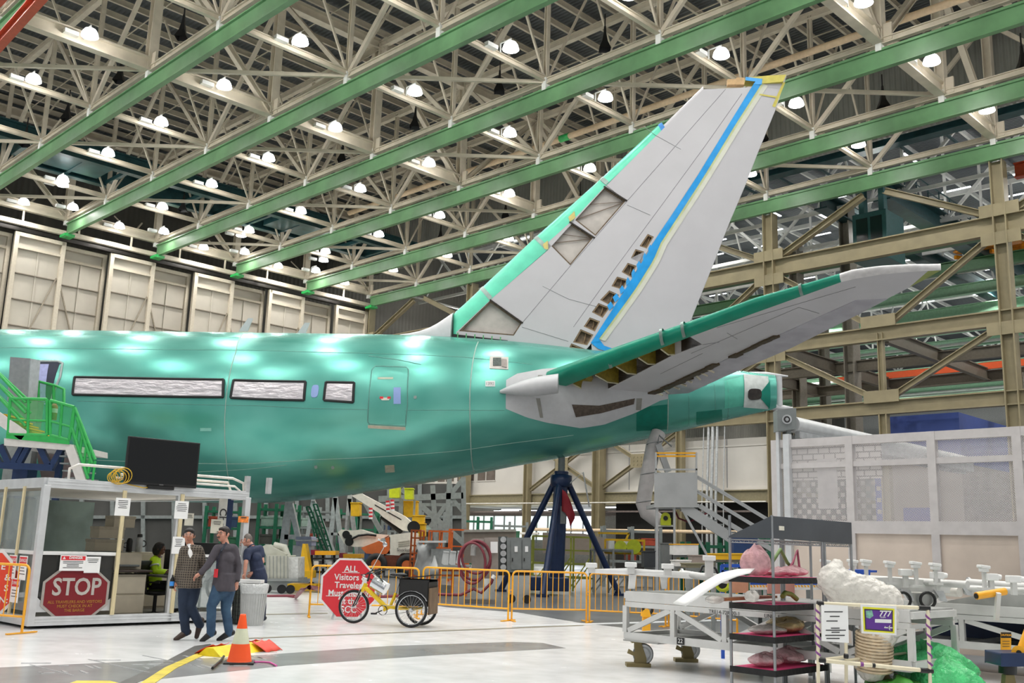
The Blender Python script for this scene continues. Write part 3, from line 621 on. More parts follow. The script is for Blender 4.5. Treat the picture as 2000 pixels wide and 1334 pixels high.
# tailplane, left side
TT = math.tan(radians(10)); LV = V((0, -1, 0))
def spt(x, y, up=0.0):
    d = AMI.to_3x3() @ ray(x, y); o = AMI @ EYEP; n = V((0, TT, 1)); p0 = V((0, 0, .6)); q = o + d * (n.dot(p0 - o) / n.dot(d)); return q + V((0, 0, up))
def thk(p): return max(.14, .72 - .05 * (-p.y))
def upv(p): return V((0, 0, thk(p)))
def rs(P, n):
    d = [0]
    for a, b in zip(P, P[1:]): d.append(d[-1] + hypot(b[0] - a[0], b[1] - a[1]))
    return [(np.interp(d[-1] * k / n, d, [p[0] for p in P]), np.interp(d[-1] * k / n, d, [p[1] for p in P])) for k in range(n + 1)]
LEU = [(1066, 752), (1185, 706), (1350, 644), (1475, 595), (1640, 545)]; LED = [(1076, 766), (1192, 719), (1350, 657), (1475, 611), (1643, 551)]
def nose(U, D, n, k=9):
    rows = []
    for a, b in zip(rs(U, n), rs(D, n)):
        A, B = spt(*a), spt(*b); t = thk(B); A = A + V((0, 0, t * .5)); ctr = B + V((0, 0, t * .5)); f = A - ctr
        rows.append([ctr + f * sin(pi * j / k) + V((0, 0, -t * .5 * cos(pi * j / k))) for j in range(k + 1)])
    return rows
TGR = mat('leading_edge_green', '#0f8f74', .35, .1, .1, 2); SBW = mat('tailplane_grey_white', '#c4c3c6', .4, 0, .05, 1)
st = put('tailplane', MB().prism([spt(*p) for p in [(1143, 806), (1134, 788), (1315, 694), (1372, 673), (1348, 658), (1475, 611), (1643, 551), (1671, 586), (1478, 673), (1300, 757), (1185, 800)]], upv), SBW, AC, label='pale grey tailplane')
put('leading_edge', MB().sheet(nose(LEU, LED, 30)), TGR, st, label='dark green tailplane leading edge')
TIPU = [(1640, 545), (1665, 536), (1720, 528), (1780, 525), (1838, 526)]; TIPD = [(1643, 551), (1668, 545), (1722, 536), (1780, 531), (1838, 528)]
put('tip_edge', MB().sheet(nose(TIPU, TIPD, 16)), mat('tip_white', '#dcdada', .35), st)
put('tip_panel', MB().prism([spt(*p) for p in [(1643, 551), (1668, 545), (1722, 536), (1780, 531), (1812, 530), (1775, 562), (1734, 583), (1671, 586)]], upv), SBW, st)
put('tip_primer', MB().prism([spt(*p) for p in [(1812, 530), (1838, 528), (1804, 547), (1775, 562)]], upv), mat('tip_yellow_green_primer', '#8f9a55', .5, 0, .1), st, label='yellow green primed tip corner')
EL = put('elevator', MB().prism([spt(*p) for p in [(1300, 759), (1478, 675), (1671, 588), (1734, 584), (1685, 610), (1615, 645), (1545, 680), (1415, 736), (1345, 768), (1300, 771)]], lambda p: V((0, 0, thk(p) * .45))), mat('elevator_glossy_grey', '#b3b1b8', .12, 0, .12, 1.5), st, label='glossy grey elevator')
# top skin over the open bays, ribs, front spar
DU = rs(LED[:4], 20)
topA = [spt(*p) for p in rs([(1076, 766), (1192, 719), (1350, 657)], 12)]; topB = [spt(*p) for p in rs([(1134, 788), (1315, 694), (1372, 673)], 12)]
put('upper_skin', MB().sheet([[p + V((0, 0, thk(p))) for p in topA], [p + V((0, 0, thk(p))) for p in topB]], False), mat('bay_brown_dark', '#3b3126', .6, 0, .3, 6), st, label='dark inside of the upper skin')
put('front_spar', MB().sheet([[p + V((0, 0, .02)) for p in topB], [p + V((0, 0, thk(p))) for p in topB]], False), mat('bay_brown_dark'), st)
YR = mat('yellow_primer_rib', '#8f7d2c', .55, 0, .25, 9)
for k in range(7):
    t = k / 6.4; A = spt(*rs([(1078, 767), (1192, 720), (1350, 658)], 100)[int(100 * t)]); B = spt(*rs([(1136, 787), (1315, 694), (1372, 673)], 100)[int(100 * t)])
    A0, B0 = A + (B - A) * .02, A + (B - A) * .96; C0 = A + (B - A) * .55 - V((0, 0, .08))
    if k < 6: put('rib', MB().prism([A0, C0, B0, B0 + upv(B0) * .93, A0 + upv(A0) * .9], (.03, .02, 0)), YR, st, label='yellow primed rib in an open bay')
    if k < 6:
        A2 = A0 + (spt(*rs([(1078, 767), (1192, 720), (1350, 658)], 100)[int(100 * min(1, t + .085))]) - A) ; put('rib_panel', MB().sheet([[A0, A2], [A0 + upv(A0) * .9, A2 + upv(A0) * .9], [B0 + upv(B0) * .9, B0 + (A2 - A0) + upv(B0) * .9]], False), YR, st)
        put('rib_flange', MB().tube([A0, C0, B0], .025, 5), mat('rib_flange_pale', '#cfc9a8', .5), st)
put('root_rib', MB().prism([spt(*p, .22) for p in [(1068, 772), (1100, 756), (1150, 738), (1158, 752), (1140, 790), (1100, 788)]], (0, 0, .04)), YR, st, label='yellow primed root rib')
cv = rs([(1150, 812), (1300, 757), (1478, 673), (1530, 648)], 26)
BR = mat('cove_bracket_brown', '#4c3f2b', .5, .2, .35, 14)
random.seed(9); mb = MB(); m2 = MB()
for k in range(25):
    a, b = spt(*cv[k]), spt(*cv[k + 1]); n_ = V((0.02, 0, -.02)); w = (.34 if k < 20 else .2) * random.uniform(.6, 1.1); ax = V((1, 0, 0)) * w
    if k not in (17, 18): mb.prism([a - ax * .5, b - ax * .45, b + ax * random.uniform(.2, .7), a + ax * random.uniform(.2, .6)], (0, 0, .08)); 
    if k in (6, 8, 9, 10, 11, 12, 13, 14, 15): m2.cb((a + b) / 2 + ax * random.uniform(.5, .9) - V((0, 0, .06)), (.3, .05, .05), random.uniform(-1, 1), .4, .4)
mb.v = [(x, y, z - .06) for x, y, z in mb.v]
put('cove_opening', mb, BR, st, label='brown openings along the elevator hinge line'); put('hinge_fitting', m2, mat('fitting_pale', '#c9c2ad', .4, .3), st)
for a, b in (((1400, 640), (1671, 560)), ((1350, 690), (1560, 600)), ((1290, 730), (1372, 690)), ((1372, 673), (1405, 668)), ((1560, 600), (1600, 612)), ((1420, 650), (1440, 662))):
    A, B = spt(*a), spt(*b); put('panel_seam', MB().tube([A - V((0, 0, .005)), B - V((0, 0, .005))], .008, 4), mat('panel_seam_grey', '#8b8b8e', .5), st)
# nose of the root: rounded stub blending into the fuselage
rows = []
for k in range(15):
    t = k / 14; x = 996 + 82 * t; a = spt(x, 748 + 6 * t, 0); cy = -2.5 - .55 * t ** .7 * 1.0; r = .06 + .34 * sin(min(1, t * 1.3) * pi / 2)
    c = V((a.x * 0 + (-.12 + 1.95 * t), cy - .12, .72 + .22 * t)); rows.append([c + V((0, -cos(q) * r * 1.15, sin(q) * r * (.8 + .0 * t))) for q in [2 * pi * j / 16 for j in range(16)]])
put('root_nose', MB().sheet(rows, True, True).poly(rows[-1]).poly(rows[0]), FW_, AC, label='rounded white stub ahead of the tailplane')
for x, y in ((1189, 711), (1290, 666), (1332, 651), (1562, 570)):
    b = spt(x + 4, y + 8); a = spt(x, y - 2, thk(b) * .5); 
    rows = nose([(x - 3, y - 4), (x + 3, y - 6)], [(x + 2, y + 9), (x + 8, y + 7)], 1); rows = [[p + V((-.006, -.006, -.006)) for p in r] for r in rows]
    put('joint_band', MB().sheet(rows), mat('joint_band_grey', '#8fa59d', .35, .3), st)
# ---------------- fin
FH = lambda z: .44 - .027 * (z - 3)
def fp(x, y, side=-1, extra=0):
    q = cpt(x, y, .32); return V((q.x, side * (FH(q.z) + extra), q.z))
FINW = mat('fin_white_paint', '#bcbbbe', .4, 0, .03, 1); FG_ = mat('fin_edge_green', '#5fd0ae', .35, .1, .1, 2)
BOX = [(892, 650), (959, 586), (1070, 489), (1187, 359), (1296, 249), (1374, 171), (1455, 168), (1472, 166), (1415, 256), (1358, 348), (1312, 418), (1270, 482), (1234, 545), (1192, 612), (1152, 676), (1141, 688), (1090, 683), (990, 669), (895, 662)]
O1 = [(897, 648), (1004, 657), (1020, 632), (958, 588)]
O2h = [(1070, 474), (1113, 435), (1159, 464), (1114, 519)]
O3 = [(1121, 428), (1180, 365), (1223, 391), (1163, 461)]
SM = [[(1265, 457), (1277, 463), (1263, 486), (1249, 481)], [(1241, 487), (1258, 492), (1252, 515), (1232, 505)], [(1226, 514), (1243, 520), (1233, 543), (1214, 532)], [(1205, 541), (1226, 547), (1217, 567), (1194, 560)],
      [(1190, 568), (1209, 577), (1196, 600), (1172, 587)], [(1169, 593), (1191, 602), (1177, 622), (1156, 611)], [(1152, 621), (1172, 629), (1162, 649), (1140, 639)], [(1134, 644), (1159, 655), (1147, 676), (1119, 670)], [(1116, 672), (1143, 683), (1139, 686), (1112, 680)]]
fin = put('fin', MB().prism([fp(*p) for p in BOX], (0, .03, 0), [[fp(*p) for p in h] for h in [O1, O2h, O3] + SM]), FINW, AC, label='white tail fin')
put('fin_far_skin', MB().prism([fp(*p, side=1) for p in BOX], (0, -.03, 0)), FINW, fin)
BW = mat('bay_wall_brown', '#6b5a44', .6, 0, .3, 8); BK = mat('bay_back_grey', '#c0bab3', .5, 0, .12, 3); BS = mat('small_bay_brown', '#85735c', .5, .2, .35, 10)
for i, h in enumerate([O1, O2h, O3] + SM):
    P = [fp(*p) for p in h]; w = MB(); dd = .2
    Q = [p + V((0, dd if i >= 3 else min(dd, 2 * abs(p.y) - .08), 0)) for p in P]; w.sheet([P + [P[0]], Q + [Q[0]]], False)
    for p, q in zip(P, P[1:] + P[:1]):
        if i < 3: w.bar(p + V((0, .05, 0)), q + V((0, .05, 0)), .05, .1)
    wl = put('bay_wall', w, BW, fin, label='dark edged open bay in the fin'); put('bay_back', MB().poly(Q) , BK if i < 3 else BS, wl)
    if i < 3 and i > 0:
        b = MB(); A, B, C, D = Q; n_ = V((0, -.06, 0)); b.tube([A + n_, C + n_], .02, 4); b.tube([(A + B) / 2 + n_, C + n_], .015, 4); put('bay_wiring', b, mat('bay_pipe', '#8d7f72', .5), wl)
    if i >= 3:
        c = sum(P, V()) / 4; b = MB(); b.tube([P[0] * .6 + P[1] * .4 + V((0, .14, 0)), c + V((.05, .12, 0)), P[2] * .7 + P[3] * .3 + V((0, .14, 0))], .03, 5); [b.bar(A_ + V((0, .06, 0)), B__ + V((0, .06, 0)), .09, .1) for A_, B__ in zip(P, P[1:] + P[:1])]; put('bay_bracket', b, mat('bay_bracket_tan', '#8a7458', .5, .2, .2), wl)
# truss-like ribs between the open bays
for a, b in (((1113, 434), (1161, 465)), ((1180, 364), (1224, 392)), ((958, 587), (1021, 632))):
    A, B = fp(*a), fp(*b); w = MB()
    for k in range(6):
        p, q = A + (B - A) * k / 6, A + (B - A) * (k + 1) / 6; w.bar(p + V((0, -.02, 0)), q + V((0, .25, 0)), .05); w.bar(p + V((0, .25, 0)), q + V((0, -.02, 0)), .05)
    w.bar(A, B, .09, .05); put('lattice_rib', w, mat('dark_rib', '#2e2822', .5, .2), fin)
put('primer_patch', MB().prism([fp(*p, extra=.012) for p in [(1110, 424), (1122, 412), (1124, 425), (1113, 434)]], (0, .01, 0)), mat('yellow_primer', '#cfc277', .5), fin)
put('primer_patch', MB().prism([fp(*p, extra=.012) for p in [(1060, 478), (1070, 470), (1071, 488), (1063, 486)]], (0, .01, 0)), mat('yellow_primer'), fin)
for px in ([(1021, 631), (1114, 520), (1225, 392), (1418, 171)], [(1258, 245), (1280, 262), (1330, 290)], [(1173, 352), (1222, 392)], [(1450, 180), (1380, 280), (1300, 390), (1205, 520), (1120, 640)], [(1060, 560), (1110, 585), (1165, 600)], [(1225, 400), (1270, 420)], [(1020, 640), (1110, 668)]):
    P = [fp(*p, extra=.003) for p in px]; put('panel_seam', MB().tube(P, .009, 4), mat('panel_seam_grey'), fin)
def fnose(O, I, n, k=10):
    rows = []
    for a, b in zip(rs(O, n), rs(I, n)):
        A = cpt(*a, 0); B = fp(*b); A.y = 0; hh = abs(B.y); Bc = V((B.x, 0, B.z)); rows.append([Bc + (A - Bc) * sin(pi * j / k) + V((0, -hh * cos(pi * j / k), 0)) for j in range(k + 1)])
    return rows
put('leading_edge', MB().sheet(fnose([(885, 655), (885, 613), (904, 597), (940, 563), (1045, 464), (1173, 350), (1288, 243)], [(895, 662), (893, 649), (925, 618), (960, 585), (1070, 488), (1187, 358), (1297, 250)], 60)), FG_, fin, label='pale green fin leading edge')
put('leading_edge_cap', MB().sheet(fnose([(1284, 245), (1291, 240)], [(1292, 254), (1299, 247)], 2)), mat('blue_tape', '#2a7fc8', .5), fin)
put('upper_edge', MB().sheet(fnose([(1292, 249), (1372, 170)], [(1297, 250), (1375, 172)], 8)), FINW, fin)
put('top_rib', MB().prism([fp(1374, 171), fp(1455, 168), fp(1455, 168, 1), fp(1374, 171, 1)], (0, 0, -.04)), FINW, fin)
put('wood_block', MB().box(0, -.12, 0, .5, .12, .22), mat('plywood', '#c9a77a', .7, 0, .15), fin, tuple(cpt(1420, 168, .1)))
put('wood_block', MB().box(0, -.12, 0, .3, .12, .28), mat('plywood'), fin, tuple(cpt(1437, 168, .1)))
for k in range(4):
    a = cpt(1045 + 128 * k - 20 * 0, 464 - 112 * k, 0) if k < 3 else cpt(935, 568, 0)
for x, y, X, Y in ((1045, 464, 1070, 488), (1173, 350, 1187, 358), (940, 563, 960, 585)):
    r = fnose([(x - 3, y + 3), (x + 3, y - 3)], [(X - 3, Y + 3), (X + 3, Y - 3)], 1); r = [[V((p.x, p.y * 1.03, p.z)) + V((-.015, 0, .012)) for p in q] for q in r]
    put('joint_band', MB().sheet(r), mat('joint_band_grey'), fin)
# rudder
def rp(x, y, k, side=-1):
    q = cpt(x, y, .25); return V((q.x, side * (FH(q.z) * (1 - k) + .03 * k), q.z))
RL_ = [(1474, 160), (1417, 251), (1360, 343), (1314, 414), (1272, 480), (1236, 544), (1194, 611), (1154, 673), (1156, 687)]
RT_ = [(1537, 142), (1517, 205), (1478, 300), (1455, 360), (1425, 430), (1398, 500), (1370, 570), (1340, 645), (1335, 705)]
LQ, TQ = rs(RL_, 40), rs(RT_, 40)
for sd in (-1, 1):
    rows = [[rp(a[0] + (b[0] - a[0]) * k / 4, a[1] + (b[1] - a[1]) * k / 4, k / 4, sd) for k in range(5)] for a, b in zip(LQ, TQ)]
    if sd < 0: rud = put('rudder', MB().sheet(rows), FINW, fin, label='white rudder'); 
    else: put('rudder_far_skin', MB().sheet(rows), FINW, rud)
put('rudder_edge', MB().tube([rp(*p, 1) * 1 + V((0, .03, 0)) for p in TQ], .035, 6), FINW, rud)
def ron(x, y, e=.012):
    # lateral offset following the rudder taper
    i = min(range(41), key=lambda k: abs(LQ[k][1] + (TQ[k][1] - LQ[k][1]) * .3 - y)); a, b = LQ[i], TQ[i]; k = min(1, max(0, (x - a[0]) / (b[0] - a[0] + 1e-6)))
    q = cpt(x, y, .25); return V((q.x, -(FH(q.z) * (1 - k) + .03 * k) - e, q.z))
BLL = [(1474, 160), (1422, 245), (1364, 341), (1317, 413), (1275, 476), (1268, 490), (1236, 543), (1194, 610), (1154, 672)]
BLR = [(1489, 160), (1435, 245), (1377, 341), (1331, 413), (1290, 476), (1276, 509), (1242, 564), (1208, 612), (1170, 664)]
sh = lambda P, Q, e, m, nm, par=rud, lb=None: put(nm, MB().sheet([[ron(a[0] + (b[0] - a[0]) * k / 3, a[1] + (b[1] - a[1]) * k / 3, e) for k in range(4)] for a, b in zip(rs(P, 40), rs(Q, 40))]), m, par, label=lb)
BLU = mat('blue_masking_paint', '#1b9ae2', .3, 0, .1, 3)
sh(BLL, BLR, .03, BLU, 'blue_masking_strip', lb='bright blue strip along the rudder hinge line')
sh(BLR, [(x + 4, y + 1.5) for x, y in BLR], .02, mat('yellow_green_overspray', '#c3cc98', .5, 0, .1, 3), 'overspray_band'); sh([(x + 4, y + 1.5) for x, y in BLR], [(x + 12, y + 4) for x, y in BLR], .016, mat('faint_overspray', '#cfd1c2', .5, 0, .05, 3), 'overspray_band')
sh([(1154, 672), (1168, 683), (1190, 690)], [(1170, 664), (1180, 677), (1222, 690)], .031, BLU, 'blue_masking_strip')
rg = random.Random(4); w = MB()
for k in range(8):
    x, y = 1268 - 11 * k, 486 + 16 * k; w.prism([fp(x - rg.uniform(1, 6), y, extra=.02), fp(x + 2, y - 8, extra=.02), fp(x + 8, y + 2, extra=.02), fp(x - 1, y + 10, extra=.02)], (0, .01, 0))
put('blue_spill', w, BLU, rud)
put('tip_cap', MB().prism([fp(*p, extra=.01) for p in [(1457, 148), (1500, 144), (1537, 142), (1531, 156), (1487, 160), (1484, 153), (1457, 153)]], (0, .5, 0)), mat('yellow_primer_cap', '#c8bc58', .5, 0, .1), rud, label='yellow primed rudder tip cap')
put('tip_tape', MB().prism([fp(*p, extra=.03) for p in [(1457, 147), (1490, 151), (1489, 162), (1474, 162), (1476, 156), (1457, 154)]], (0, .02, 0)), BLU, rud)
put('edge_tape', MB().sheet([[ron(1531, 156), ron(1536, 156)], [ron(1510, 203), ron(1516, 205)]], False), mat('yellow_primer_cap'), rud)
put('edge_tape', MB().sheet([[ron(1463, 178), ron(1520, 184)], [ron(1463, 181), ron(1519, 187)]], False), mat('yellow_primer_cap'), rud)
# dorsal fairing and slot under the fin
rows = []
for x, yt in ((782, 653), (800, 651), (820, 647), (840, 640), (855, 632), (870, 622), (880, 615), (886, 611)):
    cr_ = cpt(x, yt, 0); w, h, z = sec(cr_.x); t = (x - 782) / 104; wd = .12 + .42 * t; zb = z + h * .985
    rows.append([V((cr_.x, -wd * cos(q), zb + (cr_.z - zb) * sin(q) ** .8)) for q in [pi * j / 10 for j in range(11)]])
put('dorsal_fairing', MB().sheet(rows).poly(rows[-1]), FW_, AC, label='white curved fairing ahead of the fin')
slot = MB(); a, b = fp(886, 659), fp(992, 670); slot.bar(a + V((0, -.06, -.02)), b + V((0, -.06, -.05)), .1, .2); put('fin_slot', slot, BLACK, fin)
slot = MB()
for k in range(6): c = a + (b - a) * (k + .6) / 6.4; slot.cb(c + V((0, -.14, .02)), (.04, .03, .24))
put('slot_clip', slot, mat('clip_green', '#59a36a', .5), fin)
for x, y in ((472, 633), (583, 642)):
    a = cpt(x, y + 14, 0); put('blade_antenna', MB().prism([a + V((-.12, 0, 0)), a + V((.22, 0, 0)), a + V((.38, 0, .5)), a + V((.2, 0, .5))], (0, .05, 0)), FW_, AC)
# ================================================================ helpers for things standing on the floor
def g(x, y): return at(x, y, 0)
def bx_(m, *a): m.box(*a); return m
PAPER = mat('white_paper', '#f0f0ee', .7, 0, .02); WOOD = mat('pale_pine', '#d8c9a0', .6, 0, .12, 5, stretch=(6, 6, 1))
SMOKE = mat('tinted_panel', '#3a3a38', .15, 0, .1, alpha=.82); CLEAR = mat('clear_plastic_sheet', '#aeb7b6', .12, 0, .1, 3, bump=.4, alpha=.42); BEIGE = mat('office_beige', '#c3b9a4', .5, 0, .05); INK = mat('print_ink', '#3b3b3b', .6, 0, 0)
GLS = mat('clear_glass', '#ffffff', .05, 0, 0, alpha=.12)
def lines(mb, x0, x1, zs, y=-.004, h=.012, rnd=random.Random(2)):
    for z in zs: w = rnd.uniform(.55, 1) * (x1 - x0) / 2; c = (x0 + x1) / 2; mb.box(c - w, y, z - h / 2, c + w, y + .002, z + h / 2)
def barrier(p, q, label, n=13, m=YEL, name='crowd_barrier'):
    p = V(p); q = V(q); L = (q - p).length; a = atan2(q.y - p.y, q.x - p.x)
    t = T(name, label, 'barrier', p, a, 'yellow steel crowd barriers'); f = MB(); r = .1
    arc = lambda cx, s: [(cx + s * r * (1 - cos(k * pi / 8)) * 1.0, 0, 1.06 - r + r * sin(k * pi / 8)) for k in range(5)]
    f.tube([(0, 0, .02), (0, 0, .9)] + arc(0, 1) + arc(L, -1)[::-1] + [(L, 0, .9), (L, 0, .02)], .021, 8)
    put('frame', f, m, t); put('bottom_rail', MB().tube([(0, 0, .26), (L, 0, .26)], .018, 8), m, t)
    for k in range(n): x = L * (k + 1) / (n + 1); put('picket', MB().tube([(x, 0, .26), (x, 0, 1.05)], .009, 6), m, t)
    for x in (0, L): put('foot', MB().bar((x, -.3, .015), (x, .3, .015), .05, .02), m, t)
    put('hook', MB().ring((-.03, 0, .62), (0, 1, 0), .035, .008, 10, 5), m, t); return t
YO = mat('orange_yellow_barrier', '#f0aa28', .4, 0, .06)
barrier(g(603, 1205), g(814, 1208), 'yellow crowd barrier behind the red octagon sign and tricycle', 13)
barrier(g(823, 1201), g(992, 1213), 'yellow crowd barrier just right of the tricycle basket', 13)
barrier(g(999, 1213), g(1145, 1215), 'yellow crowd barrier in front of the blue tripod jack', 12, YO)
barrier(g(1151, 1216), g(1300, 1224), 'yellow crowd barrier partly behind the white dolly', 12, YO)
barrier(g(1306, 1224), g(1440, 1238), 'yellow crowd barrier seen through the white dolly frame', 12, YO)
barrier(g(-170, 1222), g(42, 1238), 'orange yellow crowd barrier at the corner of the glass booth', 10, YO)
# ------------------------------------------------ octagon signs
def octo(w, h, cx=0, cz=0, c=.3): return [(cx + x * w / 2, 0, cz + z * h / 2) for x, z in ((-1, -1 + 2 * c), (-1, 1 - 2 * c), (-1 + 2 * c, 1), (1 - 2 * c, 1), (1, 1 - 2 * c), (1, -1 + 2 * c), (1 - 2 * c, -1), (-1 + 2 * c, -1))]
p = g(668, 1210) + V((.1, 0, 0)); t = T('octagon_sign', 'red octagonal sign asking all visitors to check in, behind the tricycle', 'sign', p, radians(14))
put('border', MB().prism(octo(1.16, 1.22, 0, .63), (0, .02, 0)), WHITE, t); put('panel', MB().prism([(x, -.006, z) for x, y, z in octo(1.08, 1.14, 0, .63)], (0, .02, 0)), RED, t)
put('stand', MB().bar((-.3, .02, 0), (-.2, .02, .5), .04).bar((.3, .02, 0), (.2, .02, .5), .04).bar((0, .5, 0), (0, .04, .8), .04), STEEL, t)
for s, z, sz in (('ALL', 1.02, .175), ('Visitors &', .85, .175), ('Travelers', .69, .175), ('Must check in', .53, .165), ('at the', .37, .175), ('SCC', .2, .19)): text('sign_lettering', s, sz, WHITE, t, (.02, -.012, z), (pi / 2, 0, 0), .001, bold=.003, xs=.95)
put('underline', MB().box(-.16, -.013, .945, .2, -.007, .957).box(-.46, -.013, .465, .5, -.007, .477), WHITE, t)
p = g(-8, 1222); t = T('octagon_sign', 'red octagonal sign cut off by the left picture edge, behind a barrier', 'sign', p, radians(8))
put('border', MB().prism(octo(1.1, 1.16, -.25, .68), (0, .02, 0)), WHITE, t); put('panel', MB().prism([(x, -.006, z) for x, y, z in octo(1.0, 1.06, -.25, .68)], (0, .02, 0)), mat('sign_orange_red', '#e2452c', .4, 0, .04), t)
put('stand', MB().bar((-.4, .02, 0), (-.4, .02, .4), .04).bar((-.1, .02, 0), (-.1, .02, .4), .04), STEEL, t)
for s, x, z in (('E', .03, .98), ('&', .12, .8), ('S', .12, .62), ('N:', .1, .42)): text('sign_lettering', s, .15, WHITE, t, (x - .03, -.012, z), (pi / 2, 0, 0), .001, bold=.003)
# ------------------------------------------------ traffic cone, cable ramp
p = g(467, 1296); t = T('traffic_cone', 'orange traffic cone with a pale collar beside the cable ramp', 'cone', p, .2)
put('base', MB().box(-.19, -.19, 0, .19, .19, .03), BLACK, t, bev=.01); OC = mat('cone_orange', '#ff5a1e', .45, 0, .04)
put('cone_body', MB().lathe([(.16, .03), (.15, .05), (.115, .24), (.112, .25)], n=24), OC, t); put('cone_top', MB().lathe([(.068, .44), (.04, .6), (.035, .62), (0, .62)], n=24), OC, t)
put('reflective_collar', MB().lathe([(.112, .25), (.068, .44)], n=24), mat('cone_collar_pale', '#d9dcc0', .4, 0, .1), t)
p = g(444, 1277); t = T('cable_ramp', 'yellow cable ramp draped with red flags under the walking men', 'ramp', p, radians(68))
put('ramp_body', MB().prism([(-.4, -.2, 0), (-.4, -.06, .11), (-.4, .06, .11), (-.4, .2, 0)], (1.3, 0, 0)), mat('ramp_yellow', '#e8cf1a', .5, 0, .15), t)
FLG = mat('red_flag_cloth', '#d8432f', .6, 0, .1)
for sx, x0 in ((-1, .45), (1, -.3), (1, .5)):
    put('red_flag', MB().sheet([[(x0 + .06 * k, sx * (.07 + .085 * j), .128 - .04 * j + .012 * sin(k * 2 + j)) for k in range(8)] for j in range(4)]), FLG, t, solid=.006)
w = [at(x, y, .03) for x, y in ((437, 1282), (432, 1290), (424, 1297), (415, 1305))]; tag(put('power_cable', MB().tube(w, .018, 6), BLACK), 'black cable coming out from under the cable ramp', 'cable')
w = [at(x, y, .02) for x, y in ((485, 1290), (500, 1293), (515, 1293), (528, 1294), (540, 1300))]; tag(put('ribbon', MB().tube(w, .012, 5), mat('pink_ribbon', '#d65fa8', .6)), 'pink ribbon lying on the floor beside the cone', 'ribbon')

# ------------------------------------------------ people
def plaid():
    m = mat('brown_plaid_cloth', '#4a4139', .8, 0, 0); nt = m.node_tree; N = nt.nodes; L = nt.links; tc = N.new('ShaderNodeTexCoord'); col = None
    b = N['Principled BSDF']; fac = None
    for ax in ('X', 'Z'):
        w = N.new('ShaderNodeTexWave'); w.bands_direction = ax; w.inputs['Scale'].default_value = 8.5; w.inputs['Distortion'].default_value = .9; L.new(tc.outputs['Object'], w.inputs[0])
        r = N.new('ShaderNodeValToRGB'); r.color_ramp.elements[0].position = .72; r.color_ramp.elements[1].position = .86; L.new(w.outputs['Fac'], r.inputs[0])
        if fac is None: fac = r.outputs[0]
        else:
            mx = N.new('ShaderNodeMath'); mx.operation = 'MAXIMUM'; L.new(fac, mx.inputs[0]); L.new(r.outputs[0], mx.inputs[1]); fac = mx.outputs[0]
    r = N.new('ShaderNodeValToRGB'); r.color_ramp.elements[0].color = lin('#3d3630'); r.color_ramp.elements[1].color = lin('#6f665a'); L.new(fac, r.inputs[0]); L.new(r.outputs[0], b.inputs['Base Color']); return m
SKIN1 = mat('skin_light_brown', '#b98268', .5, 0, .08, 12); SKIN2 = mat('skin_fair', '#c48d78', .5, 0, .08, 12); SKIN3 = mat('skin_dark', '#6b4534', .5, 0, .08, 12)
HAIR = mat('black_hair', '#16120f', .55, 0, .3, 60, bump=.4); HAIRB = mat('dark_brown_hair', '#241a15', .5, 0, .3, 60, bump=.4)
def vox(o, v, sm=4):
    r = o.modifiers.new('remesh', 'REMESH'); r.mode = 'VOXEL'; r.voxel_size = v; r.use_smooth_shade = True
    s = o.modifiers.new('smooth', 'SMOOTH'); s.iterations = sm; s.factor = .5
    return o
def folds(o, st=.012, sc=.09):
    tx = bpy.data.textures.new('folds', 'CLOUDS'); tx.noise_scale = sc; d = o.modifiers.new('folds', 'DISPLACE'); d.texture = tx; d.strength = st; d.mid_level = .5; d.texture_coords = 'LOCAL'; return o
def limb(mb, pts, rs_, n=12):
    mb.tube(pts, rs_, n)
    for p, r in zip(pts, rs_): mb.ell(p, r * .99, 12, 8)
def hand(mb, wr, d, pn, s=1, curl=.35, thumb=1):
    """palm and five fingers: wr wrist, d direction, pn palm normal"""
    d = V(d).normalized(); pn = V(pn); pn = (pn - d * pn.dot(d)).normalized(); sd = d.cross(pn) * thumb
    c = wr + d * .05 * s
    mb.tube([wr - d * .01, wr + d * .03 * s, wr + d * .08 * s], [.026 * s, .03 * s, .03 * s], 10)
    mb.tube([c + sd * .02 * s, c - sd * .022 * s], [.02 * s, .02 * s], 8)
    for k, ln in enumerate((.068, .076, .072, .056)):
        b = wr + d * .085 * s + sd * (.028 - .019 * k) * s; a = curl; p1 = b + (d * cos(a) + pn * sin(a)) * ln * .45 * s; p2 = p1 + (d * cos(2.2 * a) + pn * sin(2.2 * a)) * ln * .32 * s; p3 = p2 + (d * cos(3.4 * a) + pn * sin(3.4 * a)) * ln * .28 * s
        mb.tube([b - d * .02, b, p1, p2, p3], [.0095 * s, .0098 * s, .009 * s, .0085 * s, .007 * s], 8)
    b = wr + d * .025 * s + sd * .028 * s; mb.tube([b, b + (d * .6 + sd * .7 + pn * .3) * .04 * s, b + (d * .9 + sd * .5 + pn * .5) * .068 * s], [.012 * s, .011 * s, .0085 * s], 8)
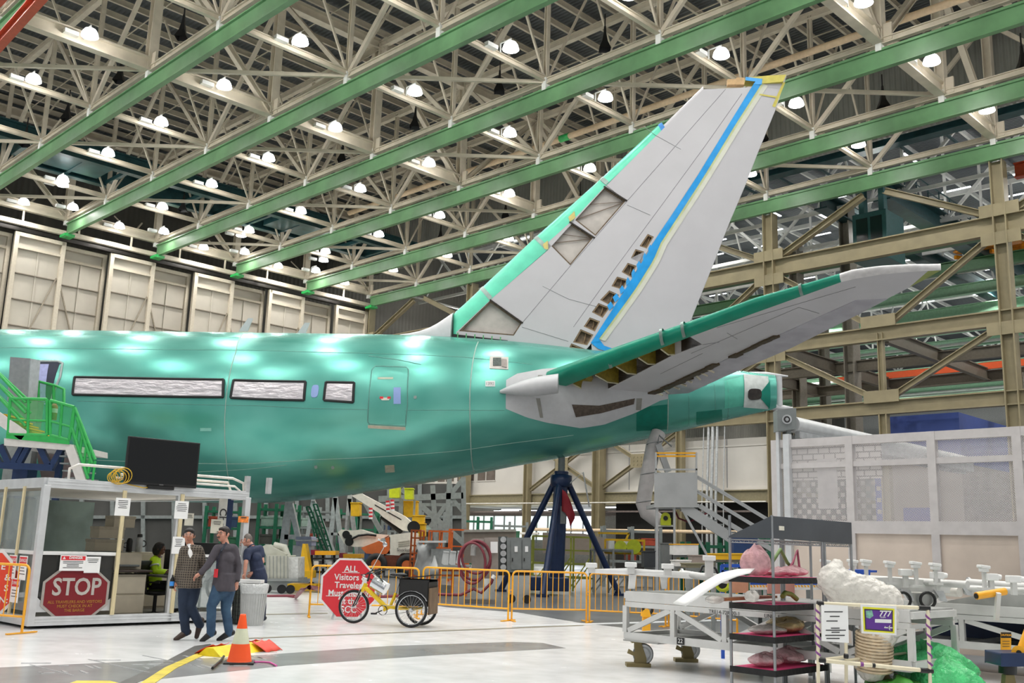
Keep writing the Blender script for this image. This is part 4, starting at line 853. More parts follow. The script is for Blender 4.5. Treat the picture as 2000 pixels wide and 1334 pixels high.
def person(label, base, J, skin, hairm, top, trouser, shoe, face, long_sleeve=True, group=None, glasses=None, moustache=False, coat=False, hs=1.0, hairlong=False, seated=False, extras=None, trm=None, curl=.4, lapel=None):
    """J: joint name -> (px, py, depth offset)"""
    base = V(base)
    def P(k): x, y, d = J[k]; return onpl(x, y, base + V((0, d, 0)), V((0, 1, 0))) - base
    t = T('person', label, 'person', base, 0, group); f = V(face).normalized(); s = V((0, 0, 1)).cross(f).normalized(); u = V((0, 0, 1))
    hc = P('head'); nk = P('neck'); sl, sr, pe = P('sl'), P('sr'), P('pel'); ch = (sl + sr) / 2 * .72 + pe * .28; wst = (sl + sr) / 2 * .3 + pe * .7
    b = MB(); b.ell(hc + u * .025 * hs - f * .012, (.078 * hs, .078 * hs, .1 * hs)); b.ell(hc + u * .02 - f * .02, .088 * hs); b.ell(hc - u * .045 * hs + f * .03, (.056 * hs, .056 * hs, .062 * hs)); b.ell(hc - u * .085 * hs + f * .05, (.03, .03, .026))
    b.ell(hc + f * .058 * hs + u * .02, (.045, .045, .05))
    b.tube([hc + f * .09 * hs + u * .03, hc + f * .108 * hs - u * .012], [.009, .017], 8); b.ell(hc + f * .103 * hs - u * .012, .0155)
    for q in (-1, 1): b.ell(hc + s * q * .083 * hs - f * .005, (.016, .02, .033)); b.ell(hc + s * q * .034 + f * .083 * hs + u * .043, (.021, .016, .009)); b.ell(hc + s * q * .042 + f * .062 - u * .012, (.028, .028, .028))
    b.ell(hc + f * .09 * hs - u * .052, (.024, .018, .008)); b.ell(hc + f * .088 * hs - u * .064, (.02, .018, .008))
    limb(b, [hc - u * .06 - f * .02, nk, nk * .6 + (sl + sr) * .2], [.056, .058, .066])
    limb(b, [sl, sr], [.05, .05]); limb(b, [ch, wst, pe], [.1, .1, .11]); b.ell(ch, (.11, .08, .12))
    for q, e, w_, h in (('sl', 'el', 'wl', 'hl'), ('sr', 'er', 'wr', 'hr')):
        a, c, d, k = P(q), P(e), P(w_), P(h); limb(b, [a, (a * .5 + c * .5), c, c * .45 + d * .55, d], [.055, .048, .04, .038, .026]); hand(b, d, k - d, J.get(h + 'n', (s * (.6 if q == 'sl' else -.6) - f * .3)) if not isinstance(J.get(h + 'n'), V) else J[h + 'n'], 1.0, curl, 1 if q == 'sl' else -1)
    legs = []
    for h_, k_, a_, t_ in (('hpl', 'kl', 'al', 'tl'), ('hpr', 'kr', 'ar', 'tr')):
        a, c, d, e = P(h_), P(k_), P(a_), P(t_); legs.append((a, c, d, e)); limb(b, [a, a * .5 + c * .5, c, c * .6 + d * .4, d], [.085, .075, .055, .055, .036])
    body = vox(put('body', b, skin, t, fix=False), .0075, 3)
    # eyes, brows, mouth
    e = MB(); e2 = MB(); e3 = MB()
    for q in (-1, 1):
        c = hc + s * q * .033 + f * .0885 * hs + u * .027; e.ell(c, (.012, .01, .007)); e2.ell(c + f * .007, (.0065, .0065, .0065)); e3.tube([c + u * .019 - s * .016 + f * .006, c + u * .022 + f * .008, c + u * .019 + s * .016 + f * .004], .0042, 6)
    ey = put('eye', e, mat('eye_white', '#d9d4cc', .3, 0, 0), t); put('pupil', e2, mat('dark_pupil', '#1d130d', .2, 0, 0), ey); put('eyebrow', e3, hairm, t)
    put('lips', MB().ell(hc + f * .104 * hs - u * .057, (.022, .01, .006)), mat('lip_tone', '#8f4f45', .5, 0, .05), t)
    hm = MB(); hm.ell(hc + u * .05 * hs - f * .026, (.089 * hs, .089 * hs, .084 * hs), 20, 12); hm.ell(hc + u * .02 - f * .05, (.082, .072, .085), 16, 10); hm.ell(hc + u * .085 * hs + f * .022, (.066, .058, .036))
    for q in (-1, 1): hm.ell(hc + s * q * .074 + u * .018 + f * .0, (.02, .026, .046))
    if hairlong:
        hm.ell(hc - f * .06 - u * .03, (.1, .095, .12)); hm.ell(hc - f * .03 + u * .02, .108)
    vox(put('hair', hm, hairm, t, fix=False), .008, 2)
    if glasses:
        gm = MB()
        for q in (-1, 1): gm.ring(hc + s * q * .034 + f * .104 * hs + u * .026, f, .023, .0022, 16, 5); gm.tube([hc + s * q * .056 + f * .1 * hs + u * .03, hc + s * q * .086 - f * .01 + u * .025], .002, 5)
        gm.tube([hc + s * .011 + f * .106 + u * .03, hc - s * .011 + f * .106 + u * .03], .002, 5); put('glasses', gm, glasses, t)
    if moustache: put('moustache', MB().tube([hc + f * .1 - u * .046 - s * .03, hc + f * .113 - u * .036, hc + f * .1 - u * .046 + s * .03], [.004, .008, .004], 8), hairm, t)
    c_ = MB(); hem = P('hem') if 'hem' in J else pe
    limb(c_, [sl, sl * .5 + sr * .5 - u * .0, sr], [.075, .085, .075]); limb(c_, [ch + s * .06, ch - s * .06], [.105, .105]); limb(c_, [ch, wst, pe], [.128, .145, .15]); c_.tube([wst, pe, hem, hem - V((0, 0, .05))], [.15, .165, .172, .172], 18); [c_.tube([wst + s * k, pe + s * k, hem + s * k - V((0, 0, .05))], [.13, .14, .145], 16) for k in (-.05, .05)]
    c_.tube([nk * .75 + (sl + sr) * .125, nk * .55 + (sl + sr) * .225], [.066, .085], 14)
    for q, e_, w_ in (('sl', 'el', 'wl'), ('sr', 'er', 'wr')):
        a, c, d = P(q), P(e_), P(w_)
        if long_sleeve: limb(c_, [a, (a + c) / 2, c, (c + d) / 2, c * .1 + d * .9], [.078, .068, .058, .053, .046])
        else: limb(c_, [a, a * .45 + c * .55], [.08, .075])
    folds(vox(put('shirt', c_, top, t, fix=False), .012, 5), .014)
    tr = MB(); limb(tr, [pe, (legs[0][0] + legs[1][0]) / 2], [.14, .14])
    for a, c, d, e_ in legs: limb(tr, [pe * .4 + a * .6, a, a * .5 + c * .5, c, c * .5 + d * .5, d * .97 + c * .03], [.13, .115, .1, .078, .074, .068])
    folds(vox(put('trousers', tr, trouser, t, fix=False), .012, 5), .012)
    for i, (a, c, d, e_) in enumerate(legs):
        v = (e_ - d); v = V((v.x, v.y, v.z)); sh = MB(); hl = d - v.normalized() * .05 - (V((0, 0, .05)) if abs(v.z) < .16 else V())
        k = V((0, 0, .035)); sh.tube([hl + k, hl * .5 + e_ * .5 + k * .9, e_ + k * .1], [.046, .05, .036], 12); sh.ell(hl + k, .048); sh.ell(e_ + k * .1, .037); sh.tube([d + (c - d).normalized() * .06, hl * .75 + e_ * .25 + k], [.05, .05], 12)
        vox(put('shoe', sh, shoe, t, fix=False), .009, 2)
    if extras: extras(t, P, f, s, u, hc, nk, ch, wst)
    return t
def lanyard(t, P, f, s, u, hc, nk, ch, wst):
    put('lanyard', MB().tube([nk + s * .06 + f * .02, ch + f * .155 + s * .02 + u * .08, ch * .5 + wst * .5 + f * .18 - u * .02], .006, 5).tube([nk - s * .06 + f * .02, ch + f * .155 - s * .03 + u * .08, ch * .5 + wst * .5 + f * .18 - u * .02], .006, 5), mat('lanyard_navy', '#1b2238', .6), t)
    c = ch * .5 + wst * .5 + f * .185 - u * .1; put('badge', MB().cb(c, (.012, .07, .13), atan2(f.y, f.x)), RED, t, label='red badge on a navy lanyard')
    put('collar', MB().tube([nk + s * .05 + f * .03, ch + f * .14 + s * .03 + u * .12], [.02, .015], 6).tube([nk - s * .05 + f * .03, ch + f * .14 - s * .03 + u * .12], [.02, .015], 6), mat('collar_dark_blue', '#2b3340', .7), t)
    w = P('wr'); put('wristwatch', MB().ring(w + u * .012, (P('hr') - w), .033, .011, 16, 6), BLACK, t)
def bottle1(t, P, f, s, u, hc, nk, ch, wst):
    put('undershirt', vox_m([(nk - u * .02 + f * .03, .045), (nk - u * .06 + f * .07, .04), (ch + f * .095 + u * .06, .034), (ch + f * .11, .012)]), PAPER, t, label='white undershirt at the open collar')
def vox_m(L_):
    m = MB(); m.tube([p for p, r in L_], [r for p, r in L_], 10); return m
JEAN1 = mat('dark_jeans', '#1d2c42', .8, 0, .2, 6, bump=.2); JEAN2 = mat('blue_jeans', '#3a5873', .8, 0, .3, 5, hex2='#25405c', bump=.2)
B1 = g(366, 1250) ; m1 = person('person in brown plaid shirt and dark jeans walking with a bottle', B1, dict(head=(369, 1047, 0), neck=(371, 1063, .02), sl=(360, 1075, -.05), sr=(388, 1074, .05), el=(350, 1110, 0), wl=(343, 1137, -.03), hl=(340, 1148, -.05), er=(399, 1110, .1), wr=(386, 1132, -.02), hr=(374, 1134, -.08), pel=(370, 1134, 0), hem=(371, 1142, 0),
     hpl=(362, 1146, -.03), kl=(358, 1190, -.05), al=(363, 1236, 0), tl=(343, 1249, -.1), hpr=(379, 1146, .04), kr=(373, 1186, -.02), ar=(391, 1222, .12), tr=(384, 1244, .1)), SKIN1, HAIR, plaid(), JEAN1, mat('brown_leather', '#3d2c22', .5, 0, .2), (.2, -1, 0), glasses=mat('clear_glasses', '#cfc8c8', .2, .3, 0), extras=bottle1)
B2 = g(424, 1252); m2_ = person('person in grey shirt and blue jeans with a red badge, mid-stride', B2, dict(head=(436, 1044, 0), neck=(440, 1060, .02), sl=(425, 1072, -.08), sr=(456, 1072, .08), el=(407, 1103, -.15), wl=(391, 1120, -.22), hl=(378, 1129, -.24), er=(466, 1106, .08), wr=(463, 1136, .02), hr=(461, 1149, 0), pel=(437, 1141, 0), hem=(437, 1148, 0),
     hpl=(427, 1152, -.04), kl=(413, 1184, -.14), al=(412, 1238, -.1), tl=(394, 1252, -.14), hpr=(446, 1152, .05), kr=(441, 1190, .03), ar=(448, 1237, .1), tr=(427, 1250, .06)), SKIN2, HAIRB, mat('charcoal_fleece', '#4b474e', .85, 0, .12, 8), JEAN2, BLACK, (-.5, -1, -.05), moustache=True, glasses=mat('thin_glasses', '#5b4a3e', .3, .3, 0), extras=lanyard)
B3 = g(508, 1215); m3 = person('person in navy T-shirt bending over the waste bin', B3, dict(head=(480, 1056, -.05), neck=(488, 1062, 0), sl=(484, 1078, -.18), sr=(507, 1072, .12), el=(480, 1100, -.3), wl=(478, 1120, -.32), hl=(476, 1130, -.32), er=(513, 1097, .02), wr=(494, 1118, -.12), hr=(485, 1126, -.15), pel=(506, 1128, 0), hem=(505, 1130, 0),
     hpl=(500, 1135, -.08), kl=(500, 1172, -.12), al=(500, 1208, -.08), tl=(488, 1213, -.16), hpr=(511, 1135, .06), kr=(513, 1172, .02), ar=(512, 1208, .06), tr=(501, 1214, 0)), SKIN2, mat('grey_hair', '#6e6660', .6, 0, .2), mat('navy_tshirt', '#26304a', .8, 0, .12, 8), mat('navy_trousers', '#18233a', .8, 0, .15), BLACK, (-.8, -.5, -.35), long_sleeve=False)
HV = mat('hi_vis_yellow_green', '#c8f016', .6, 0, .08)
def stripes(t, P, f, s, u, hc, nk, ch, wst): put('reflective_band', MB().ring(P('el') * .5 + P('sl') * .5, (P('el') - P('sl')), .083, .018, 16, 5), mat('reflective_silver', '#d5d9d9', .3, .4), t)
B4 = g(305, 1206); person('person in yellow high-visibility jacket seated at the desk in the booth', B4, dict(head=(313, 1072, 0), neck=(309, 1085, .02), sl=(300, 1094, -.12), sr=(306, 1093, .12), el=(303, 1116, -.18), wl=(322, 1119, -.16), hl=(332, 1119, -.15), er=(310, 1115, .18), wr=(325, 1117, .16), hr=(334, 1117, .15), pel=(300, 1140, 0), hem=(300, 1138, 0),
     hpl=(304, 1145, -.1), kl=(335, 1147, -.12), al=(334, 1182, -.12), tl=(346, 1190, -.12), hpr=(304, 1145, .1), kr=(335, 1146, .12), ar=(334, 1181, .12), tr=(346, 1189, .12)), SKIN3, HAIR, HV, mat('black_trousers', '#1a1a1c', .8), BLACK, (1, -.1, -.1), hairlong=True, extras=stripes)
B5 = g(6, 1205); person('person in high-visibility jacket and dark hood behind the left sign', B5, dict(head=(14, 1066, 0), neck=(12, 1079, .02), sl=(4, 1090, -.1), sr=(20, 1090, .1), el=(0, 1115, -.12), wl=(-8, 1130, -.2), hl=(-14, 1132, -.2), er=(22, 1116, .1), wr=(12, 1132, -.05), hr=(4, 1134, -.08), pel=(8, 1142, 0), hem=(8, 1138, 0),
     hpl=(4, 1145, -.1), kl=(-24, 1148, -.14), al=(-24, 1186, -.1), tl=(-36, 1195, -.1), hpr=(12, 1145, .1), kr=(-20, 1147, .1), ar=(-20, 1184, .1), tr=(-32, 1193, .1)), SKIN2, mat('dark_hood_cloth', '#2b2d2c', .8), HV, mat('black_trousers'), BLACK, (-1, .2, 0), hairlong=True)
# bottle in the first man's hand
hp = B1 + (onpl(341, 1139, B1, V((0, 1, 0))) - B1); t = T('drink_bottle', 'dark bottle with blue label held by the person in plaid', 'bottle', hp + V((-.015, -.08, -.02)), 0)
put('bottle_body', MB().lathe([(0, -.06), (.034, -.06), (.034, .07), (.014, .12), (.014, .15), (0, .15)], n=16), BLACK, t); put('label_band', MB().lathe([(.036, -.02), (.036, .05)], n=16), mat('label_blue', '#3c8fe0', .4), t)

# ------------------------------------------------ glass booth
BO = g(56, 1229); BA = radians(46.5); bm_ = Matrix.Translation(BO) @ Matrix.Rotation(BA, 4, 'Z'); bmi = bm_.inverted()
def BFp(x, y, dy=0):
    d = bmi.to_3x3() @ ray(x, y); o = bmi @ EYEP; return o + d * ((dy - o.y) / d.y)
BL = BFp(472, 1100).x; BH = 2.38; BD = 5.2
bt = T('check_in_booth', 'aluminium framed check-in booth with plastic sheeting walls', 'booth', BO, BA)
f = MB()
for x in (0, BFp(338, 1100).x, BL):
    f.box(x - .05, -.05, .05, x + .05, .05, BH)
for x in (0, 1.5, BL):
    if x: f.box(x - .05, BD - .05, .05, x + .05, BD + .05, BH)
put('post', MB().box(-.06, -.06, .05, .06, .06, BH), ALU, bt, bev=.01); put('post', MB().box(BFp(338, 1100).x - .05, -.05, .05, BFp(338, 1100).x + .05, .05, BH), ALU, bt, bev=.01); put('post', MB().box(BL - .06, -.06, .05, BL + .06, .06, BH), ALU, bt, bev=.01)
for x, y in ((0, BD), (BL * .5, BD), (BL, BD)): put('post', MB().box(x - .05, y - .05, .05, x + .05, y + .05, BH), ALU, bt, bev=.01)
for z, h in ((.05, .15), (BH - .05, .17)):
    b = MB(); b.box(0, -.05, z, BL, .05, z + h); b.box(-.05, 0, z, .05, BD, z + h); b.box(0, BD - .05, z, BL, BD + .05, z + h); b.box(BL - .05, 0, z, BL + .05, BD, z + h)
    for k in (.06, .11): b.box(0, -.056, z + k, BL, -.05, z + k + .02)
    put('frame_rail', b, ALU, bt, bev=.006)
put('roof_panel', MB().box(.05, .05, BH - .02, BL - .05, BD - .05, BH + .02), mat('cream_roof_panel', '#e5ddcf', .6, 0, .05), bt)
put('floor_panel', MB().box(.05, .05, .06, BL - .05, BD - .05, .12), mat('booth_floor', '#6f6c65', .6, 0, .1), bt)
mid = BFp(150, 1081).z; wpx = BFp(226, 1100).x
put('mid_rail', MB().box(.06, -.045, mid - .03, wpx, .045, mid + .03), WHITE, bt, bev=.01); put('mid_rail', MB().box(-.045, .06, mid - .03, .045, BD - .06, mid + .03), WHITE, bt); put('mid_rail', MB().box(BFp(345, 1100).x, -.03, mid - .03, BL - .06, .03, mid + .02), WHITE, bt)
put('lower_panel', MB().box(.07, -.01, .28, wpx - .03, .01, mid - .03), SMOKE, bt, label='dark tinted lower panel with the stop sign'); put('lower_panel', MB().box(BFp(345, 1100).x, -.01, .28, BL - .07, .01, mid - .05), CLEAR, bt)
put('corner_gusset', MB().prism([(.06, -.015, .27), (.35, -.015, .27), (.06, -.015, .52)], (0, .01, 0)).prism([(wpx - .03, -.015, .27), (wpx - .32, -.015, .27), (wpx - .03, -.015, .48)], (0, .01, 0)), ALU, bt)
put('sheeting', MB().box(.06, BD - .01, .3, BL * .82, BD + .01, BH - .1), mat('hazy_plastic_sheet', '#8fa29b', .25, 0, .3, 1.2, bump=.6, alpha=.8), bt, label='hazy plastic sheeting at the back'); put('sheeting', MB().box(-.01, .06, .28, .01, BD - .06, BH - .1), CLEAR, bt)
for x, yb in ((226, 1213), (341, 1200)):
    a = BFp(x, yb - 10); put('wooden_post', MB().box(BFp(x, 1100).x - .035, -.075, .2, BFp(x, 1100).x + .035, -.045, BH - .02), WOOD, bt)
for y in (.75, 1.6, 3.2): put('wooden_post', MB().box(-.08, y - .035, .2, -.05, y + .035, BH - .02), WOOD, bt)
rl = MB(); rl.tube([(.35, -.02, BH + .12), (.35, -.02, BH + .3), (.5, -.02, BH + .38), (BL * .55, -.02, BH + .38)], .025, 8)
rl.tube([(BL * .5, .1, BH + .36), (BL - .3, .1, BH + .36), (BL - .05, .1, BH + .28), (BL - .02, .1, BH + .1)], .025, 8); rl.tube([(BL * .4, .6, BH + .3), (BL - .1, .6, BH + .3), (BL, .6, BH + .1)], .025, 8)
rl.tube([(1.2, 0, BH + .2), (BL - .3, 0, BH + .2), (BL - .15, 0, BH + .1)], .022, 8)
put('roof_rail', rl, mat('pale_tube', '#dcd8d0', .35, .2), bt, label='pale tube rails on the roof')
for x in (1.9, 3.9, 4.4): put('rail_clamp', MB().box(x - .04, -.05, BH + .1, x + .04, .05, BH + .42), STEEL, bt)
yc = MB()
for k in range(6): yc.ring((1.12 + .03 * k, -.05 - .02 * k, BH + .2 + .02 * (k % 3)), (.3, 1, .2 * (k % 2)), .09 + .01 * k, .008, 18, 5)
yc.tube([(1.4, -.05, BH + .1), (1.7, -.09, BH + .05), (2.0, -.09, BH + .1)], .009, 5); tag(put('coiled_cable', yc, mat('yellow_cable', '#d9b02c', .5), None, BO, (0, 0, BA)), 'yellow coiled cable hung on the booth roof beside the screen', 'cable')
# stop sign
c = BFp(147, 1159); ss = T('stop_sign', 'dark red octagonal STOP sign hung in the booth window', 'sign', bm_ @ V((c.x, -.03, c.z)), BA)
put('border', MB().prism(octo(1.16, .94, 0, 0, .29), (0, .01, 0)), mat('sign_border_grey', '#a9a29b', .5), ss); put('panel', MB().prism([(x, -.004, z) for x, y, z in octo(1.07, .86, 0, 0, .29)], (0, .01, 0)), mat('stop_dark_red', '#7a141e', .4, 0, .05), ss)
text('stop_lettering', 'STOP', .40, mat('stop_letter_grey', '#b8b2ab', .5), ss, (0, -.008, .1), (pi / 2, 0, 0), .002, bold=.008, xs=.88)
for s_, z in (('ALL TRAVELERS AND VISITORS', -.14), ('MUST CHECK IN AT', -.21), ('THE BARGE', -.28)): text('sign_lettering', s_, .068, mat('sign_amber', '#b5842c', .5), ss, (0, -.008, z), (pi / 2, 0, 0), .001)
def poster(name, lab, x0, y0, x1, y1, head=None, headc=RED, grp=None, dy=-.08, ls=6, pm=PAPER, m=None):
    a, b = BFp(x0, y0, dy), BFp(x1, y1, dy); w, h = abs(b.x - a.x), abs(a.z - b.z); t = T(name, lab, 'notice', bm_ @ V(((a.x + b.x) / 2, dy, (a.z + b.z) / 2)), BA, grp)
    put('sheet', MB().box(-w / 2, 0, -h / 2, w / 2, .006, h / 2), pm, t)
    if head: put('header', MB().box(-w / 2 + .015, -.002, h * .18, w / 2 - .015, .001, h / 2 - .015), headc, t); text('header_lettering', head, h * .22, WHITE, t, (.04, -.004, h * .33), (pi / 2, 0, 0), .001, bold=.002); put('warning_triangle', MB().prism([(-w * .42, -.003, h * .24), (-w * .3, -.003, h * .24), (-w * .36, -.003, h * .42)], (0, .001, 0)), WHITE, t)
    l = MB(); lines(l, -w * .4, w * .4, [h * ((.1 if head else .35) - .1 * k) for k in range(ls)], -.003, .01); put('print_lines', l, INK, t); return t
poster('danger_sign', 'white and red DANGER notice above the STOP sign', 119, 1084, 166, 1115, 'DANGER', ls=5)
poster('handwritten_notice', 'white handwritten notice right of the DANGER notice', 167, 1087, 194, 1119, ls=3)
poster('paper_notice', 'white paper notice taped on the booth header, left one', 227, 972, 252, 1008, ls=5)
poster('paper_notice', 'white paper notice taped on the booth header, right one', 343, 978, 366, 1014, ls=5)
poster('paper_notice', 'white notice with blue tape beside the person in plaid', 338, 1048, 359, 1082, ls=5)
poster('paper_notice', 'pale notice behind the first man, under the booth roof', 362, 1002, 377, 1027, ls=3, dy=.3, pm=mat('cream_paper', '#e3dfcf', .7)); poster('paper_notice', 'cream note between the two walking men', 413, 1014, 434, 1042, ls=3, dy=.4, pm=mat('cream_paper'))
poster('flyer', 'orange and yellow flyer taped to the right booth post', 466, 1008, 485, 1021, ls=2, pm=mat('flyer_orange', '#e8863a', .6, 0, .4, 20))
bp = T('banner', 'white and blue vertical banner hanging in the booth', 'banner', bm_ @ BFp(437, 1000, .5), BA); put('cloth', MB().box(-.12, 0, -.35, .07, .01, .3), mat('banner_white', '#dcdcd6', .7), bp); put('blue_band', MB().box(.07, 0, -.35, .2, .01, .3), NAVY, bp); text('banner_lettering', 'Cho', .22, INK, bp, (-.02, -.004, -.12), (pi / 2, pi / 2, 0), .001, bold=.003)
for i, (y, z) in enumerate(((.35, .98), (.8, .98), (.55, .6))):
    t = T('danger_sign', 'small red headed DANGER notice on the booth side wall, %s' % ('left', 'right', 'lower')[i], 'notice', bm_ @ V((-.09, y, z)), BA - pi / 2, 'small notices on the booth side wall'); put('sheet', MB().box(-.17, 0, -.2, .17, .006, .2), PAPER, t); put('header', MB().box(-.15, -.002, .06, .15, .001, .18), RED, t); text('header_lettering', 'DANGER', .08, WHITE, t, (.02, -.004, .12), (pi / 2, 0, 0), .001); l = MB(); lines(l, -.13, .13, (0, -.05, -.1), -.003); put('print_lines', l, INK, t)
# TV
a, b = BFp(236, 955), BFp(376, 955); t = T('flat_screen', 'large black flat screen standing on the booth roof', 'screen', bm_ @ V(((a.x + b.x) / 2, -.12, BH + .1)), BA - .03)
wv_ = (b.x - a.x) / 2; put('case', MB().box(-wv_, 0, 0, wv_, .06, .86), BLACK, t, bev=.01); put('screen', MB().box(-wv_ + .03, -.003, .05, wv_ - .03, .002, .83), mat('screen_black', '#050505', .15, 0, 0), t); put('power_mark', MB().box(-.04, -.004, .015, .04, 0, .03), mat('grey_mark', '#777777'), t); put('stand', MB().box(-.25, -.02, -.06, .25, .15, 0).box(-.05, .05, 0, .05, .12, .4), BLACK, t)
# inside of the booth
def inb(name, lab, cat, x, y, parts, z=.12, rz=0, grp=None):
    t = T(name, lab, cat, bm_ @ V((x, y, z)), BA + rz, grp)
    for nm, mb, m in parts: put(nm, mb, m, t, bev=.008)
    return t
IX = lambda x, y, dy: BFp(x, y, dy).x
inb('file_cabinet', 'wide beige lateral file cabinet inside the booth, behind the desk', 'cabinet', IX(290, 1140, 2.5), 2.5, [('body', MB().box(-.55, -.25, 0, .55, .25, 1.12), BEIGE)] + [('drawer', MB().box(-.53, -.27, .04 + .36 * k, .53, -.25, .37 + .36 * k), BEIGE) for k in range(3)] + [('handle', MB().box(-.1, -.285, .3 + .36 * k, .1, -.27, .33 + .36 * k), GREYP) for k in range(3)])
inb('drawer_pedestal', 'beige drawer pedestal under the counter in the booth', 'cabinet', IX(238, 1160, 1.0), 1.0, [('body', MB().box(-.3, -.3, 0, .3, .3, .74), BEIGE), ('drawer', MB().box(-.28, -.32, .04, .28, -.3, .36), BEIGE), ('drawer', MB().box(-.28, -.32, .39, .28, -.3, .7), BEIGE)])
inb('counter', 'dark counter top on the drawer pedestal', 'counter', IX(232, 1110, .95), .95, [('top', MB().box(-.9, -.35, 0, .5, .35, .04), mat('dark_brown_top', '#3b2d28', .4)), ('leg', MB().box(-.85, -.3, -.74, -.8, .3, 0), GREYP)], z=.9)
inb('printer', 'beige printer on top of the counter in the booth', 'printer', IX(238, 1090, 1.3), 1.3, [('body', MB().box(-.28, -.25, 0, .28, .25, .3), BEIGE), ('paper_tray', MB().box(-.2, -.35, .05, .2, -.25, .09), GREYP)], z=.94)
for k, (x, y, z) in enumerate(((205, 1060, 1.25), (200, 1050, 1.5), (215, 1045, 1.72))): inb('storage_box', 'pale storage box stacked at the back of the booth, %s' % ('lowest', 'middle', 'top')[k], 'box', IX(x, y, 2.3) + .1 * k, 2.3, [('carton', MB().box(-.3 + .03 * k, -.2, 0, .3 - .05 * k, .2, .22), BEIGE), ('lid', MB().box(-.31 + .03 * k, -.21, .17, .31 - .05 * k, .21, .23), mat('lid_beige', '#b5ab98', .5))], z=z)
inb('box_stand', 'grey stand below the storage boxes in the booth', 'stand', IX(204, 1100, 2.3), 2.3, [('body', MB().box(-.35, -.22, 0, .35, .22, 1.12), GREYP), ('door', MB().box(-.33, -.24, .05, .33, -.22, 1.08), BEIGE)])
inb('thermos', 'black and silver thermos on the file cabinet', 'thermos', IX(270, 1080, 2.4), 2.4, [('flask', MB().lathe([(0, 0), (.07, 0), (.07, .25), (.05, .3)], n=16), STEEL), ('lid', MB().lathe([(.055, .3), (.05, .36), (0, .37)], n=16), BLACK), ('handle', MB().ring((.09, 0, .17), (0, 1, 0), .06, .012, 12, 6), BLACK)], z=1.24)
inb('thermos', 'second black thermos to the left on the file cabinet', 'thermos', IX(262, 1080, 2.4) - .12, 2.4, [('flask', MB().lathe([(0, 0), (.06, 0), (.06, .22), (.04, .27), (0, .28)], n=16), BLACK), ('handle', MB().ring((-.08, 0, .13), (0, 1, 0), .05, .01, 12, 6), BLACK)], z=1.24)
inb('desk', 'small dark desk in front of the seated person', 'desk', IX(335, 1120, .9), .9, [('top', MB().box(-.3, -.4, .68, .5, .5, .72), mat('desk_grey', '#5a5854', .5)), ('leg', MB().box(-.27, -.37, 0, -.23, -.33, .68), GREYP), ('leg', MB().box(.43, -.37, 0, .47, -.33, .68), GREYP), ('leg', MB().box(.43, .43, 0, .47, .47, .68), GREYP)])
inb('monitor', 'black computer monitor on the desk beside the seated person', 'monitor', IX(334, 1100, .8), .8, [('screen_case', MB().box(-.02, -.25, .1, .03, .25, .48), BLACK), ('stand', MB().box(-.08, -.1, 0, .08, .1, .02).box(-.01, -.03, 0, .02, .03, .15), BLACK)], z=.85)
# office chair
t = T('office_chair', 'black office chair under the seated person in the booth', 'chair', g(299, 1209), 0)
put('seat', MB().ell((0, 0, .5), (.27, .26, .06)), BLACK, t); put('backrest', MB().sheet([[(-.3 - .06 * sin(pi * j / 6) + .1 * (k / 6), -.24 + .48 * k / 6 * 1.0, .58 + .085 * j) for k in range(7)] for j in range(7)]), BLACK, t, solid=.04); put('gas_column', MB().cyl((0, 0, .12), (0, 0, .46), .035), BLACK, t)
for k in range(5): a = 2 * pi * k / 5; put('base_arm', MB().bar((0, 0, .13), (.3 * cos(a), .3 * sin(a), .09), .04, .03), BLACK, t); put('caster', MB().cyl((.3 * cos(a), .3 * sin(a) - .015, .032), (.3 * cos(a), .3 * sin(a) + .015, .032), .032), BLACK, t)
for q in (-1, 1): put('armrest', MB().tube([(-.1, .27 * q, .5), (-.1, .29 * q, .7), (.15, .29 * q, .7)], .02, 6), BLACK, t)
# clutter in the right bay of the booth
t = T('equipment_rack', 'dark rack of coiled hoses and bottles behind the walking men', 'rack', bm_ @ V((IX(400, 1150, 1.0), 1.0, .12)), BA)
put('frame', MB().bar((-.6, 0, 0), (-.6, 0, 1.3), .04).bar((.6, 0, 0), (.6, 0, 1.3), .04).bar((-.6, 0, 1.0), (.6, 0, 1.0), .04).bar((-.6, 0, .6), (.6, 0, .6), .04), BLACK, t); put('gas_bottle', MB().cyl((-.35, -.1, .15), (-.1, -.1, .75), .06), WHITE, t); h = MB(); [h.ring((.2, -.1 - .02 * k, .5), (0, 1, .1), .2 + .02 * k, .02, 20, 6) for k in range(4)]; put('coiled_hose', h, BLACK, t); put('shelf_box', MB().box(-.5, -.2, 1.02, .5, .2, 1.35), BLACK, t)
# waste bins
p = g(491, 1221); t = T('waste_bin', 'pale grey ribbed waste bin with a plastic liner', 'bin', p, 0)
put('bin_body', MB().lathe([(.2, 0), (.24, .72)] , n=28), mat('bin_pale_grey', '#b9bab8', .5, 0, .06), t)
rb = MB(); [rb.tube([(.203 * cos(a), .203 * sin(a), .03), (.238 * cos(a), .238 * sin(a), .6)], .008, 5) for a in [2 * pi * k / 28 for k in range(28)]]; put('ribs', rb, mat('bin_pale_grey'), t); put('bin_liner', MB().lathe([(.245, .58), (.262, .66), (.27, .74), (.25, .76), (.2, .7)], n=28), mat('liner_film', '#dcdedd', .2, 0, .1, 20, bump=.8, alpha=.85), t)
p = g(470, 1219); t = T('wire_basket', 'dark wire mesh bin left of the pale waste bin', 'bin', p, 0); b = MB()
for k in range(18): a = 2 * pi * k / 18; b.tube([(.16 * cos(a), .16 * sin(a), 0), (.2 * cos(a), .2 * sin(a), .72)], .006, 4)
for k in range(10): b.ring((0, 0, .02 + .075 * k), (0, 0, 1), .16 + .004 * k * 1.1, .005, 20, 4)
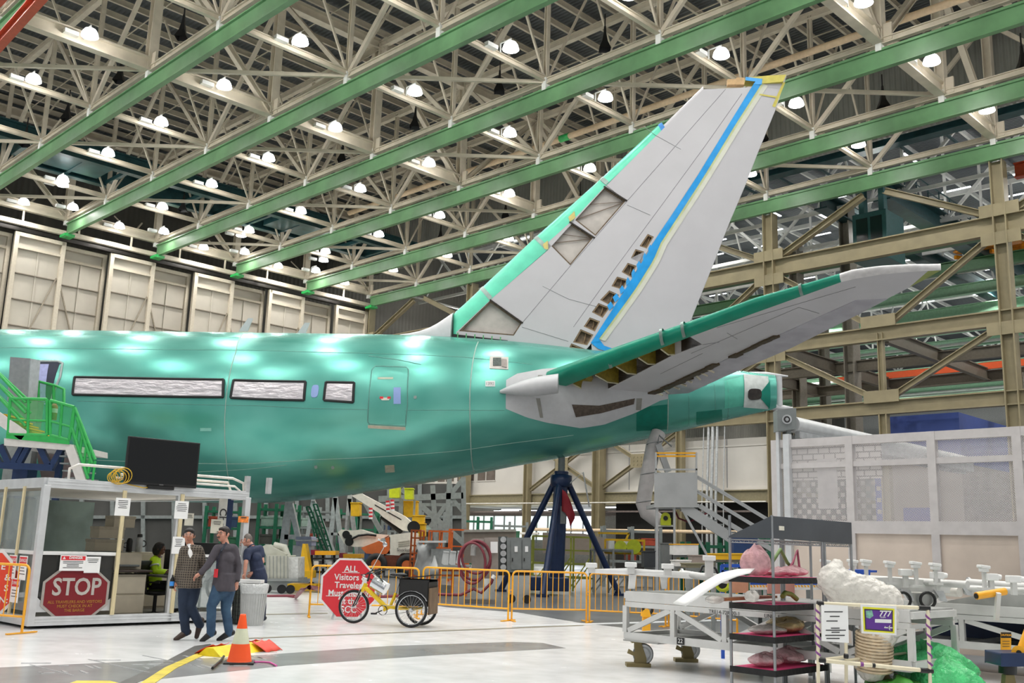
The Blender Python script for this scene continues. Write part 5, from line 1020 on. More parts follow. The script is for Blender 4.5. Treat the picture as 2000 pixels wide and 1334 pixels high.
put('wire_frame', b, BLACK, t); put('bin_liner', MB().lathe([(.15, .02), (.19, .7)], n=18), mat('dark_liner', '#3a4038', .3, 0, .2), t); put('lid', MB().box(-.2, -.15, .76, .35, .15, .82), WHITE, t)
# ------------------------------------------------ tricycle
Fp, Rp = g(689, 1217.5), (g(800, 1226.5) + g(823, 1221)) / 2; hd = (Fp - Rp); WB = hd.length; hd.normalize(); ta = atan2(hd.y, hd.x)
t = T('cargo_tricycle', 'yellow cargo tricycle with a black rear box beside the octagon sign', 'tricycle', Rp, ta)
TY = mat('tricycle_yellow', '#f0c818', .3, 0, .06); CH = mat('chrome', '#d5d7d9', .15, .95, .05)
def wheel(c, R=.33, par=t):
    w = put('wheel', MB().ring((0, 0, 0), (0, 1, 0), R - .025, .025, 36, 8), RUB, par, c, label='spoked wheel with black tyre')
    put('rim', MB().ring((0, 0, 0), (0, 1, 0), R - .055, .012, 32, 6), CH, w); sp = MB()
    for k in range(24): a = 2 * pi * k / 24; sp.tube([(0.02 * cos(a), .03 * (-1) ** k, .02 * sin(a)), ((R - .06) * cos(a + .15), 0, (R - .06) * sin(a + .15))], .0025, 4)
    put('spokes', sp, CH, w); put('hub', MB().cyl((0, -.05, 0), (0, .05, 0), .03), CH, w)
    fd = MB(); rows = []
    for k in range(15): a = radians(20 + 130 * k / 14); rr = R + .022 + .006 * (k % 2); rows.append([(rr * cos(a), y, rr * sin(a)) for y in (-.035, 0, .035)])
    put('mudguard', fd.sheet(rows, False), mat('chequered_chrome', '#e8eaec', .2, .6, .3, 30), w, solid=.004); return w
wheel((0, .33, .33)); wheel((0, -.33, .33)); wheel((WB, 0, .325), .325)
f = MB(); hx = WB - .18
f.tube([(hx - .05, 0, .78), (hx + .03, 0, .62)], .045, 10); f.tube([(hx, 0, .72), (hx - .15, 0, .62), (WB * .5, 0, .36), (.35, 0, .33), (.05, 0, .34)], [.042, .045, .045, .035, .03], 10); f.tube([(WB * .42, 0, .34), (WB * .34, 0, .62)], .03, 8); f.tube([(WB * .42, 0, .34), (WB * .52, 0, .28)], .03, 8); f.tube([(0, -.3, .33), (0, .3, .33)], .025, 8); f.tube([(.35, 0, .33), (.3, .2, .34), (0, .2, .34)], .02, 8); f.tube([(.35, 0, .33), (.3, -.2, .34), (0, -.2, .34)], .02, 8)
put('frame', f, TY, t); put('head_badge', MB().bar((hx - .04, 0, .88), (hx + .06, 0, .56), .07, .07), WHITE, t)
fk = MB(); [fk.tube([(hx + .03, s_ * .06, .66), (hx + .1, s_ * .06, .5), (WB, s_ * .06, .325)], .014, 6) for s_ in (-1, 1)]; put('fork', fk, BLACK, t)
hb = MB(); hb.tube([(hx - .08, 0, .82), (hx - .12, 0, .98)], .018, 6); hb.tube([(hx - .42, .3, 1.06), (hx - .28, .3, 1.04), (hx - .12, .16, .98), (hx - .12, -.16, .98), (hx - .28, -.3, 1.04), (hx - .42, -.3, 1.06)], .014, 6); put('handlebar', hb, BLACK, t)
mm = MB(); mm.tube([(hx - .25, .3, 1.04), (hx - .4, .34, 1.3), (hx - .52, .36, 1.52)], .009, 5); mm.ell((hx - .53, .36, 1.55), (.05, .03, .05)); mm.tube([(hx - .53, .36, 1.58), (hx - .38, .36, 1.64)], .015, 5); put('mirror', mm, CH, t)
put('front_can', MB().cyl((hx - .48, .0, .68), (hx - .2, .0, .82), .13, 20), CH, t, label='shiny metal can behind the handlebar'); cb_ = MB(); [cb_.tube([(hx - .2, .05 * k, .85), (hx - .1 + .05 * k, .1 * k, .95), (hx - .3, .12 * k, 1.0), (hx - .45, .05, .8)], .007, 5) for k in (-2, -1, 1, 2)]; put('control_cables', cb_, BLACK, t)
put('seat_post', MB().cyl((WB * .34, 0, .6), (WB * .27, 0, .93), .016), CH, t); put('seat', MB().ell((WB * .27, 0, .97), (.13, .11, .045)).ell((WB * .27 + .13, 0, .97), (.1, .04, .03)), BLACK, t)
cr2 = MB(); cr2.ring((WB * .52, .05, .28), (0, 1, 0), .09, .008, 20, 5); cr2.bar((WB * .52, .08, .28), (WB * .52 + .14, .08, .22), .02); cr2.bar((WB * .52, -.08, .28), (WB * .52 - .14, -.08, .34), .02); cr2.box(WB * .52 + .1, .08, .2, WB * .52 + .2, .17, .23); cr2.box(WB * .52 - .2, -.17, .33, WB * .52 - .1, -.08, .36); put('crankset', cr2, BLACK, t); put('chain', MB().tube([(WB * .52, .06, .37), (.05, .06, .4), (-.0, .06, .34), (.05, .06, .29), (WB * .52, .06, .19)], .006, 5), STEEL, t)
bk = MB(); x0, x1 = -.32, .28; bk.box(x0, -.3, .42, x1, -.28, .9).box(x0, .28, .42, x1, .3, .9).box(x0, -.3, .42, x0 + .02, .3, .86).box(x1 - .02, -.3, .42, x1, .3, .92).box(x0, -.3, .4, x1, .3, .42); put('cargo_box', bk, mat('box_black_board', '#191817', .6, 0, .15), t); put('box_lid', MB().prism([(x0 - .06, -.32, .98), (x1 + .02, -.32, .9), (x1 + .02, .32, .9), (x0 - .06, .32, .98)], (0, 0, .02)), BLACK, t); put('box_panel', MB().box(x0 - .03, -.28, .25, x0, .28, .75), mat('worn_brown_board', '#6b5640', .7, 0, .2), t)
# ================================================================ right side: wire racks, dollies, fence
DW = mat('dolly_white_paint', '#cfcfcc', .45, .1, .08, 3); OLV = mat('olive_caster_paint', '#7d7048', .5, .1, .12)
def PXT(name, label, cat, x, yb=None, Y=None, group=None):
    loc = g(x, yb) if yb else V((onpl(x, 1080, V((0, Y, 0)), V((0, 1, 0))).x, Y, 0))
    t = T(name, label, cat, loc, 0, group); return t, (lambda X, Z, d=0: onpl(X, Z, loc + V((0, d, 0)), V((0, 1, 0))) - loc)
def qbox(mb, q, x0, y0, x1, y1, d0=-.2, d1=.2):
    a, b, c, e = q(x0, y0, d0), q(x1, y0, d0), q(x1, y1, d0), q(x0, y1, d0); v = V((0, d1 - d0, 0)); return mb.prism([a, b, c, e], v)
def qpoly(mb, q, pts, d0=-.1, th=.1): return mb.prism([q(x, y, d0) for x, y in pts], (0, th, 0))
EE1, EE2 = V((.7071, -.7071, 0)), V((.7071, .7071, 0))
def caster(par, x, y, z=0, rz=0, h=.36):
    f = MB(); f.box(-.11, -.02, h - .04, .11, .14, h); f.prism([(-.06, -.012, h - .04), (.03, -.012, h - .04), (.1, -.012, .12), (.1, -.012, .05), (-.06, -.012, .05), (-.07, -.012, .16)], (0, .016, 0)); f.prism([(-.06, .1, h - .04), (.03, .1, h - .04), (.1, .1, .12), (.1, .1, .05), (-.06, .1, .05)], (0, .016, 0)); f.box(-.18, -.05, 0, .16, .15, .05); f.prism([(-.17, -.02, .18), (-.06, -.02, .14), (-.06, -.02, .19), (-.15, -.02, .24)], (0, .03, 0))
    c = put('caster', f, OLV, par, (x, y, z), (0, 0, rz), bev=.004, label='olive caster with grey wheel'); put('caster_wheel', MB().cyl((.06, .02, .17), (.06, .08, .17), .13, 24).ring((.06, .02, .17), (0, 1, 0), .09, .01, 20, 5), STEEL, c); put('tyre', MB().ring((.06, .05, .17), (0, 1, 0), .125, .022, 28, 8), GREYP, c); return c
def dolly(label, org, L, D, zb, zt, bays, n2=(0, 1)):
    t = T('transport_dolly', label, 'dolly', org, HR)
    for y in (0, D):
        b = MB(); b.bar((0, y, zb + .05), (L, y, zb + .05), .06, .1); put('lower_rail', b, DW, t); put('upper_rail', MB().bar((0, y, zt - .18), (L, y, zt - .18), .06, .07).box(0, y - .02, zt - .14, L, y + .02, zt), DW, t, bev=.004)
        for k in range(bays + 1): x = L * k / bays; put('upright', MB().bar((x, y, zb + .1), (x, y, zt - .2), .07, .07), DW, t)
        for k in range(bays):
            x0, x1 = L * k / bays, L * (k + 1) / bays; p, r = (zb + .12, zt - .22) if k % 2 == 0 else (zt - .22, zb + .12); put('diagonal', MB().bar((x0 + .05, y, p), (x1 - .05, y, r), .05, .07), DW, t)
    for k in range(bays + 1): x = L * k / bays; put('cross_member', MB().bar((x, 0, zb + .05), (x, D, zb + .05), .08).bar((x, 0, zt - .06), (x, D, zt - .06), .08), DW, t)
    put('lower_deck', MB().box(.05, .05, zb + .02, L - .05, D - .05, zb + .04), mat('galvanized_tray', '#a8a9a6', .35, .4, .15, 3), t)
    put('top_plate', MB().box(0, 0, zt - .02, L, D, zt), mat('galvanized_tray'), t)
    for x, y in ((.2, .05), (.2, D - .05), (L - .35, .05), (L - .35, D - .05)): caster(t, x, y, 0, pi / 4 if x < 1 else .2, zb)
    put('caster_plate', MB().box(0, -.06, zb - .02, .6, D + .06, zb), mat('galvanized_tray'), t); put('caster_plate', MB().box(L - .6, -.06, zb - .02, L, D + .06, zb), mat('galvanized_tray'), t); return t
A0 = g(1222, 1300)
dA = dolly('white steel transport dolly on olive casters behind the wire rack', A0, 4.1, 1.25, .36, 1.02, 5)
text('stencil_lettering', 'TRE14-72RO0-1', .07, INK, dA, (1.65, -.04, .83), (pi / 2, 0, 0), .001); text('stencil_lettering', 'UNIT-1', .07, INK, dA, (2.35, -.04, .83), (pi / 2, 0, 0), .001); put('number_plate', MB().box(.9, -.04, .37, 1.02, -.034, .46), BLACK, dA); text('plate_lettering', '22', .08, WHITE, dA, (.96, -.043, .415), (pi / 2, 0, 0), .001)
B0_ = V((5.55, 15.2, 0))
dB = dolly('white steel transport dolly right of the green bags, by the blue jack', B0_, 3.6, 1.5, .4, 1.0, 3)
put('sloped_cover', MB().prism([(.9, 0, 1.0), (1.6, 0, 1.17), (3.4, 0, 1.17), (3.4, 0, 1.0)], (0, 1.2, 0)), mat('galvanized_tray'), dB)
put('navy_curtain', MB().box(.2, 1.4, .45, 3.5, 1.42, .85), NAVY, dB)
t_, q = PXT('caution_sign', 'yellow and black CAUTION sign on the right dolly', 'sign', 1964, Y=12.6)
put('plate', qbox(MB(), q, 1955, 1235, 1975, 1272, 0, .01), YEL, t_); put('header', qbox(MB(), q, 1955, 1235, 1975, 1246, -.003, .001), BLACK, t_); c = q(1965, 1240.5, -.006); text('sign_lettering', 'CAUTION', .03, YEL, t_, c, (pi / 2, 0, 0), .001, bold=.001)
w = MB(); [w.prism([q(1958, 1252 + 5 * k, -.003), q(1972, 1252 + 5 * k, -.003), q(1972, 1253 + 5 * k, -.003), q(1958, 1253 + 5 * k, -.003)], (0, .002, 0)) for k in range(3)]; put('print_lines', w, INK, t_)
# supports and tubes riding on the dollies
def cradle(lab, x, yc, yb, Y, w=.1, grp='white padded posts on the dollies'):
    t, q = PXT('support_post', lab, 'post', x, Y=Y, group=grp); a, b = q(x, yc), q(x, yb)
    put('shaft', MB().bar((a.x, 0, b.z), (a.x, 0, a.z), .045, .045, (0, 1, 0)), DW, t); put('pad', MB().cb((a.x, 0, a.z), (.13, .14, .04), 0, 0, .12).cb((a.x, 0, a.z - .04), (.1, .1, .05)), WHITE, t, bev=.01); put('base', MB().cb((a.x, 0, b.z), (.14, .14, .03)), DW, t)
    if x < 1670: put('floor_stand', MB().bar((a.x, 0, 0), (a.x, 0, b.z), .06, .06, (0, 1, 0)), DW, t)
for i, (x, yc, yb) in enumerate(((1612, 1096, 1130), (1665, 1096, 1132), (1691, 1096, 1135), (1737, 1099, 1140), (1788, 1100, 1145), (1826, 1103, 1140), (1921, 1107, 1150))): cradle('white padded post standing on the dollies, %s from the left' % ('first' if i == 0 else ORD[i]), x, yc, yb, 14.6 - .2 * i)
for i, (x, y) in enumerate(((1155, 1104), (1232, 1103), (1304, 1106), (1385, 1090))):
    Y = 15 - .3 * i; t, q = PXT('support_post', 'white clamp block on the left dolly beam, %s from the left' % ('first' if i == 0 else ORD[i]), 'post', x, Y=Y, group='white clamp blocks'); a, b = q(x, y), q(x, 1118 + i * 3); put('block', MB().cb(a, (.16, .14, .07)), WHITE, t, bev=.01); put('stem', MB().bar(a, b, .1, .1, (0, 1, 0)), DW, t)
for i, (x, y) in enumerate(((1768, 1118), (1830, 1124), (1935, 1127), (1979, 1131))):
    t, q = PXT('tube_clamp', 'white tube clamp above the right dolly, %s from the left' % ('first' if i == 0 else ORD[i]), 'clamp', x, Y=13.9 - .25 * i, group='white tube clamps'); a = q(x, y); put('clamp_body', MB().cb(a, (.16, .12, .09)), WHITE, t, bev=.012); put('knob', MB().cyl(a + V((.07, 0, .01)), a + V((.13, 0, .0)), .035), WHITE, t); put('stem', MB().bar(a, a - V((0, 0, .2)), .06, .06, (0, 1, 0)), DW, t)
t, q = PXT('support_beam', 'long white box beam sticking out left of the dolly, over the yellow barriers', 'beam', 1280, Y=14.6)
put('beam', MB().prism([q(1145, 1112, .4), q(1220, 1110, .2), q(1400, 1121, -.3), q(1400, 1134, -.3), q(1215, 1122, .2), q(1147, 1119, .4)], (.05, .2, 0)), WHITE, t, bev=.008); put('leg', MB().prism([q(1230, 1122, .1), q(1243, 1123, .1), q(1240, 1150, .1), q(1228, 1150, .1)], (0, .1, 0)), WHITE, t); put('leg', MB().prism([q(1290, 1126, 0), q(1304, 1126, 0), q(1302, 1150, 0), q(1294, 1150, 0)], (0, .1, 0)), WHITE, t)
tubes = ((1660, 1128, 1890, 1142, .05, 'white'), (1690, 1140, 2030, 1155, .04, 'white'), (1775, 1150, 1875, 1156, .07, 'thick pale'), (1330, 1120, 1420, 1133, .05, 'short white'), (1890, 1137, 2040, 1148, .05, 'white'))
for i, (x0, y0, x1, y1, r, c) in enumerate(tubes):
    Y = 14.3; t, q = PXT('fixture_tube', '%s fixture tube lying across the dollies, %s from the top' % (c, ('first' if i == 0 else ORD[i])), 'tube', (x0 + x1) / 2, Y=Y); d = (x1 - x0) / 140 * .5; put('tube', MB().cyl(q(x0, y0, d), q(x1, y1, -d), r), DW if c != 'thick pale' else mat('pale_tube'), t); put('end_fitting', MB().cyl(q(x0, y0, d), q(x0 + 4, y0, d), r * 1.4), STEEL, t)
t, q = PXT('fixture_tube', 'orange yellow tube with an open dark end on the right dolly', 'tube', 1935, Y=12.4); put('tube', MB().cyl(q(1907, 1164, 0), q(1963, 1155, .1), .045, 18), YO, t); a = q(1950, 1158); put('holder', MB().bar(a, (a.x, .1, .9), .05, .05, (0, 1, 0)), DW, t); put('tube_bore', MB().cyl(q(1905.6, 1164.2, -.005), q(1908, 1164, 0), .032, 14), BLACK, t)
t, q = PXT('fixture_beam', 'pale fixture beam with brackets over the right dolly', 'beam', 1830, Y=14); put('beam', qpoly(MB(), q, [(1600, 1142), (1605, 1130), (1745, 1128), (1895, 1140), (1990, 1150), (1990, 1166), (1890, 1160), (1700, 1152)], 0, .12), DW, t)
for k, (x, y) in enumerate(((1760, 1160), (1825, 1162), (1875, 1150), (1950, 1158))): put('bracket', qpoly(MB(), q, [(x, y - 10), (x + 18, y - 8), (x + 26, y + 14), (x + 14, y + 12)], -.05, .08), STEEL, t)
for x, y in ((1752, 1172), (1800, 1172)): put('wheel', MB().ring(q(x + 12, y, -.08), (0, 1, 0), .1, .02, 20, 6), BLACK, t)
put('gusset', qpoly(MB(), q, [(1770, 1158), (1840, 1160), (1812, 1186), (1790, 1188)], -.02, .04), mat('galvanized_tray'), t)
t, q = PXT('blue_bin', 'bright blue box behind the white foam bundle', 'box', 1685, Y=16); put('shell', qbox(MB(), q, 1668, 1113, 1700, 1133, 0, .4), mat('bright_blue', '#1f4fb0', .4), t, bev=.01); put('rim', qbox(MB(), q, 1700, 1114, 1713, 1118, 0, .4), mat('bright_blue'), t)
t, q = PXT('composite_sheet', 'long white curved sheet drooping left from the rack', 'sheet', 1400, Y=11.9)
up_ = [(1474, 1111), (1440, 1112), (1405, 1120), (1370, 1140), (1340, 1160), (1315, 1178)]; dn = [(1465, 1119), (1440, 1125), (1410, 1137), (1384, 1153), (1362, 1169), (1339, 1183)]
put('sheet', MB().sheet([[q(*a, .1), q((a[0] + b[0]) / 2, (a[1] + b[1]) / 2, -.03), q(*b, -.2)] for a, b in zip(rs(up_, 16), rs(dn, 16))]), WHITE, t, solid=.012)
# wire racks
C0 = g(1515, 1362); RZ = [.27, .64, 1.0, 1.31, 1.76]
CHR = mat('rack_chrome', '#9a9c9e', .35, .7, .1)
def wire_rack(label, org, L, D, H, shelves, black=()):
    t = T('wire_rack', label, 'rack', org, pi / 4)
    for x, y in ((0, 0), (L, 0), (L, D), (0, D)):
        put('post', MB().cyl((x, y, 0), (x, y, H), .018, 10), CHR, t)
    for z in shelves:
        s = MB()
        for y in (0, D): s.tube([(0, y, z), (L, y, z)], .006, 5); s.tube([(0, y, z - .035), (L, y, z - .035)], .005, 5); s.tube([(L * k / 24, y, z - (.035 if k % 2 else 0)) for k in range(25)], .0035, 4)
        for x in (0, L): s.tube([(x, 0, z), (x, D, z)], .006, 5); s.tube([(x, 0, z - .035), (x, D, z - .035)], .005, 5); s.tube([(x, D * k / 10, z - (.035 if k % 2 else 0)) for k in range(11)], .0035, 4)
        for k in range(1, 24): s.tube([(L * k / 24, 0, z), (L * k / 24, D, z)], .003, 4)
        sh = put('wire_shelf', s, CHR, t)
        if z in black: put('black_edge_wrap', MB().box(-.02, -.02, z - .05, L + .02, 0 - .008, z + .02).box(-.02, -.008, z - .05, -.008, D + .01, z + .02), mat('black_foam_wrap', '#191919', .7, 0, .2, 12, bump=.4), sh); put('liner_sheet', MB().box(0, 0, z + .006, L, D, z + .012), mat('black_liner', '#2a2626', .7), sh)
    return t
wire_rack('chrome wire rack with black wrapped shelves in front of the dolly', C0, 1.2, .58, 2.05, RZ, RZ[:4])
wire_rack('chrome wire rack behind the wrapped foam, its top shelf under the dark panel', C0 + EE2 * 1.26, .72, .58, 2.0, RZ[4:], ())
def rk(x, y, z): return C0 + EE2 * x + V((-.7071, .7071, 0)) * y + V((0, 0, z))
t = T('dark_panel', 'dark grey sheet standing round the top shelf of the wire rack', 'panel', rk(0, 0, 1.78), pi / 4); DK = mat('dark_grey_board', '#474b50', .45, .1, .15, 2, bump=.1)
put('front_sheet', MB().prism([(0, -.02, 0), (1.98, -.02, -.02), (1.98, -.02, .26), (0, -.02, .26)], (0, .01, 0)), DK, t); put('side_sheet', MB().prism([(-.02, 0, 0), (-.02, .58, 0), (-.02, .58, .02), (-.02, 0, .26)], (.01, 0, 0)), DK, t); put('label_sticker', MB().box(.12, -.024, .1, .24, -.021, .15), mat('cream_paper'), t)
PK = mat('pink_foam_liner', '#e2457f', .6, 0, .1); PKB = mat('pink_bubble_wrap', '#e5b3b8', .25, 0, .2, 14, bump=1.0, alpha=.72); CLB = mat('clear_bubble_wrap', '#ddd9d2', .2, 0, .15, 14, bump=1.0, alpha=.7)
def blob(name, lab, cat, c, r, m, seed=0, rz=pi / 4, grp=None, n=20, k=11, inner=None):
    rg = random.Random(seed); t = MB(); rows = []; ph = [rg.uniform(0, 6) for _ in range(8)]
    for i in range(k + 1):
        a = -pi / 2 + pi * i / k; rows.append([(r[0] * cos(a) * cos(b) * (1 + .13 * sin(3 * b + ph[0] + a) + .07 * sin(7 * b + ph[1] - 3 * a)), r[1] * cos(a) * sin(b) * (1 + .1 * sin(4 * b + ph[2])), r[2] * (1 + sin(a)) * (1 + .14 * sin(2 * b + ph[3]) + .08 * sin(5 * b + 2 * a + ph[4]))) for b in [2 * pi * j / n for j in range(n)]])
    o = put(name, t.sheet(rows, True, True), m, None, c, (0, 0, rz), sub=1); folds(o, .05 * min(1, r[0] * 2), .08); tag(o, lab, cat, grp)
    return o
for k, z in enumerate(RZ[:4]): tag(put('pink_liner', MB().box(.02, .02, 0, 1.18, .55, .006), PK, None, rk(0, 0, z + .013), (0, 0, pi / 4)), 'pink foam liner on the wire rack, %s shelf from the floor' % ('lowest' if k == 0 else ORD[k]), 'liner')
bl = [(.3, .3, 0, .28, .2, .07, PKB, 'low pink bubble wrapped bundle, left on the lowest shelf'), (.85, .3, 0, .3, .2, .09, PKB, 'pink bubble wrapped bundle, right on the lowest shelf'), (.35, .3, 1, .3, .2, .05, CLB, 'clear wrapped parts, left on the second shelf'), (.8, .3, 1, .32, .22, .08, mat('amber_bag', '#c9b17c', .3, 0, .3, 10, bump=1, alpha=.85), 'amber bagged parts on the second shelf'),
      (.12, .3, 3, .2, .2, .17, PKB, 'tall pink bubble wrapped bundle at the left end of the top liner shelf'), (.65, .3, 3, .35, .2, .05, PKB, 'flat pink wrapped parts right on the upper shelf'), (1.0, .3, 3, .2, .2, .06, PKB, 'small pink wrapped bundle at the right end of the upper shelf')]
for i, (x, y, s_, a, b, c, m, lab) in enumerate(bl): blob('wrapped_bundle', lab, 'bundle', rk(x, y, RZ[s_] + .025), (a, b, c), m, i)
t = T('perforated_strip', 'long orange brown perforated strip on the third shelf', 'strip', rk(-.55, .35, 1.05), pi / 4 + .15); put('strip', MB().box(0, 0, 0, 1.7, .12, .03), mat('orange_brown', '#a8663f', .5, 0, .15), t); w = MB(); [w.cb((.1 + .07 * k, .03, .032), (.03, .02, .004)) for k in range(22)]; put('perforations', w, mat('dark_brown_hole', '#4b2c1c'), t); put('plastic_end', MB().ell((-.05, .06, .02), (.15, .1, .05)), CLB, t)
w = MB().tube([rk(.55, .2, 1.1), rk(.65, .22, 1.14), rk(.8, .22, 1.12), rk(.9, .2, 1.06)], .03, 8); tag(put('foam_hose', w, mat('lime_foam', '#a5b45c', .6, 0, .1)), 'lime green foam hose on the third shelf', 'hose')
w = MB().tube([rk(.45, .3, 1.35), rk(.5, .3, 1.5), rk(.7, .3, 1.66), rk(.95, .35, 1.5), rk(1.1, .35, 1.42)], .022, 8); tag(put('foam_hose', w, mat('green_brown_foam', '#6f8a4f', .6, 0, .3, 5)), 'bent green hose on the upper shelf', 'hose'); w = MB().tube([rk(.8, .3, 1.36), rk(1.0, .3, 1.5), rk(1.12, .3, 1.66), rk(1.08, .25, 1.4)], .016, 8); tag(put('foam_hose', w, mat('rose_foam', '#a84e68', .6, 0, .2)), 'rose coloured bent tube on the upper shelf', 'hose')
for i, (x0, y0, x1, y1, c) in enumerate(((1430, 1127, 1462, 1158, '#c98f72'), (1500, 1128, 1552, 1160, '#c78b7e'))): t, q = PXT('cardboard_panel', 'salmon wooden panel behind the wire rack, %s' % ('left', 'right')[i], 'panel', (x0 + x1) / 2, Y=13.9); put('board', qbox(MB(), q, x0, y0, x1, y1, 0, .05), mat('salmon_board%s' % 'ab'[i], c, .6, 0, .15, 4), t)
for i, (x0, x1, s_) in enumerate(((1465, 1504, 'P614-702C3D'), (1552, 1607, 'K24AMZM'))):
    t, q = PXT('label_board', 'white board with black code and hazard stripe behind the rack, %s' % ('left', 'right')[i], 'sign', (x0 + x1) / 2, Y=14.1); put('board', qbox(MB(), q, x0, 1126, x1, 1152, 0, .02), WHITE, t); a = q((x0 + x1) / 2, 1152); put('stand', MB().bar((a.x, .03, 0), (a.x, .03, a.z + .1), .05, .04, (0, 1, 0)), GREYP, t); put('blue_band', qbox(MB(), q, x0, 1137, x1, 1142, -.004, .001), mat('bright_blue'), t); c = q((x0 + x1) / 2, 1131, -.008); text('board_lettering', s_, .06, INK, t, c, (pi / 2, 0, 0), .001); hz = MB()
    n_ = int((x1 - x0) / 6)
    for k in range(n_): qpoly(hz, q, [(x0 + 6 * k, 1143), (x0 + 6 * k + 3, 1143), (x0 + 6 * k + 5, 1147), (x0 + 6 * k + 2, 1147)], -.004, .005)
    put('hazard_stripe', hz, YEL, t)
t, q = PXT('duct_coupling', 'yellow black duct coupling between dolly and rack', 'coupling', 1412, Y=14.6); put('yellow_ring', MB().ring(q(1412, 1140), (.5, 1, 0), .09, .03, 20, 8), mat('lime_yellow', '#c5cf24', .4), t); put('black_bore', MB().cyl(q(1413, 1140, -.02), q(1413, 1140, .06), .075), BLACK, t)
blob('wrapped_bundle', 'clear bubble wrap hose end hanging from the rack', 'bundle', rk(-.3, .1, 1.35) - V((0, 0, .3)), (.1, .08, .06), CLB, 21)
t, q = PXT('black_hose', 'black hose looped over the white beam', 'hose', 1385, Y=14.2); put('hose', MB().tube([q(1367, 1118), q(1372, 1106), (q(1385, 1104)), q(1397, 1110), q(1402, 1120)], .018, 8), BLACK, t)
# pvc frame with signs
PV = V((0, 11.25, 0)); PVC = mat('pvc_cream', '#e2d8bb', .4, 0, .04); PUR = mat('purple_tape', '#7d3f86', .5, 0, .05)
t, q = PXT('pvc_frame', 'white plastic pipe frame with purple spiral tape holding two signs', 'frame', 1600, Y=11.25); FZ = lambda x: q(x, 1340)
def vpipe(x0, y0, x1, y1): return MB().cyl(q(x0, y0), q(x1, y1), .019, 12)
put('upright', vpipe(1597, 1180, 1599, 1420), PVC, t); put('upright', vpipe(1812, 1190, 1820, 1430), PVC, t); put('upright', MB().cyl(q(1652, 1180, .5), q(1653, 1390, .5), .019, 12), PVC, t); put('top_pipe', MB().cyl(q(1597, 1178), q(1815, 1188), .019, 12), PVC, t); put('low_pipe', MB().cyl(q(1597, 1289), q(1820, 1311), .022, 12), PVC, t); put('side_pipe', MB().cyl(q(1598, 1290), q(1652, 1283, .5), .019, 12).cyl(q(1652, 1290, .5), q(1775, 1275, 1.4), .016, 10), PVC, t)
for x0, y0, x1, y1 in ((1597, 1183, 1598, 1280), (1812, 1194, 1817, 1300)):
    w = MB(); A, B = q(x0, y0), q(x1, y1); n_ = 60; w.tube([A + (B - A) * k / n_ + V((.0185 * cos(k * .62), .0185 * sin(k * .62), 0)) for k in range(n_ + 1)], .012, 5); put('purple_spiral', w, PUR, t)
for x, y, X, Y_ in ((1596, 1178, 1608, 1179), (1794, 1187, 1816, 1188), (1598, 1289, 1612, 1290), (1797, 1309, 1822, 1311), (1649, 1281, 1656, 1282)): w = MB().cyl(q(x, y), q(X, Y_), .027, 12); put('pipe_fitting', w, BLACK, t)
for x in (1680, 1703): put('tape_band', MB().cyl(q(x, 1289 + (x - 1597) * .098), q(x + 6, 1289.6 + (x - 1597) * .098), .0235, 12), PUR if x < 1700 else BLACK, t)
t2, q2 = PXT('list_sign', 'white printed sheet hung on the pipe frame, left of the purple sign', 'sign', 1630, Y=11.26); put('sheet', qpoly(MB(), q2, [(1604, 1180), (1656, 1183), (1658, 1256), (1605, 1252)], -.032, .012), PAPER, t2)
l = MB()
for y, a, b in ((1194, 1610, 1646), (1203, 1621, 1640), (1212, 1614, 1636), (1226, 1623, 1640), (1230, 1613, 1652), (1234, 1624, 1640), (1240, 1612, 1650), (1246, 1614, 1640)): l.prism([q2(a, y, -.035), q2(b, y, -.035), q2(b, y + 2, -.035), q2(a, y + 2, -.035)], (0, .002, 0))
put('print_lines', l, INK, t2)
t2, q2 = PXT('team_sign', 'purple sign with yellow border reading 777 on the pipe frame', 'sign', 1716, Y=11.26); put('backing', qpoly(MB(), q2, [(1681, 1180), (1751, 1184), (1751, 1241), (1683, 1237)], -.032, .012), WHITE, t2)
put('yellow_border', qpoly(MB(), q2, [(1685, 1185), (1747, 1189), (1747, 1237), (1687, 1233)], -.034, .002), mat('sign_lemon', '#e4e02a', .5), t2); put('black_line', qpoly(MB(), q2, [(1688, 1189), (1744, 1192), (1744, 1234), (1690, 1230)], -.036, .002), INK, t2); put('purple_panel', qpoly(MB(), q2, [(1690, 1191), (1742, 1194), (1742, 1232), (1692, 1228)], -.039, .002), mat('sign_purple', '#5c2f8c', .5, 0, .05), t2)
text('sign_lettering', '777', .085, WHITE, t2, q2(1728, 1199, -.042), (pi / 2, 0, 0), .001, bold=.002, shear=.2); put('white_box', qpoly(MB(), q2, [(1709, 1209), (1741, 1210), (1741, 1217), (1709, 1216)], -.042, .002), WHITE, t2); put('emblem', qpoly(MB(), q2, [(1691, 1193), (1703, 1192), (1706, 1203), (1699, 1208), (1692, 1206)], -.042, .002), mat('emblem_teal', '#7fb5a0', .5, 0, .3, 30), t2)
text('sign_lettering', 'TEAM', .025, WHITE, t2, q2(1724, 1206, -.042), (pi / 2, 0, 0), .001); pl = MB(); pl.cb(q2(1735, 1226, -.042), (.09, .002, .012)); pl.prism([q2(1734, 1226, -.043), q2(1739, 1220, -.043), q2(1737, 1226, -.043)], (0, .001, 0)).prism([q2(1734, 1226, -.043), q2(1739, 1232, -.043), q2(1737, 1226, -.043)], (0, .001, 0)).prism([q2(1729, 1226, -.043), q2(1728, 1222, -.043), q2(1731, 1226, -.043)], (0, .001, 0)); put('plane_mark', pl, WHITE, t2)
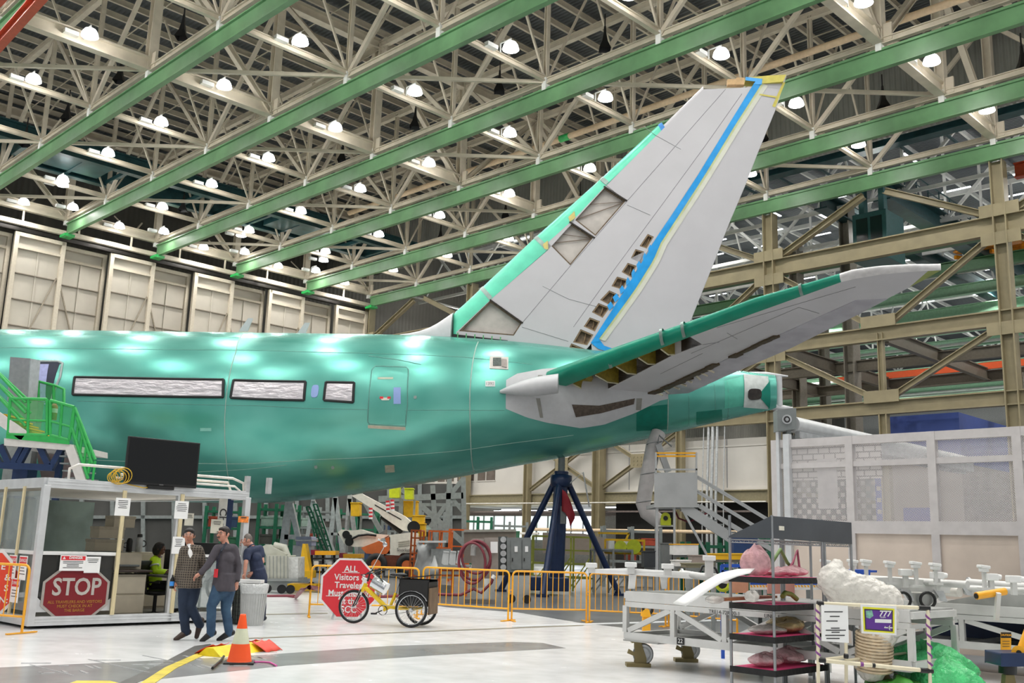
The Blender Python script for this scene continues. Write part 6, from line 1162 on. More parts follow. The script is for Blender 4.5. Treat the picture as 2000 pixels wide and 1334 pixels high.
# bags, foam
FO = mat('white_bubble_wrap', '#e9e5dc', .25, 0, .1, 10, bump=.9, alpha=.9); TF = mat('tan_wrapped_foam', '#d3bfa0', .4, 0, .2, 8, bump=1)
t, q = PXT('wrapped_duct', 'bulky white bubble wrapped duct hanging over the pipe frame', 'duct', 1670, Y=12.0)
m_ = MB(); pth = [(1634, 1104), (1630, 1135), (1648, 1150), (1690, 1158), (1730, 1175), (1738, 1205), (1712, 1245), (1702, 1300)]; rr = [.08, .2, .22, .2, .2, .2, .2, .18]; m_.tube([q(x, y) for x, y in pth], rr, 18)
for (x, y), r in zip(pth, rr): m_.ell(q(x, y), r)
folds(vox(put('wrap', m_, FO, t, fix=False), .02, 3), .05, .06)
w = MB(); [w.ring(q(1708 - .1 * k, 1238 + 6.2 * k, 0), (0, -.15, 1), .2, .016, 22, 6) for k in range(12)]; put('foam_roll', w.cyl(q(1709, 1238), q(1704, 1306), .19, 20), TF, t, label='tan ribbed foam roll')
GB = mat('green_translucent_bag', '#5fe08d', .2, 0, .25, 6, bump=1.0, bscale=16, alpha=.88); GB2 = mat('lime_bag', '#59b04a', .25, 0, .3, 5, bump=1, alpha=.9)
pB = lambda x, Y: V((onpl(x, 1300, V((0, Y, 0)), V((0, 1, 0))).x, Y, 0))
blob('plastic_bag', 'large bright green plastic bag behind the pipe frame', 'bag', pB(1800, 12.6), (.62, .45, .27), GB, 3, 0, None, 28, 14); blob('plastic_bag', 'green plastic bag slumped at the right of the others', 'bag', pB(1848, 12.2), (.4, .35, .22), GB, 5, 0, None, 24, 12); blob('plastic_bag', 'olive green plastic bag at the lower left of the bag pile', 'bag', pB(1745, 12.0), (.35, .35, .13), GB2, 8, 0, None, 24, 12)
blob('plastic_bag', 'clear and dark film bundle on the floor under the foam roll', 'bag', pB(1690, 11.9), (.4, .3, .06), CLB, 12, 0)
# blue jack at the right edge
t, q = PXT('hydraulic_jack', 'blue and yellow hydraulic jack at the right picture edge', 'jack', 1975, Y=12.2); put('body', qbox(MB(), q, 1955, 1276, 2010, 1302, -.2, .2), NAVY, t, bev=.02); put('arm', MB().tube([q(2010, 1225), q(1990, 1278)], .045, 8), YEL, t); put('pivot', MB().cyl(q(1990, 1275, -.12), q(1990, 1275, .1), .08), YEL, t); put('hub', MB().cyl(q(1990, 1275, -.15), q(1990, 1275, -.1), .03), BLACK, t); put('neck', MB().cyl(q(1968, 1300), q(1968, 1316), .1), BLACK, t)
c_ = q(1968, 1330); put('foot', MB().box(c_.x - .14, -.2, 0, c_.x + .16, .2, .06).prism([(c_.x - .08, -.05, .06), (c_.x + .1, -.05, .06), (c_.x + .06, -.05, .3), (c_.x - .04, -.05, .3)], (0, .1, 0)), OLV, t)
# ------------------------------------------------ tall mesh fence and screens behind the dollies
F0 = V((onpl(1520, 1080, V((0, 19.2, 0)), V((0, 1, 0))).x, 19.2, 0)); FR = HR
fm_ = Matrix.Translation(F0) @ Matrix.Rotation(FR, 4, 'Z'); fmi = fm_.inverted()
def FP(x, y):
    d = fmi.to_3x3() @ ray(x, y); o = fmi @ EYEP; return o + d * (-o.y / d.y)
HTOP = FP(1700, 850).z; HM2 = FP(1700, 905).z; HB = FP(1800, 1030).z
MESH = mat('wire_mesh', '#d0cccc', .5, .1, 0, 0); nt = MESH.node_tree; N = nt.nodes; L = nt.links; tc = N.new('ShaderNodeTexCoord'); mpp = N.new('ShaderNodeMapping'); mpp.inputs['Rotation'].default_value = (0, radians(32), 0); L.new(tc.outputs['Object'], mpp.inputs[0]); prev = None
for dr_ in ('X', 'Z'):
    wv2 = N.new('ShaderNodeTexWave'); wv2.bands_direction = dr_; wv2.inputs['Scale'].default_value = 14; L.new(mpp.outputs[0], wv2.inputs[0]); gt = N.new('ShaderNodeMath'); gt.operation = 'GREATER_THAN'; gt.inputs[1].default_value = .71; L.new(wv2.outputs['Fac'], gt.inputs[0])
    if prev is None: prev = gt
    else: mx = N.new('ShaderNodeMath'); mx.operation = 'MAXIMUM'; L.new(prev.outputs[0], mx.inputs[0]); L.new(gt.outputs[0], mx.inputs[1]); L.new(mx.outputs[0], N['Principled BSDF'].inputs['Alpha'])
fx = [0, FP(1663, 950).x, FP(1825, 950).x, FP(1990, 900).x, FP(1990, 900).x + 2.2]
mat('taupe_screen', '#d0c1b3', .4, 0, .1, 1.5); t = T('mesh_fence', 'tall grey mesh fence with screens, right side behind the dollies', 'fence', F0, FR); FM = mat('fence_frame_paint', '#cbc6c4', .45, .2, .06)
for k, x in enumerate(fx): put('fence_post', MB().box(x - .07, -.07, 0, x + .07, .07, HTOP), FM, t)
for k in range(4):
    x0, x1 = fx[k] + .07, fx[k + 1] - .07
    each('frame_rail', [MB().box(x0, -.06, HTOP - .15, x1, .06, HTOP), MB().box(x0, -.05, HM2 - .05, x1, .05, HM2 + .05), MB().box(x0, -.07, HB - .12, x1, .07, HB + .1)], FM, t)
    put('mesh_panel', MB().poly([(x0, 0, HB), (x1, 0, HB), (x1, 0, HTOP - .1), (x0, 0, HTOP - .1)]), MESH, t)
    if k: put('lower_screen', MB().box(x0, -.02, .1, x1, .02, HB - .12), mat('taupe_screen', '#e0d2c4', .4, 0, .1, 1.5), t, label='taupe solid lower screen')
    else: put('lower_screen', MB().box(x0, -.02, .1, x1, .02, HB - .12), mat('taupe_screen'), t)
each('gate_post', [MB().box(.22, -.12, 0, .34, 0, HTOP + .1), MB().box(.06, -.1, 0, .12, 0, HTOP + .35)], ALU, t)
# brick patterned curtain, awning, fan box
t = T('strip_curtain', 'white curtain with a brick pattern of slots behind the left fence bay', 'curtain', F0 + EE2 * .6, FR)
bm2 = mat('brick_slot_curtain', '#d4cfc9', .6, 0, 0, 0); nt = bm2.node_tree; N = nt.nodes; L = nt.links; tc = N.new('ShaderNodeTexCoord'); mp2 = N.new('ShaderNodeMapping'); mp2.inputs['Rotation'].default_value = (pi / 2, 0, 0); L.new(tc.outputs['Object'], mp2.inputs[0]); br = N.new('ShaderNodeTexBrick'); br.inputs['Scale'].default_value = 2.2; br.inputs['Color1'].default_value = lin('#d4cfc9'); br.inputs['Color2'].default_value = lin('#c9c3bd'); br.inputs['Mortar'].default_value = lin('#6d6660'); br.inputs['Mortar Size'].default_value = .03; L.new(mp2.outputs[0], br.inputs[0]); L.new(br.outputs[0], N['Principled BSDF'].inputs['Base Color'])
put('curtain', MB().box(0, 0, HB + .9, fx[1] + .3, .03, HTOP + .08), bm2, t); w = MB(); rg = random.Random(3); wd = fx[1] + .3
for r_ in range(11):
    z = HB + .78 - r_ * .105
    for k in range(int(wd / .2)): w.box(k * .2 + (.1 if r_ % 2 else 0), 0, z, k * .2 + .07 + (.1 if r_ % 2 else 0), .02, z + .075)
put('slotted_part', w.box(0, .03, HB - .3, wd, .05, HB - .2), mat('slot_grey', '#bdb7b1', .6), t); put('hanging_sheet', MB().box(wd * .3, -.02, HB + .35, wd * .52, 0, HB + 1.3), mat('curtain_sheet', '#cfcbc8', .6), t)
t, q = PXT('fan_box', 'grey metal box with a round dial above the fence post', 'box', 1537, Y=18.9); put('box', qpoly(MB(), q, [(1518, 800), (1555, 797), (1556, 838), (1519, 842)], 0, .3), GREYP, t, bev=.01); put('dial', MB().cyl(q(1537, 819, -.05), q(1537, 819, .02), .09, 20), STEEL, t); put('blades', MB().ring(q(1537, 819, -.06), (0, 1, 0), .05, .015, 12, 5), BLACK, t); put('bracket', MB().bar(q(1540, 838, .1), q(1541, 880, .1), .08, .08, (0, 1, 0)), GREYP, t)
t = T('roller_awning', 'long silver rolled awning reaching back from the fence', 'awning', F0 + V((0, 0, 0)), FR); put('roll', MB().cyl((.25, .2, HTOP + .32), (.25, 9, HTOP + .28), .16, 16), ALU, t); put('rail', MB().box(.05, .2, HTOP + .0, .2, 9, HTOP + .12).box(.3, .2, HTOP + .05, .4, 9, HTOP + .18), STEEL, t)
# blue cabin behind the fence
t = T('blue_cabin', 'blue walled cabin behind the mesh fence under the lower girder', 'cabin', hw(52.8, 31, 0), HR); BC = mat('cabin_blue', '#4257a0', .5, 0, .1, 1)
put('upper_wall', MB().box(0, 0, 7.2, 4.6, 8, 10.2), BC, t); put('pillar', MB().box(-1.2, 1, 0, -.2, 1.4, 8), BC, t); put('side_wall', MB().box(0, 0, 0, 4.6, 8, 7.2), mat('cabin_taupe', '#8f857d', .55, 0, .15, .8), t)
put('door', MB().box(1.0, -.05, 0, 2.8, 0, 4.6), mat('cabin_door_blue', '#2c3f8f', .45), t); put('lamp', MB().ell((2.3, -.15, 3.2), .14), mat('orange_lamp', '#ff8a30', .4, emit=1.5), t)
# ================================================================ under and beyond the aircraft
def hb(name, label, cat, mb, m, grp=None): return tag(put(name, mb, m, None, HO, (0, 0, HR)), label, cat, grp)
OW = mat('office_wall_white', '#d6d1ca', .6, 0, .05, .5); OLB = mat('olive_beam', '#8d8468', .5, 0, .12)
t = T('mezzanine_office', 'white panelled mezzanine office between the bay columns', 'office', hw(0, 30), HR)
put('wall_panel', MB().box(4, 0, 5.85, 46.3, .15, 9.3), OW, t); put('wall_trim', MB().box(4, -.06, 8.75, 46.3, 0, 8.85).box(4, -.08, 5.8, 46.3, 0, 5.95), OW, t); put('lower_edge_beam', MB().ib((1, -.3, 5.35), (46.3, -.3, 5.35), .4, .85, .07), OLB, t); put('floor_slab', MB().box(1, 0, 5.5, 46.3, 14, 5.75), OLB, t)
for k in range(4): x = 9.3 + 2.6 * k; w = put('window', MB().box(x, -.05, 7.0, x + 2.1, 0, 8.5), mat('office_window_dark', '#6f655f', .2, 0, .2, 2), t); put('window_frame', MB().box(x - .08, -.08, 6.92, x + 2.18, -.04, 7.0).box(x - .08, -.08, 8.5, x + 2.18, -.04, 8.58).box(x + 1.0, -.08, 7, x + 1.08, -.04, 8.5), OW, w)
put('seam', MB().box(33.5, -.02, 5.9, 33.56, 0, 9.3).box(42, -.02, 5.9, 42.06, 0, 9.3).box(26, -.02, 5.9, 26.06, 0, 9.3), mat('panel_seam_grey'), t)
for i, (a, b) in enumerate(((cu[3], cu[4]), (cu[4], cu[5]))):
    t = T('cross_brace', 'tan cross brace with a centre plate in front of the white office wall, %s' % ('left', 'right')[i], 'brace', hw(0, 29.4), HR); m_ = (a + b) / 2
    put('arm', MB().ib((a + .3, 0, 6.1), (b - .3, 0, 9.9), .28, .28, .04), TAN, t); put('arm', MB().ib((a + .3, 0, 9.9), (b - .3, 0, 6.1), .28, .28, .04), TAN, t); put('centre_plate', MB().cb((m_, -.18, 8.0), (1.3, .06, 1.0)), TAN, t); each('bolt', [MB().cyl((m_ + x * .35, -.25, 8 + z * .27), (m_ + x * .35, -.2, 8 + z * .27), .06, 8) for x in (-1, 0, 1) for z in (-1, 0, 1)], OLB, t)
# conduits down the office wall
for i, (u, r) in enumerate(((41.1, .1), (41.45, .12), (41.8, .1), (40.7, .04), (42.4, .04))): hb('conduit', 'vertical grey conduit on the office wall, %s of the bundle' % ORD[i], 'pipe', MB().tube([(u, 28.9, .2), (u, 28.9, 5.0), (u, 29.2, 10.2)], r, 8), STEEL, 'vertical conduits on the office wall')
hb('wall_pipe', 'long pale pipe on stands under the mezzanine', 'pipe', MB().tube([(26, 27.5, 2.9), (46, 27.5, 2.9)], .12, 8), mat('pale_peach_pipe')); hb('wall_pipe', 'pale double pipe rail in front of the far openings', 'pipe', MB().tube([(8, 28.3, 2.6), (26, 28.3, 2.6)], .09, 8).tube([(8, 28.3, 5.0), (46, 28.3, 4.9)], .05, 6), mat('pale_tube'))
for k in range(6): hb('cable_tray', 'thin cable tray below the mezzanine beam, %s row back' % ('first' if k == 0 else ORD[k]), 'tray', MB().box(6, 29.8 + 1.4 * k, 4.3, 44, 30.1 + 1.4 * k, 4.42), mat('tray_mauve_grey', '#7d716c', .5, 0, .2), 'cable trays below the mezzanine')
hb('mezzanine_shade_sheet', 'dark sheet added for the shade under the right end of the mezzanine', 'wall', MB().box(31.5, 31, 0, 50, 31.2, 5.3), mat('mezzanine_shade_sheet', '#23211f', .7, 0, .2))  # dark sheet added to stand for the shade under the mezzanine
# bright far windows beyond the mezzanine
struct(hb('window_1', 'tall bright daylight opening seen behind the tripod jack', 'window', MB().box(10.9, 48, 1.6, 15.2, 48.1, 5.4), mat('daylight_window', '#eef6ff', .4, emit=3.2, var=0)))
struct(hb('window_2', 'band of pale daylight windows beyond the mezzanine', 'window', MB().box(-7, 48, 2.3, 10.6, 48.1, 4.8), mat('pale_daylight_window', '#e3f0ea', .4, emit=1.0, var=0)))
w = MB(); [w.bar((-7 + 1.6 * k, 47.8, 2), (-7 + 1.6 * k, 47.8, 5.2), .12, .12, (1, 0, 0)) for k in range(15)]; hb('window_mullion_frame', 'grey mullion frame in front of the far pale windows', 'frame', w, GREYP)
struct(hb('wall_far', 'dark ceiling and wall line above the far windows', 'wall', MB().box(-8, 48.3, 0, 30, 48.6, 12), mat('far_bay_wall', '#84827c', .7)))
rg = random.Random(8)
for i in range(26):
    u = -4 + rg.random() * 34; v = 33 + rg.random() * 14; o = SLM.copy(); COL.objects.link(o); o.location = hw(u, v, 5.0); tag(o, 'strip light glowing below the mezzanine ceiling, %s made out from the bay side' % nth(i + 1), 'strip light', 'strip lights under the mezzanine')
for k in range(5): light(hw(0 + 8 * k, 40, 4.4), 160, .6, 'mezzanine_light')
hb('mezzanine_ceiling', 'grey underside ceiling of the mezzanine beyond the offices', 'ceiling', MB().box(1, 44, 5.5, 52, 75, 5.7), mat('mezz_ceiling', '#8b8883', .7))
# ---------- tripod jack
t, q = PXT('tripod_jack', 'tall dark blue tripod jack holding up the tail', 'jack', 1093, Y=35.2)
top = q(1097, 893); put('head', MB().cyl((top.x, 0, top.z), (top.x, 0, top.z - .55), .12, 14).cyl((top.x, 0, top.z + .05), (top.x, 0, top.z - .1), .08, 12), GREYP, t)
bs = [q(1030, 1062, 0), q(1207, 1140, 0)]
put('column', MB().cyl((top.x - .1, 0, .15), (top.x, 0, top.z - .5), .25, 20), NAVY, t); put('collar', MB().lathe([(.28, 0), (.38, .05), (.38, .4), (.24, .45)], (top.x, 0, top.z - 1.05), n=20), NAVY, t)
for P_ in ((top.x - 2.0, 1.2), (top.x + 2.15, .9), (top.x - .62, -1.8)): put('leg', MB().cyl((P_[0], P_[1], .06), (top.x + (P_[0] - top.x) * .12, P_[1] * .12, top.z - .9), .11, 12), NAVY, t); put('leg_foot', MB().cyl((P_[0], P_[1], 0), (P_[0], P_[1], .08), .22, 14), NAVY, t)
put('base_frame', MB().box(top.x - 1.0, -.7, .15, top.x + .3, .7, .6), NAVY, t, bev=.03); put('chain', MB().tube([(top.x + 1.0, -.1, 3.0), (top.x + .75, -.2, 4.2), (top.x + .2, -.2, top.z - 1.0)], .03, 6), STEEL, t); put('decal', MB().box(top.x - .02, -.33, 2.4, top.x + .2, -.3, 3.0), GREYP, t)
put('red_flag', MB().sheet([[(top.x + .02 + .13 * j * (1 + .2 * sin(i)), -.4 - .03 * sin(i + j), top.z - 1.15 - .12 * i - .08 * j * j) for j in range(4)] for i in range(7)]), mat('red_cloth', '#8c1c28', .7, 0, .1), t, solid=.02)
put('stencil', MB().bar((top.x - 1.52, -1.5, .9), (top.x - 1.34, -1.28, 1.6), .1), mat('faded_white', '#b9bcc4', .6), t)
# ---------- access stairs platform (grey) right of centre
t, q = PXT('access_stairs', 'grey rolling access stairs with a sheet metal platform below the tail', 'stairs', 1320, Y=31); GS = mat('stair_grey_paint', '#b4b6b6', .45, .2, .08, 2)
put('side_panel', qbox(MB(), q, 1278, 923, 1362, 984, -.9, -.86), GS, t); put('side_panel', qbox(MB(), q, 1278, 923, 1362, 984, .86, .9), GS, t); put('platform', qbox(MB(), q, 1278, 984, 1366, 991, -.9, .9), GS, t); 
for d in (-.9, .9):
    r = MB()
    for x in (1281, 1360): r.bar(q(x, 884, d), q(x, 924, d), .05, .05, (0, 1, 0))
    r.bar(q(1280, 917, d), q(1362, 917, d), .05); put('guard_post', r, GS, t)
y_ = MB(); [y_.bar(q(1280, y, d), q(1361, y, d), .04, .05) for y in (885, 891) for d in (-.9, .9)]; put('guard_rail', y_, YEL, t, label='yellow top rails')
for d in (-.8, .8): st_ = MB(); hr_ = MB(); st_.bar(q(1335, 990, d), q(1475, 1082, d), .08, .3); st_.bar(q(1366, 988, d), q(1510, 1075, d), .06, .14); [hr_.bar(q(1362, 930 + k, d), q(1508, 1018 + k, d), .05) for k in (0, 4, 28, 32)]; put('stringer', st_, GS, t); put('handrail', hr_, GS, t)
s2 = MB()
for k in range(12): a = q(1345 + 12 * k, 996 + 7.3 * k); s2.cb((a.x, 0, a.z), (.28, 1.6, .04))
put('tread', s2, GREYP, t)
for d in (-.8, .8): lg = MB(); lg.bar(q(1330, 990, d), q(1392, 1105, d), .07); lg.bar(q(1283, 990, d), V((q(1283, 990, d).x, d, 0)), .08); lg.bar(q(1317, 990, d), V((q(1317, 990, d).x, d, 0)), .06); lg.bar(V((q(1283, 990).x, d, .15)), V((q(1470, 990).x, d, .15)), .1); put('frame_leg', lg, GS, t)
put('dangling_hose', MB().tube([q(1315, 990), q(1325, 1012), q(1345, 1020), q(1365, 1010), q(1385, 1000)], .03, 6), mat('maroon_hose', '#7a2e3a', .5), t)
t, q = PXT('yellow_reel', 'yellow cable reel hung in a white frame below the stair platform', 'reel', 1300, Y=30.5); put('frame', MB().bar(q(1284, 990), q(1284, 1028), .05, .05, (0, 1, 0)).bar(q(1316, 990), q(1316, 1028), .05, .05, (0, 1, 0)).bar(q(1283, 1027), q(1317, 1027), .05), WHITE, t); put('reel_case', MB().cyl(q(1300, 1010, -.1), q(1300, 1010, .1), .14, 20).cb(q(1300, 1019), (.3, .2, .22)), mat('lime_yellow'), t); put('core', MB().cyl(q(1300, 1012, -.13), q(1300, 1012, -.1), .07), BLACK, t)
t, q = PXT('extraction_duct', 'fat grey extraction duct hanging from the tail to the floor units', 'duct', 1270, Y=33.5); put('duct', MB().tube([q(1286, 846, .5), q(1276, 870, .3), q(1265, 930), q(1256, 985), q(1262, 1000), q(1290, 1020)], .25, 16), mat('duct_grey_fabric', '#bdb8b6', .6, 0, .08), t); w = MB(); [w.ring(q(x, y), (-.2, 0, 1), .262, .012, 20, 5) for x, y in ((1278, 865), (1266, 925), (1257, 980))]; put('duct_band', w, GREYP, t); put('branch', MB().bar(q(1285, 868), q(1305, 922), .2, .2), GS, t); put('strap', MB().tube([q(1285, 866), q(1287, 850), q(1312, 872)], .03, 5), GREYP, t)
# ---------- electrical cabinets, hose stand
t, q = PXT('switchgear_cabinet', 'grey switchgear cabinets with round meters behind the barriers', 'cabinet', 1005, Y=29.5); D_ = .9
put('body', qbox(MB(), q, 990, 1050, 1037, 1120, -.3, .6), GREYP, t, bev=.02); put('body', qbox(MB(), q, 973, 1048, 991, 1118, -.2, .6), mat('dark_cabinet_grey', '#565a59', .45, .2, .1), t)
for x0, x1 in ((998, 1018), (1021, 1036)): dd = put('door', qbox(MB(), q, x0, 1053, x1, 1112, -.34, -.3), GREYP, t); put('notice', qbox(MB(), q, (x0 + x1) / 2 - 3, 1067, (x0 + x1) / 2 + 3, 1078, -.36, -.34), PAPER, dd); put('handle', qbox(MB(), q, x0 + 2, 1090, x0 + 4, 1096, -.37, -.34), BLACK, dd)
for k in range(5): put('meter', MB().cyl(q(983, 1054 + 13.5 * k, -.3), q(983, 1054 + 13.5 * k, -.2), .085, 18), STEEL, t)
for x in (1000, 1030): a = q(x, 1130); put('caster', MB().cyl((a.x, -.2, .12), (a.x, -.1, .12), .12), RUB, t)
put('chassis', qbox(MB(), q, 973, 1118, 1037, 1124, -.3, .6), BLACK, t)
SG_B = mat('stand_base_grey', '#77736f', .6); t, q = PXT('hose_stand', 'grey stand holding loops of maroon hose beside the switchgear', 'stand', 933, Y=28.5); ST_ = mat('warm_grey_panel', '#9a9189', .5, 0, .08)
put('panel', qbox(MB(), q, 921, 1052, 945, 1148, 0, .25), ST_, t, bev=.03); a = q(933, 1140); put('base', MB().box(a.x - .35, -.1, 0, a.x + .5, .5, .12), SG_B, t); put('arch', MB().tube([q(924, 1085, -.15), q(925, 1068, -.15), q(933, 1062, -.15), q(942, 1068, -.15), q(943, 1075, -.15)], .08, 10), mat('pale_grey_rubber', '#b3b1ae', .5), t); put('notice', qbox(MB(), q, 958, 1058, 972, 1080, 0, .02), PAPER, t); put('side_panel', qbox(MB(), q, 946, 1050, 973, 1130, .1, .4), ST_, t); MH = mat('maroon_hose'); h = MB()
for k, (cx, cy, rx, ry) in enumerate(((927, 1095, 31, 38), (930, 1088, 28, 32), (922, 1100, 26, 40))): h.tube([q(cx + rx * cos(2 * pi * j / 28), cy + ry * sin(2 * pi * j / 28), -.25 - .06 * k) for j in range(28)], .035, 8, closed=True)
h.tube([q(925, 1150, -.3), q(940, 1158, -.4), q(960, 1138, -.4), q(963, 1128, -.4)], .04, 8); h.tube([q(700, 1166, -1), q(760, 1165, -.8), q(830, 1160, -.5), q(900, 1162, -.4), q(925, 1150, -.3)], .04, 8); put('hose', h, MH, t, label='maroon hose in big loops'); put('hose_nozzle', MB().cyl(q(962, 1130, -.4), q(966, 1124, -.4), .06), WHITE, t)
w = MB(); w.tube([g(470, 1166), g(560, 1166) + V((0, 0, .02)), at(575, 1165, .04)], .05, 8); w.tube([at(578, 1166, .05), at(590, 1152, .5), at(604, 1147, .62), at(622, 1150, .5), at(640, 1158, .2), at(700, 1165, .05)], .05, 8); tag(put('floor_hose', w, MH), 'maroon hose lying across the floor left of the octagon sign', 'hose')
# ---------- boom lift
t, q = PXT('boom_lift', 'orange and white boom lift parked under the fuselage', 'lift', 735, Y=48); LO = mat('lift_orange', '#dd7038', .45, 0, .12, 2); LW = mat('lift_cream', '#e6dfd2', .45, 0, .08)
put('chassis', qpoly(MB(), q, [(720, 1085), (805, 1085), (805, 1108), (725, 1108)], -1, 2), mat('chassis_rust', '#6b3420', .6, 0, .2), t)
for x, y, d in ((735, 1102, -1.2), (795, 1104, -1.2), (735, 1100, 1.2), (795, 1100, 1.2)): a = q(x, y, d); wv3 = put('wheel', MB().ring(a + V((0, 0, 0)), (0, 1, 0), .34, .17, 24, 10), RUB, t); put('rim', MB().cyl(a + V((0, -.12, 0)), a + V((0, .12, 0)), .24, 16), LO, wv3)
put('counterweight', qpoly(MB(), q, [(705, 1070), (762, 1048), (762, 1072), (755, 1082), (740, 1083), (715, 1081)], -1, 2), LO, t, bev=.03); put('hood', qpoly(MB(), q, [(760, 1045), (800, 1040), (812, 1040), (812, 1065), (802, 1080), (785, 1080), (780, 1085), (762, 1084)], -1, 2), LW, t, bev=.05); lw = MB(); [lw.prism([q(778, 1058 + 4 * k, -1.03), q(800, 1055 + 4 * k, -1.03), q(800, 1057 + 4 * k, -1.03), q(778, 1060 + 4 * k, -1.03)], (0, .03, 0)) for k in range(3)]; put('vent_slot', lw, mat('vent_slot_beige', '#b7b0a2'), t); put('decal', MB().prism([q(744, 1052, -1.03), q(751, 1050, -1.03), q(754, 1057, -1.03), q(746, 1059, -1.03)], (0, .02, 0)), STEEL, t)  # vent slots in a darker beige than the hood
put('lower_boom', qpoly(MB(), q, [(660, 1040), (667, 1034), (690, 1036), (705, 1034), (730, 1042), (760, 1045), (735, 1060), (722, 1068), (690, 1068), (672, 1062)], -.4, .8), LW, t, bev=.03, label='cream folded lower boom'); each('boom_hole', [MB().cyl(q(x, y, -.46), q(x, y, -.38), r, 16) for x, y, r in ((676, 1044, .18), (684, 1048, .09), (682, 1058, .2))], BLACK, t)
put('upper_boom', qpoly(MB(), q, [(686, 968), (706, 964), (790, 1008), (806, 1022), (800, 1038), (786, 1036), (748, 1010), (740, 1002)], -.35, .7), LW, t, bev=.03, label='cream upper boom slanting down to the right'); put('boom_groove', MB().prism([q(732, 985, -.37), q(784, 1014, -.37), q(784, 1016, -.37), q(732, 987, -.37)], (0, .02, 0)), BLACK, t); put('hydraulic_ram', MB().cyl(q(745, 1008), q(785, 1040), .13), BLACK, t); put('knuckle', MB().cyl(q(808, 1030, -.4), q(808, 1030, .4), .3), BLACK, t); put('boom_hose', MB().tube([q(688, 1052, -.5), q(700, 1046, -.5), q(718, 1044, -.5), q(735, 1046, -.5)], .06, 6), BLACK, t); text('decal_lettering', 'Snorkel', .2, INK, t, q(788, 1074, -1.05), (pi / 2, 0, 0), .01)
# ---------- generic builders for the equipment under the fuselage
def scaffold(label, x0, y0, x1, y1, Y, m, D=1.6, nx=2, nz=3, yaw_=0, cat='scaffold', r=.035, deck=None):
    t, q = PXT('work_stand' if cat == 'stand' else 'scaffold', label, cat, (x0 + x1) / 2, Y=Y); a, b = q(x0, y1), q(x1, y0); X0, X1, Z1 = a.x, b.x, b.z
    for d in (0, D):
        for k in range(nx + 1): x = X0 + (X1 - X0) * k / nx; put('upright', MB().bar((x, d, .02), (x, d, Z1), r * 2, r * 2, (0, 1, 0)), m, t)
        for k in range(1, nz + 1): put('rail', MB().bar((X0, d, Z1 * k / nz), (X1, d, Z1 * k / nz), r * 1.6), m, t)
        for k in range(nx): xa, xb = X0 + (X1 - X0) * k / nx, X0 + (X1 - X0) * (k + 1) / nx; put('diagonal', MB().bar((xa, d, Z1 * .05), (xb, d, Z1 * .62), r * 1.3), m, t)
    for k in range(nx + 1): x = X0 + (X1 - X0) * k / nx; put('cross_rail', MB().bar((x, 0, Z1), (x, D, Z1), r * 1.6).bar((x, 0, Z1 / 2), (x, D, Z1 / 2), r * 1.6), m, t)
    if deck: put('deck', MB().box(X0, 0, Z1 * deck, X1, D, Z1 * deck + .06), GREYP, t)
    return t, q
LG = mat('lime_green_paint', '#a9ad4c', .5, 0, .1); DG = mat('dark_green_paint', '#1f6a4c', .5, 0, .15); SG = mat('stand_grey', '#8f9391', .45, .3, .12); DYL = mat('deep_yellow', '#e0b01a', .5, 0, .1)
scaffold('orange ladder scaffold beside the boom lift', 800, 1036, 822, 1120, 40, ORG, nx=1, nz=7); scaffold('orange braced scaffold under the fuselage, behind the silver parts', 835, 1038, 880, 1110, 44, ORG, nx=2, nz=3); scaffold('lime green scaffold behind the blue tripod jack', 1040, 1050, 1160, 1140, 38, LG, nx=3, nz=4); scaffold('orange scaffold left of the tripod jack', 875, 1035, 915, 1105, 46, ORG, nx=1, nz=3)
scaffold('grey work stand with dark deck behind the tripod, right side', 1160, 1075, 1235, 1140, 36, SG, nx=2, nz=2, cat='stand', deck=.95)
t, q = PXT('yellow_cart', 'yellow railed cart on the dark deck right of the tripod', 'cart', 1215, Y=36.4)
for x in (1182, 1205, 1230, 1258): put('post', MB().bar(q(x, 1054), q(x, 1080), .07, .07, (0, 1, 0)), DYL, t)
put('rail', MB().bar(q(1182, 1054), q(1258, 1056), .08).bar(q(1182, 1079), q(1258, 1081), .1).bar(q(1168, 1041), q(1228, 1042), .07).bar(q(1228, 1042), q(1222, 1056), .07), DYL, t); put('drum', MB().cyl(q(1212, 1068, -.3), q(1212, 1068, .3), .22).cyl(q(1238, 1068, -.3), q(1238, 1068, .3), .26), mat('lime_yellow'), t); put('white_can', qbox(MB(), q, 1190, 1056, 1200, 1076), WHITE, t)
t, q = PXT('taupe_partition', 'taupe panel standing behind the switchgear and the lime scaffold', 'panel', 1050, Y=42); TP = mat('taupe_panel', '#9c8c82', .6, 0, .06); put('panel', qbox(MB(), q, 906, 1038, 1008, 1100, 0, .1), TP, t); put('panel', qpoly(MB(), q, [(1060, 1040), (1140, 1042), (1188, 1052), (1192, 1086), (1060, 1080)], 0, .1), TP, t); put('top_rail', MB().bar(q(906, 1037), q(1008, 1036), .1), mat('trim_pale', '#c9c1b9'), t)
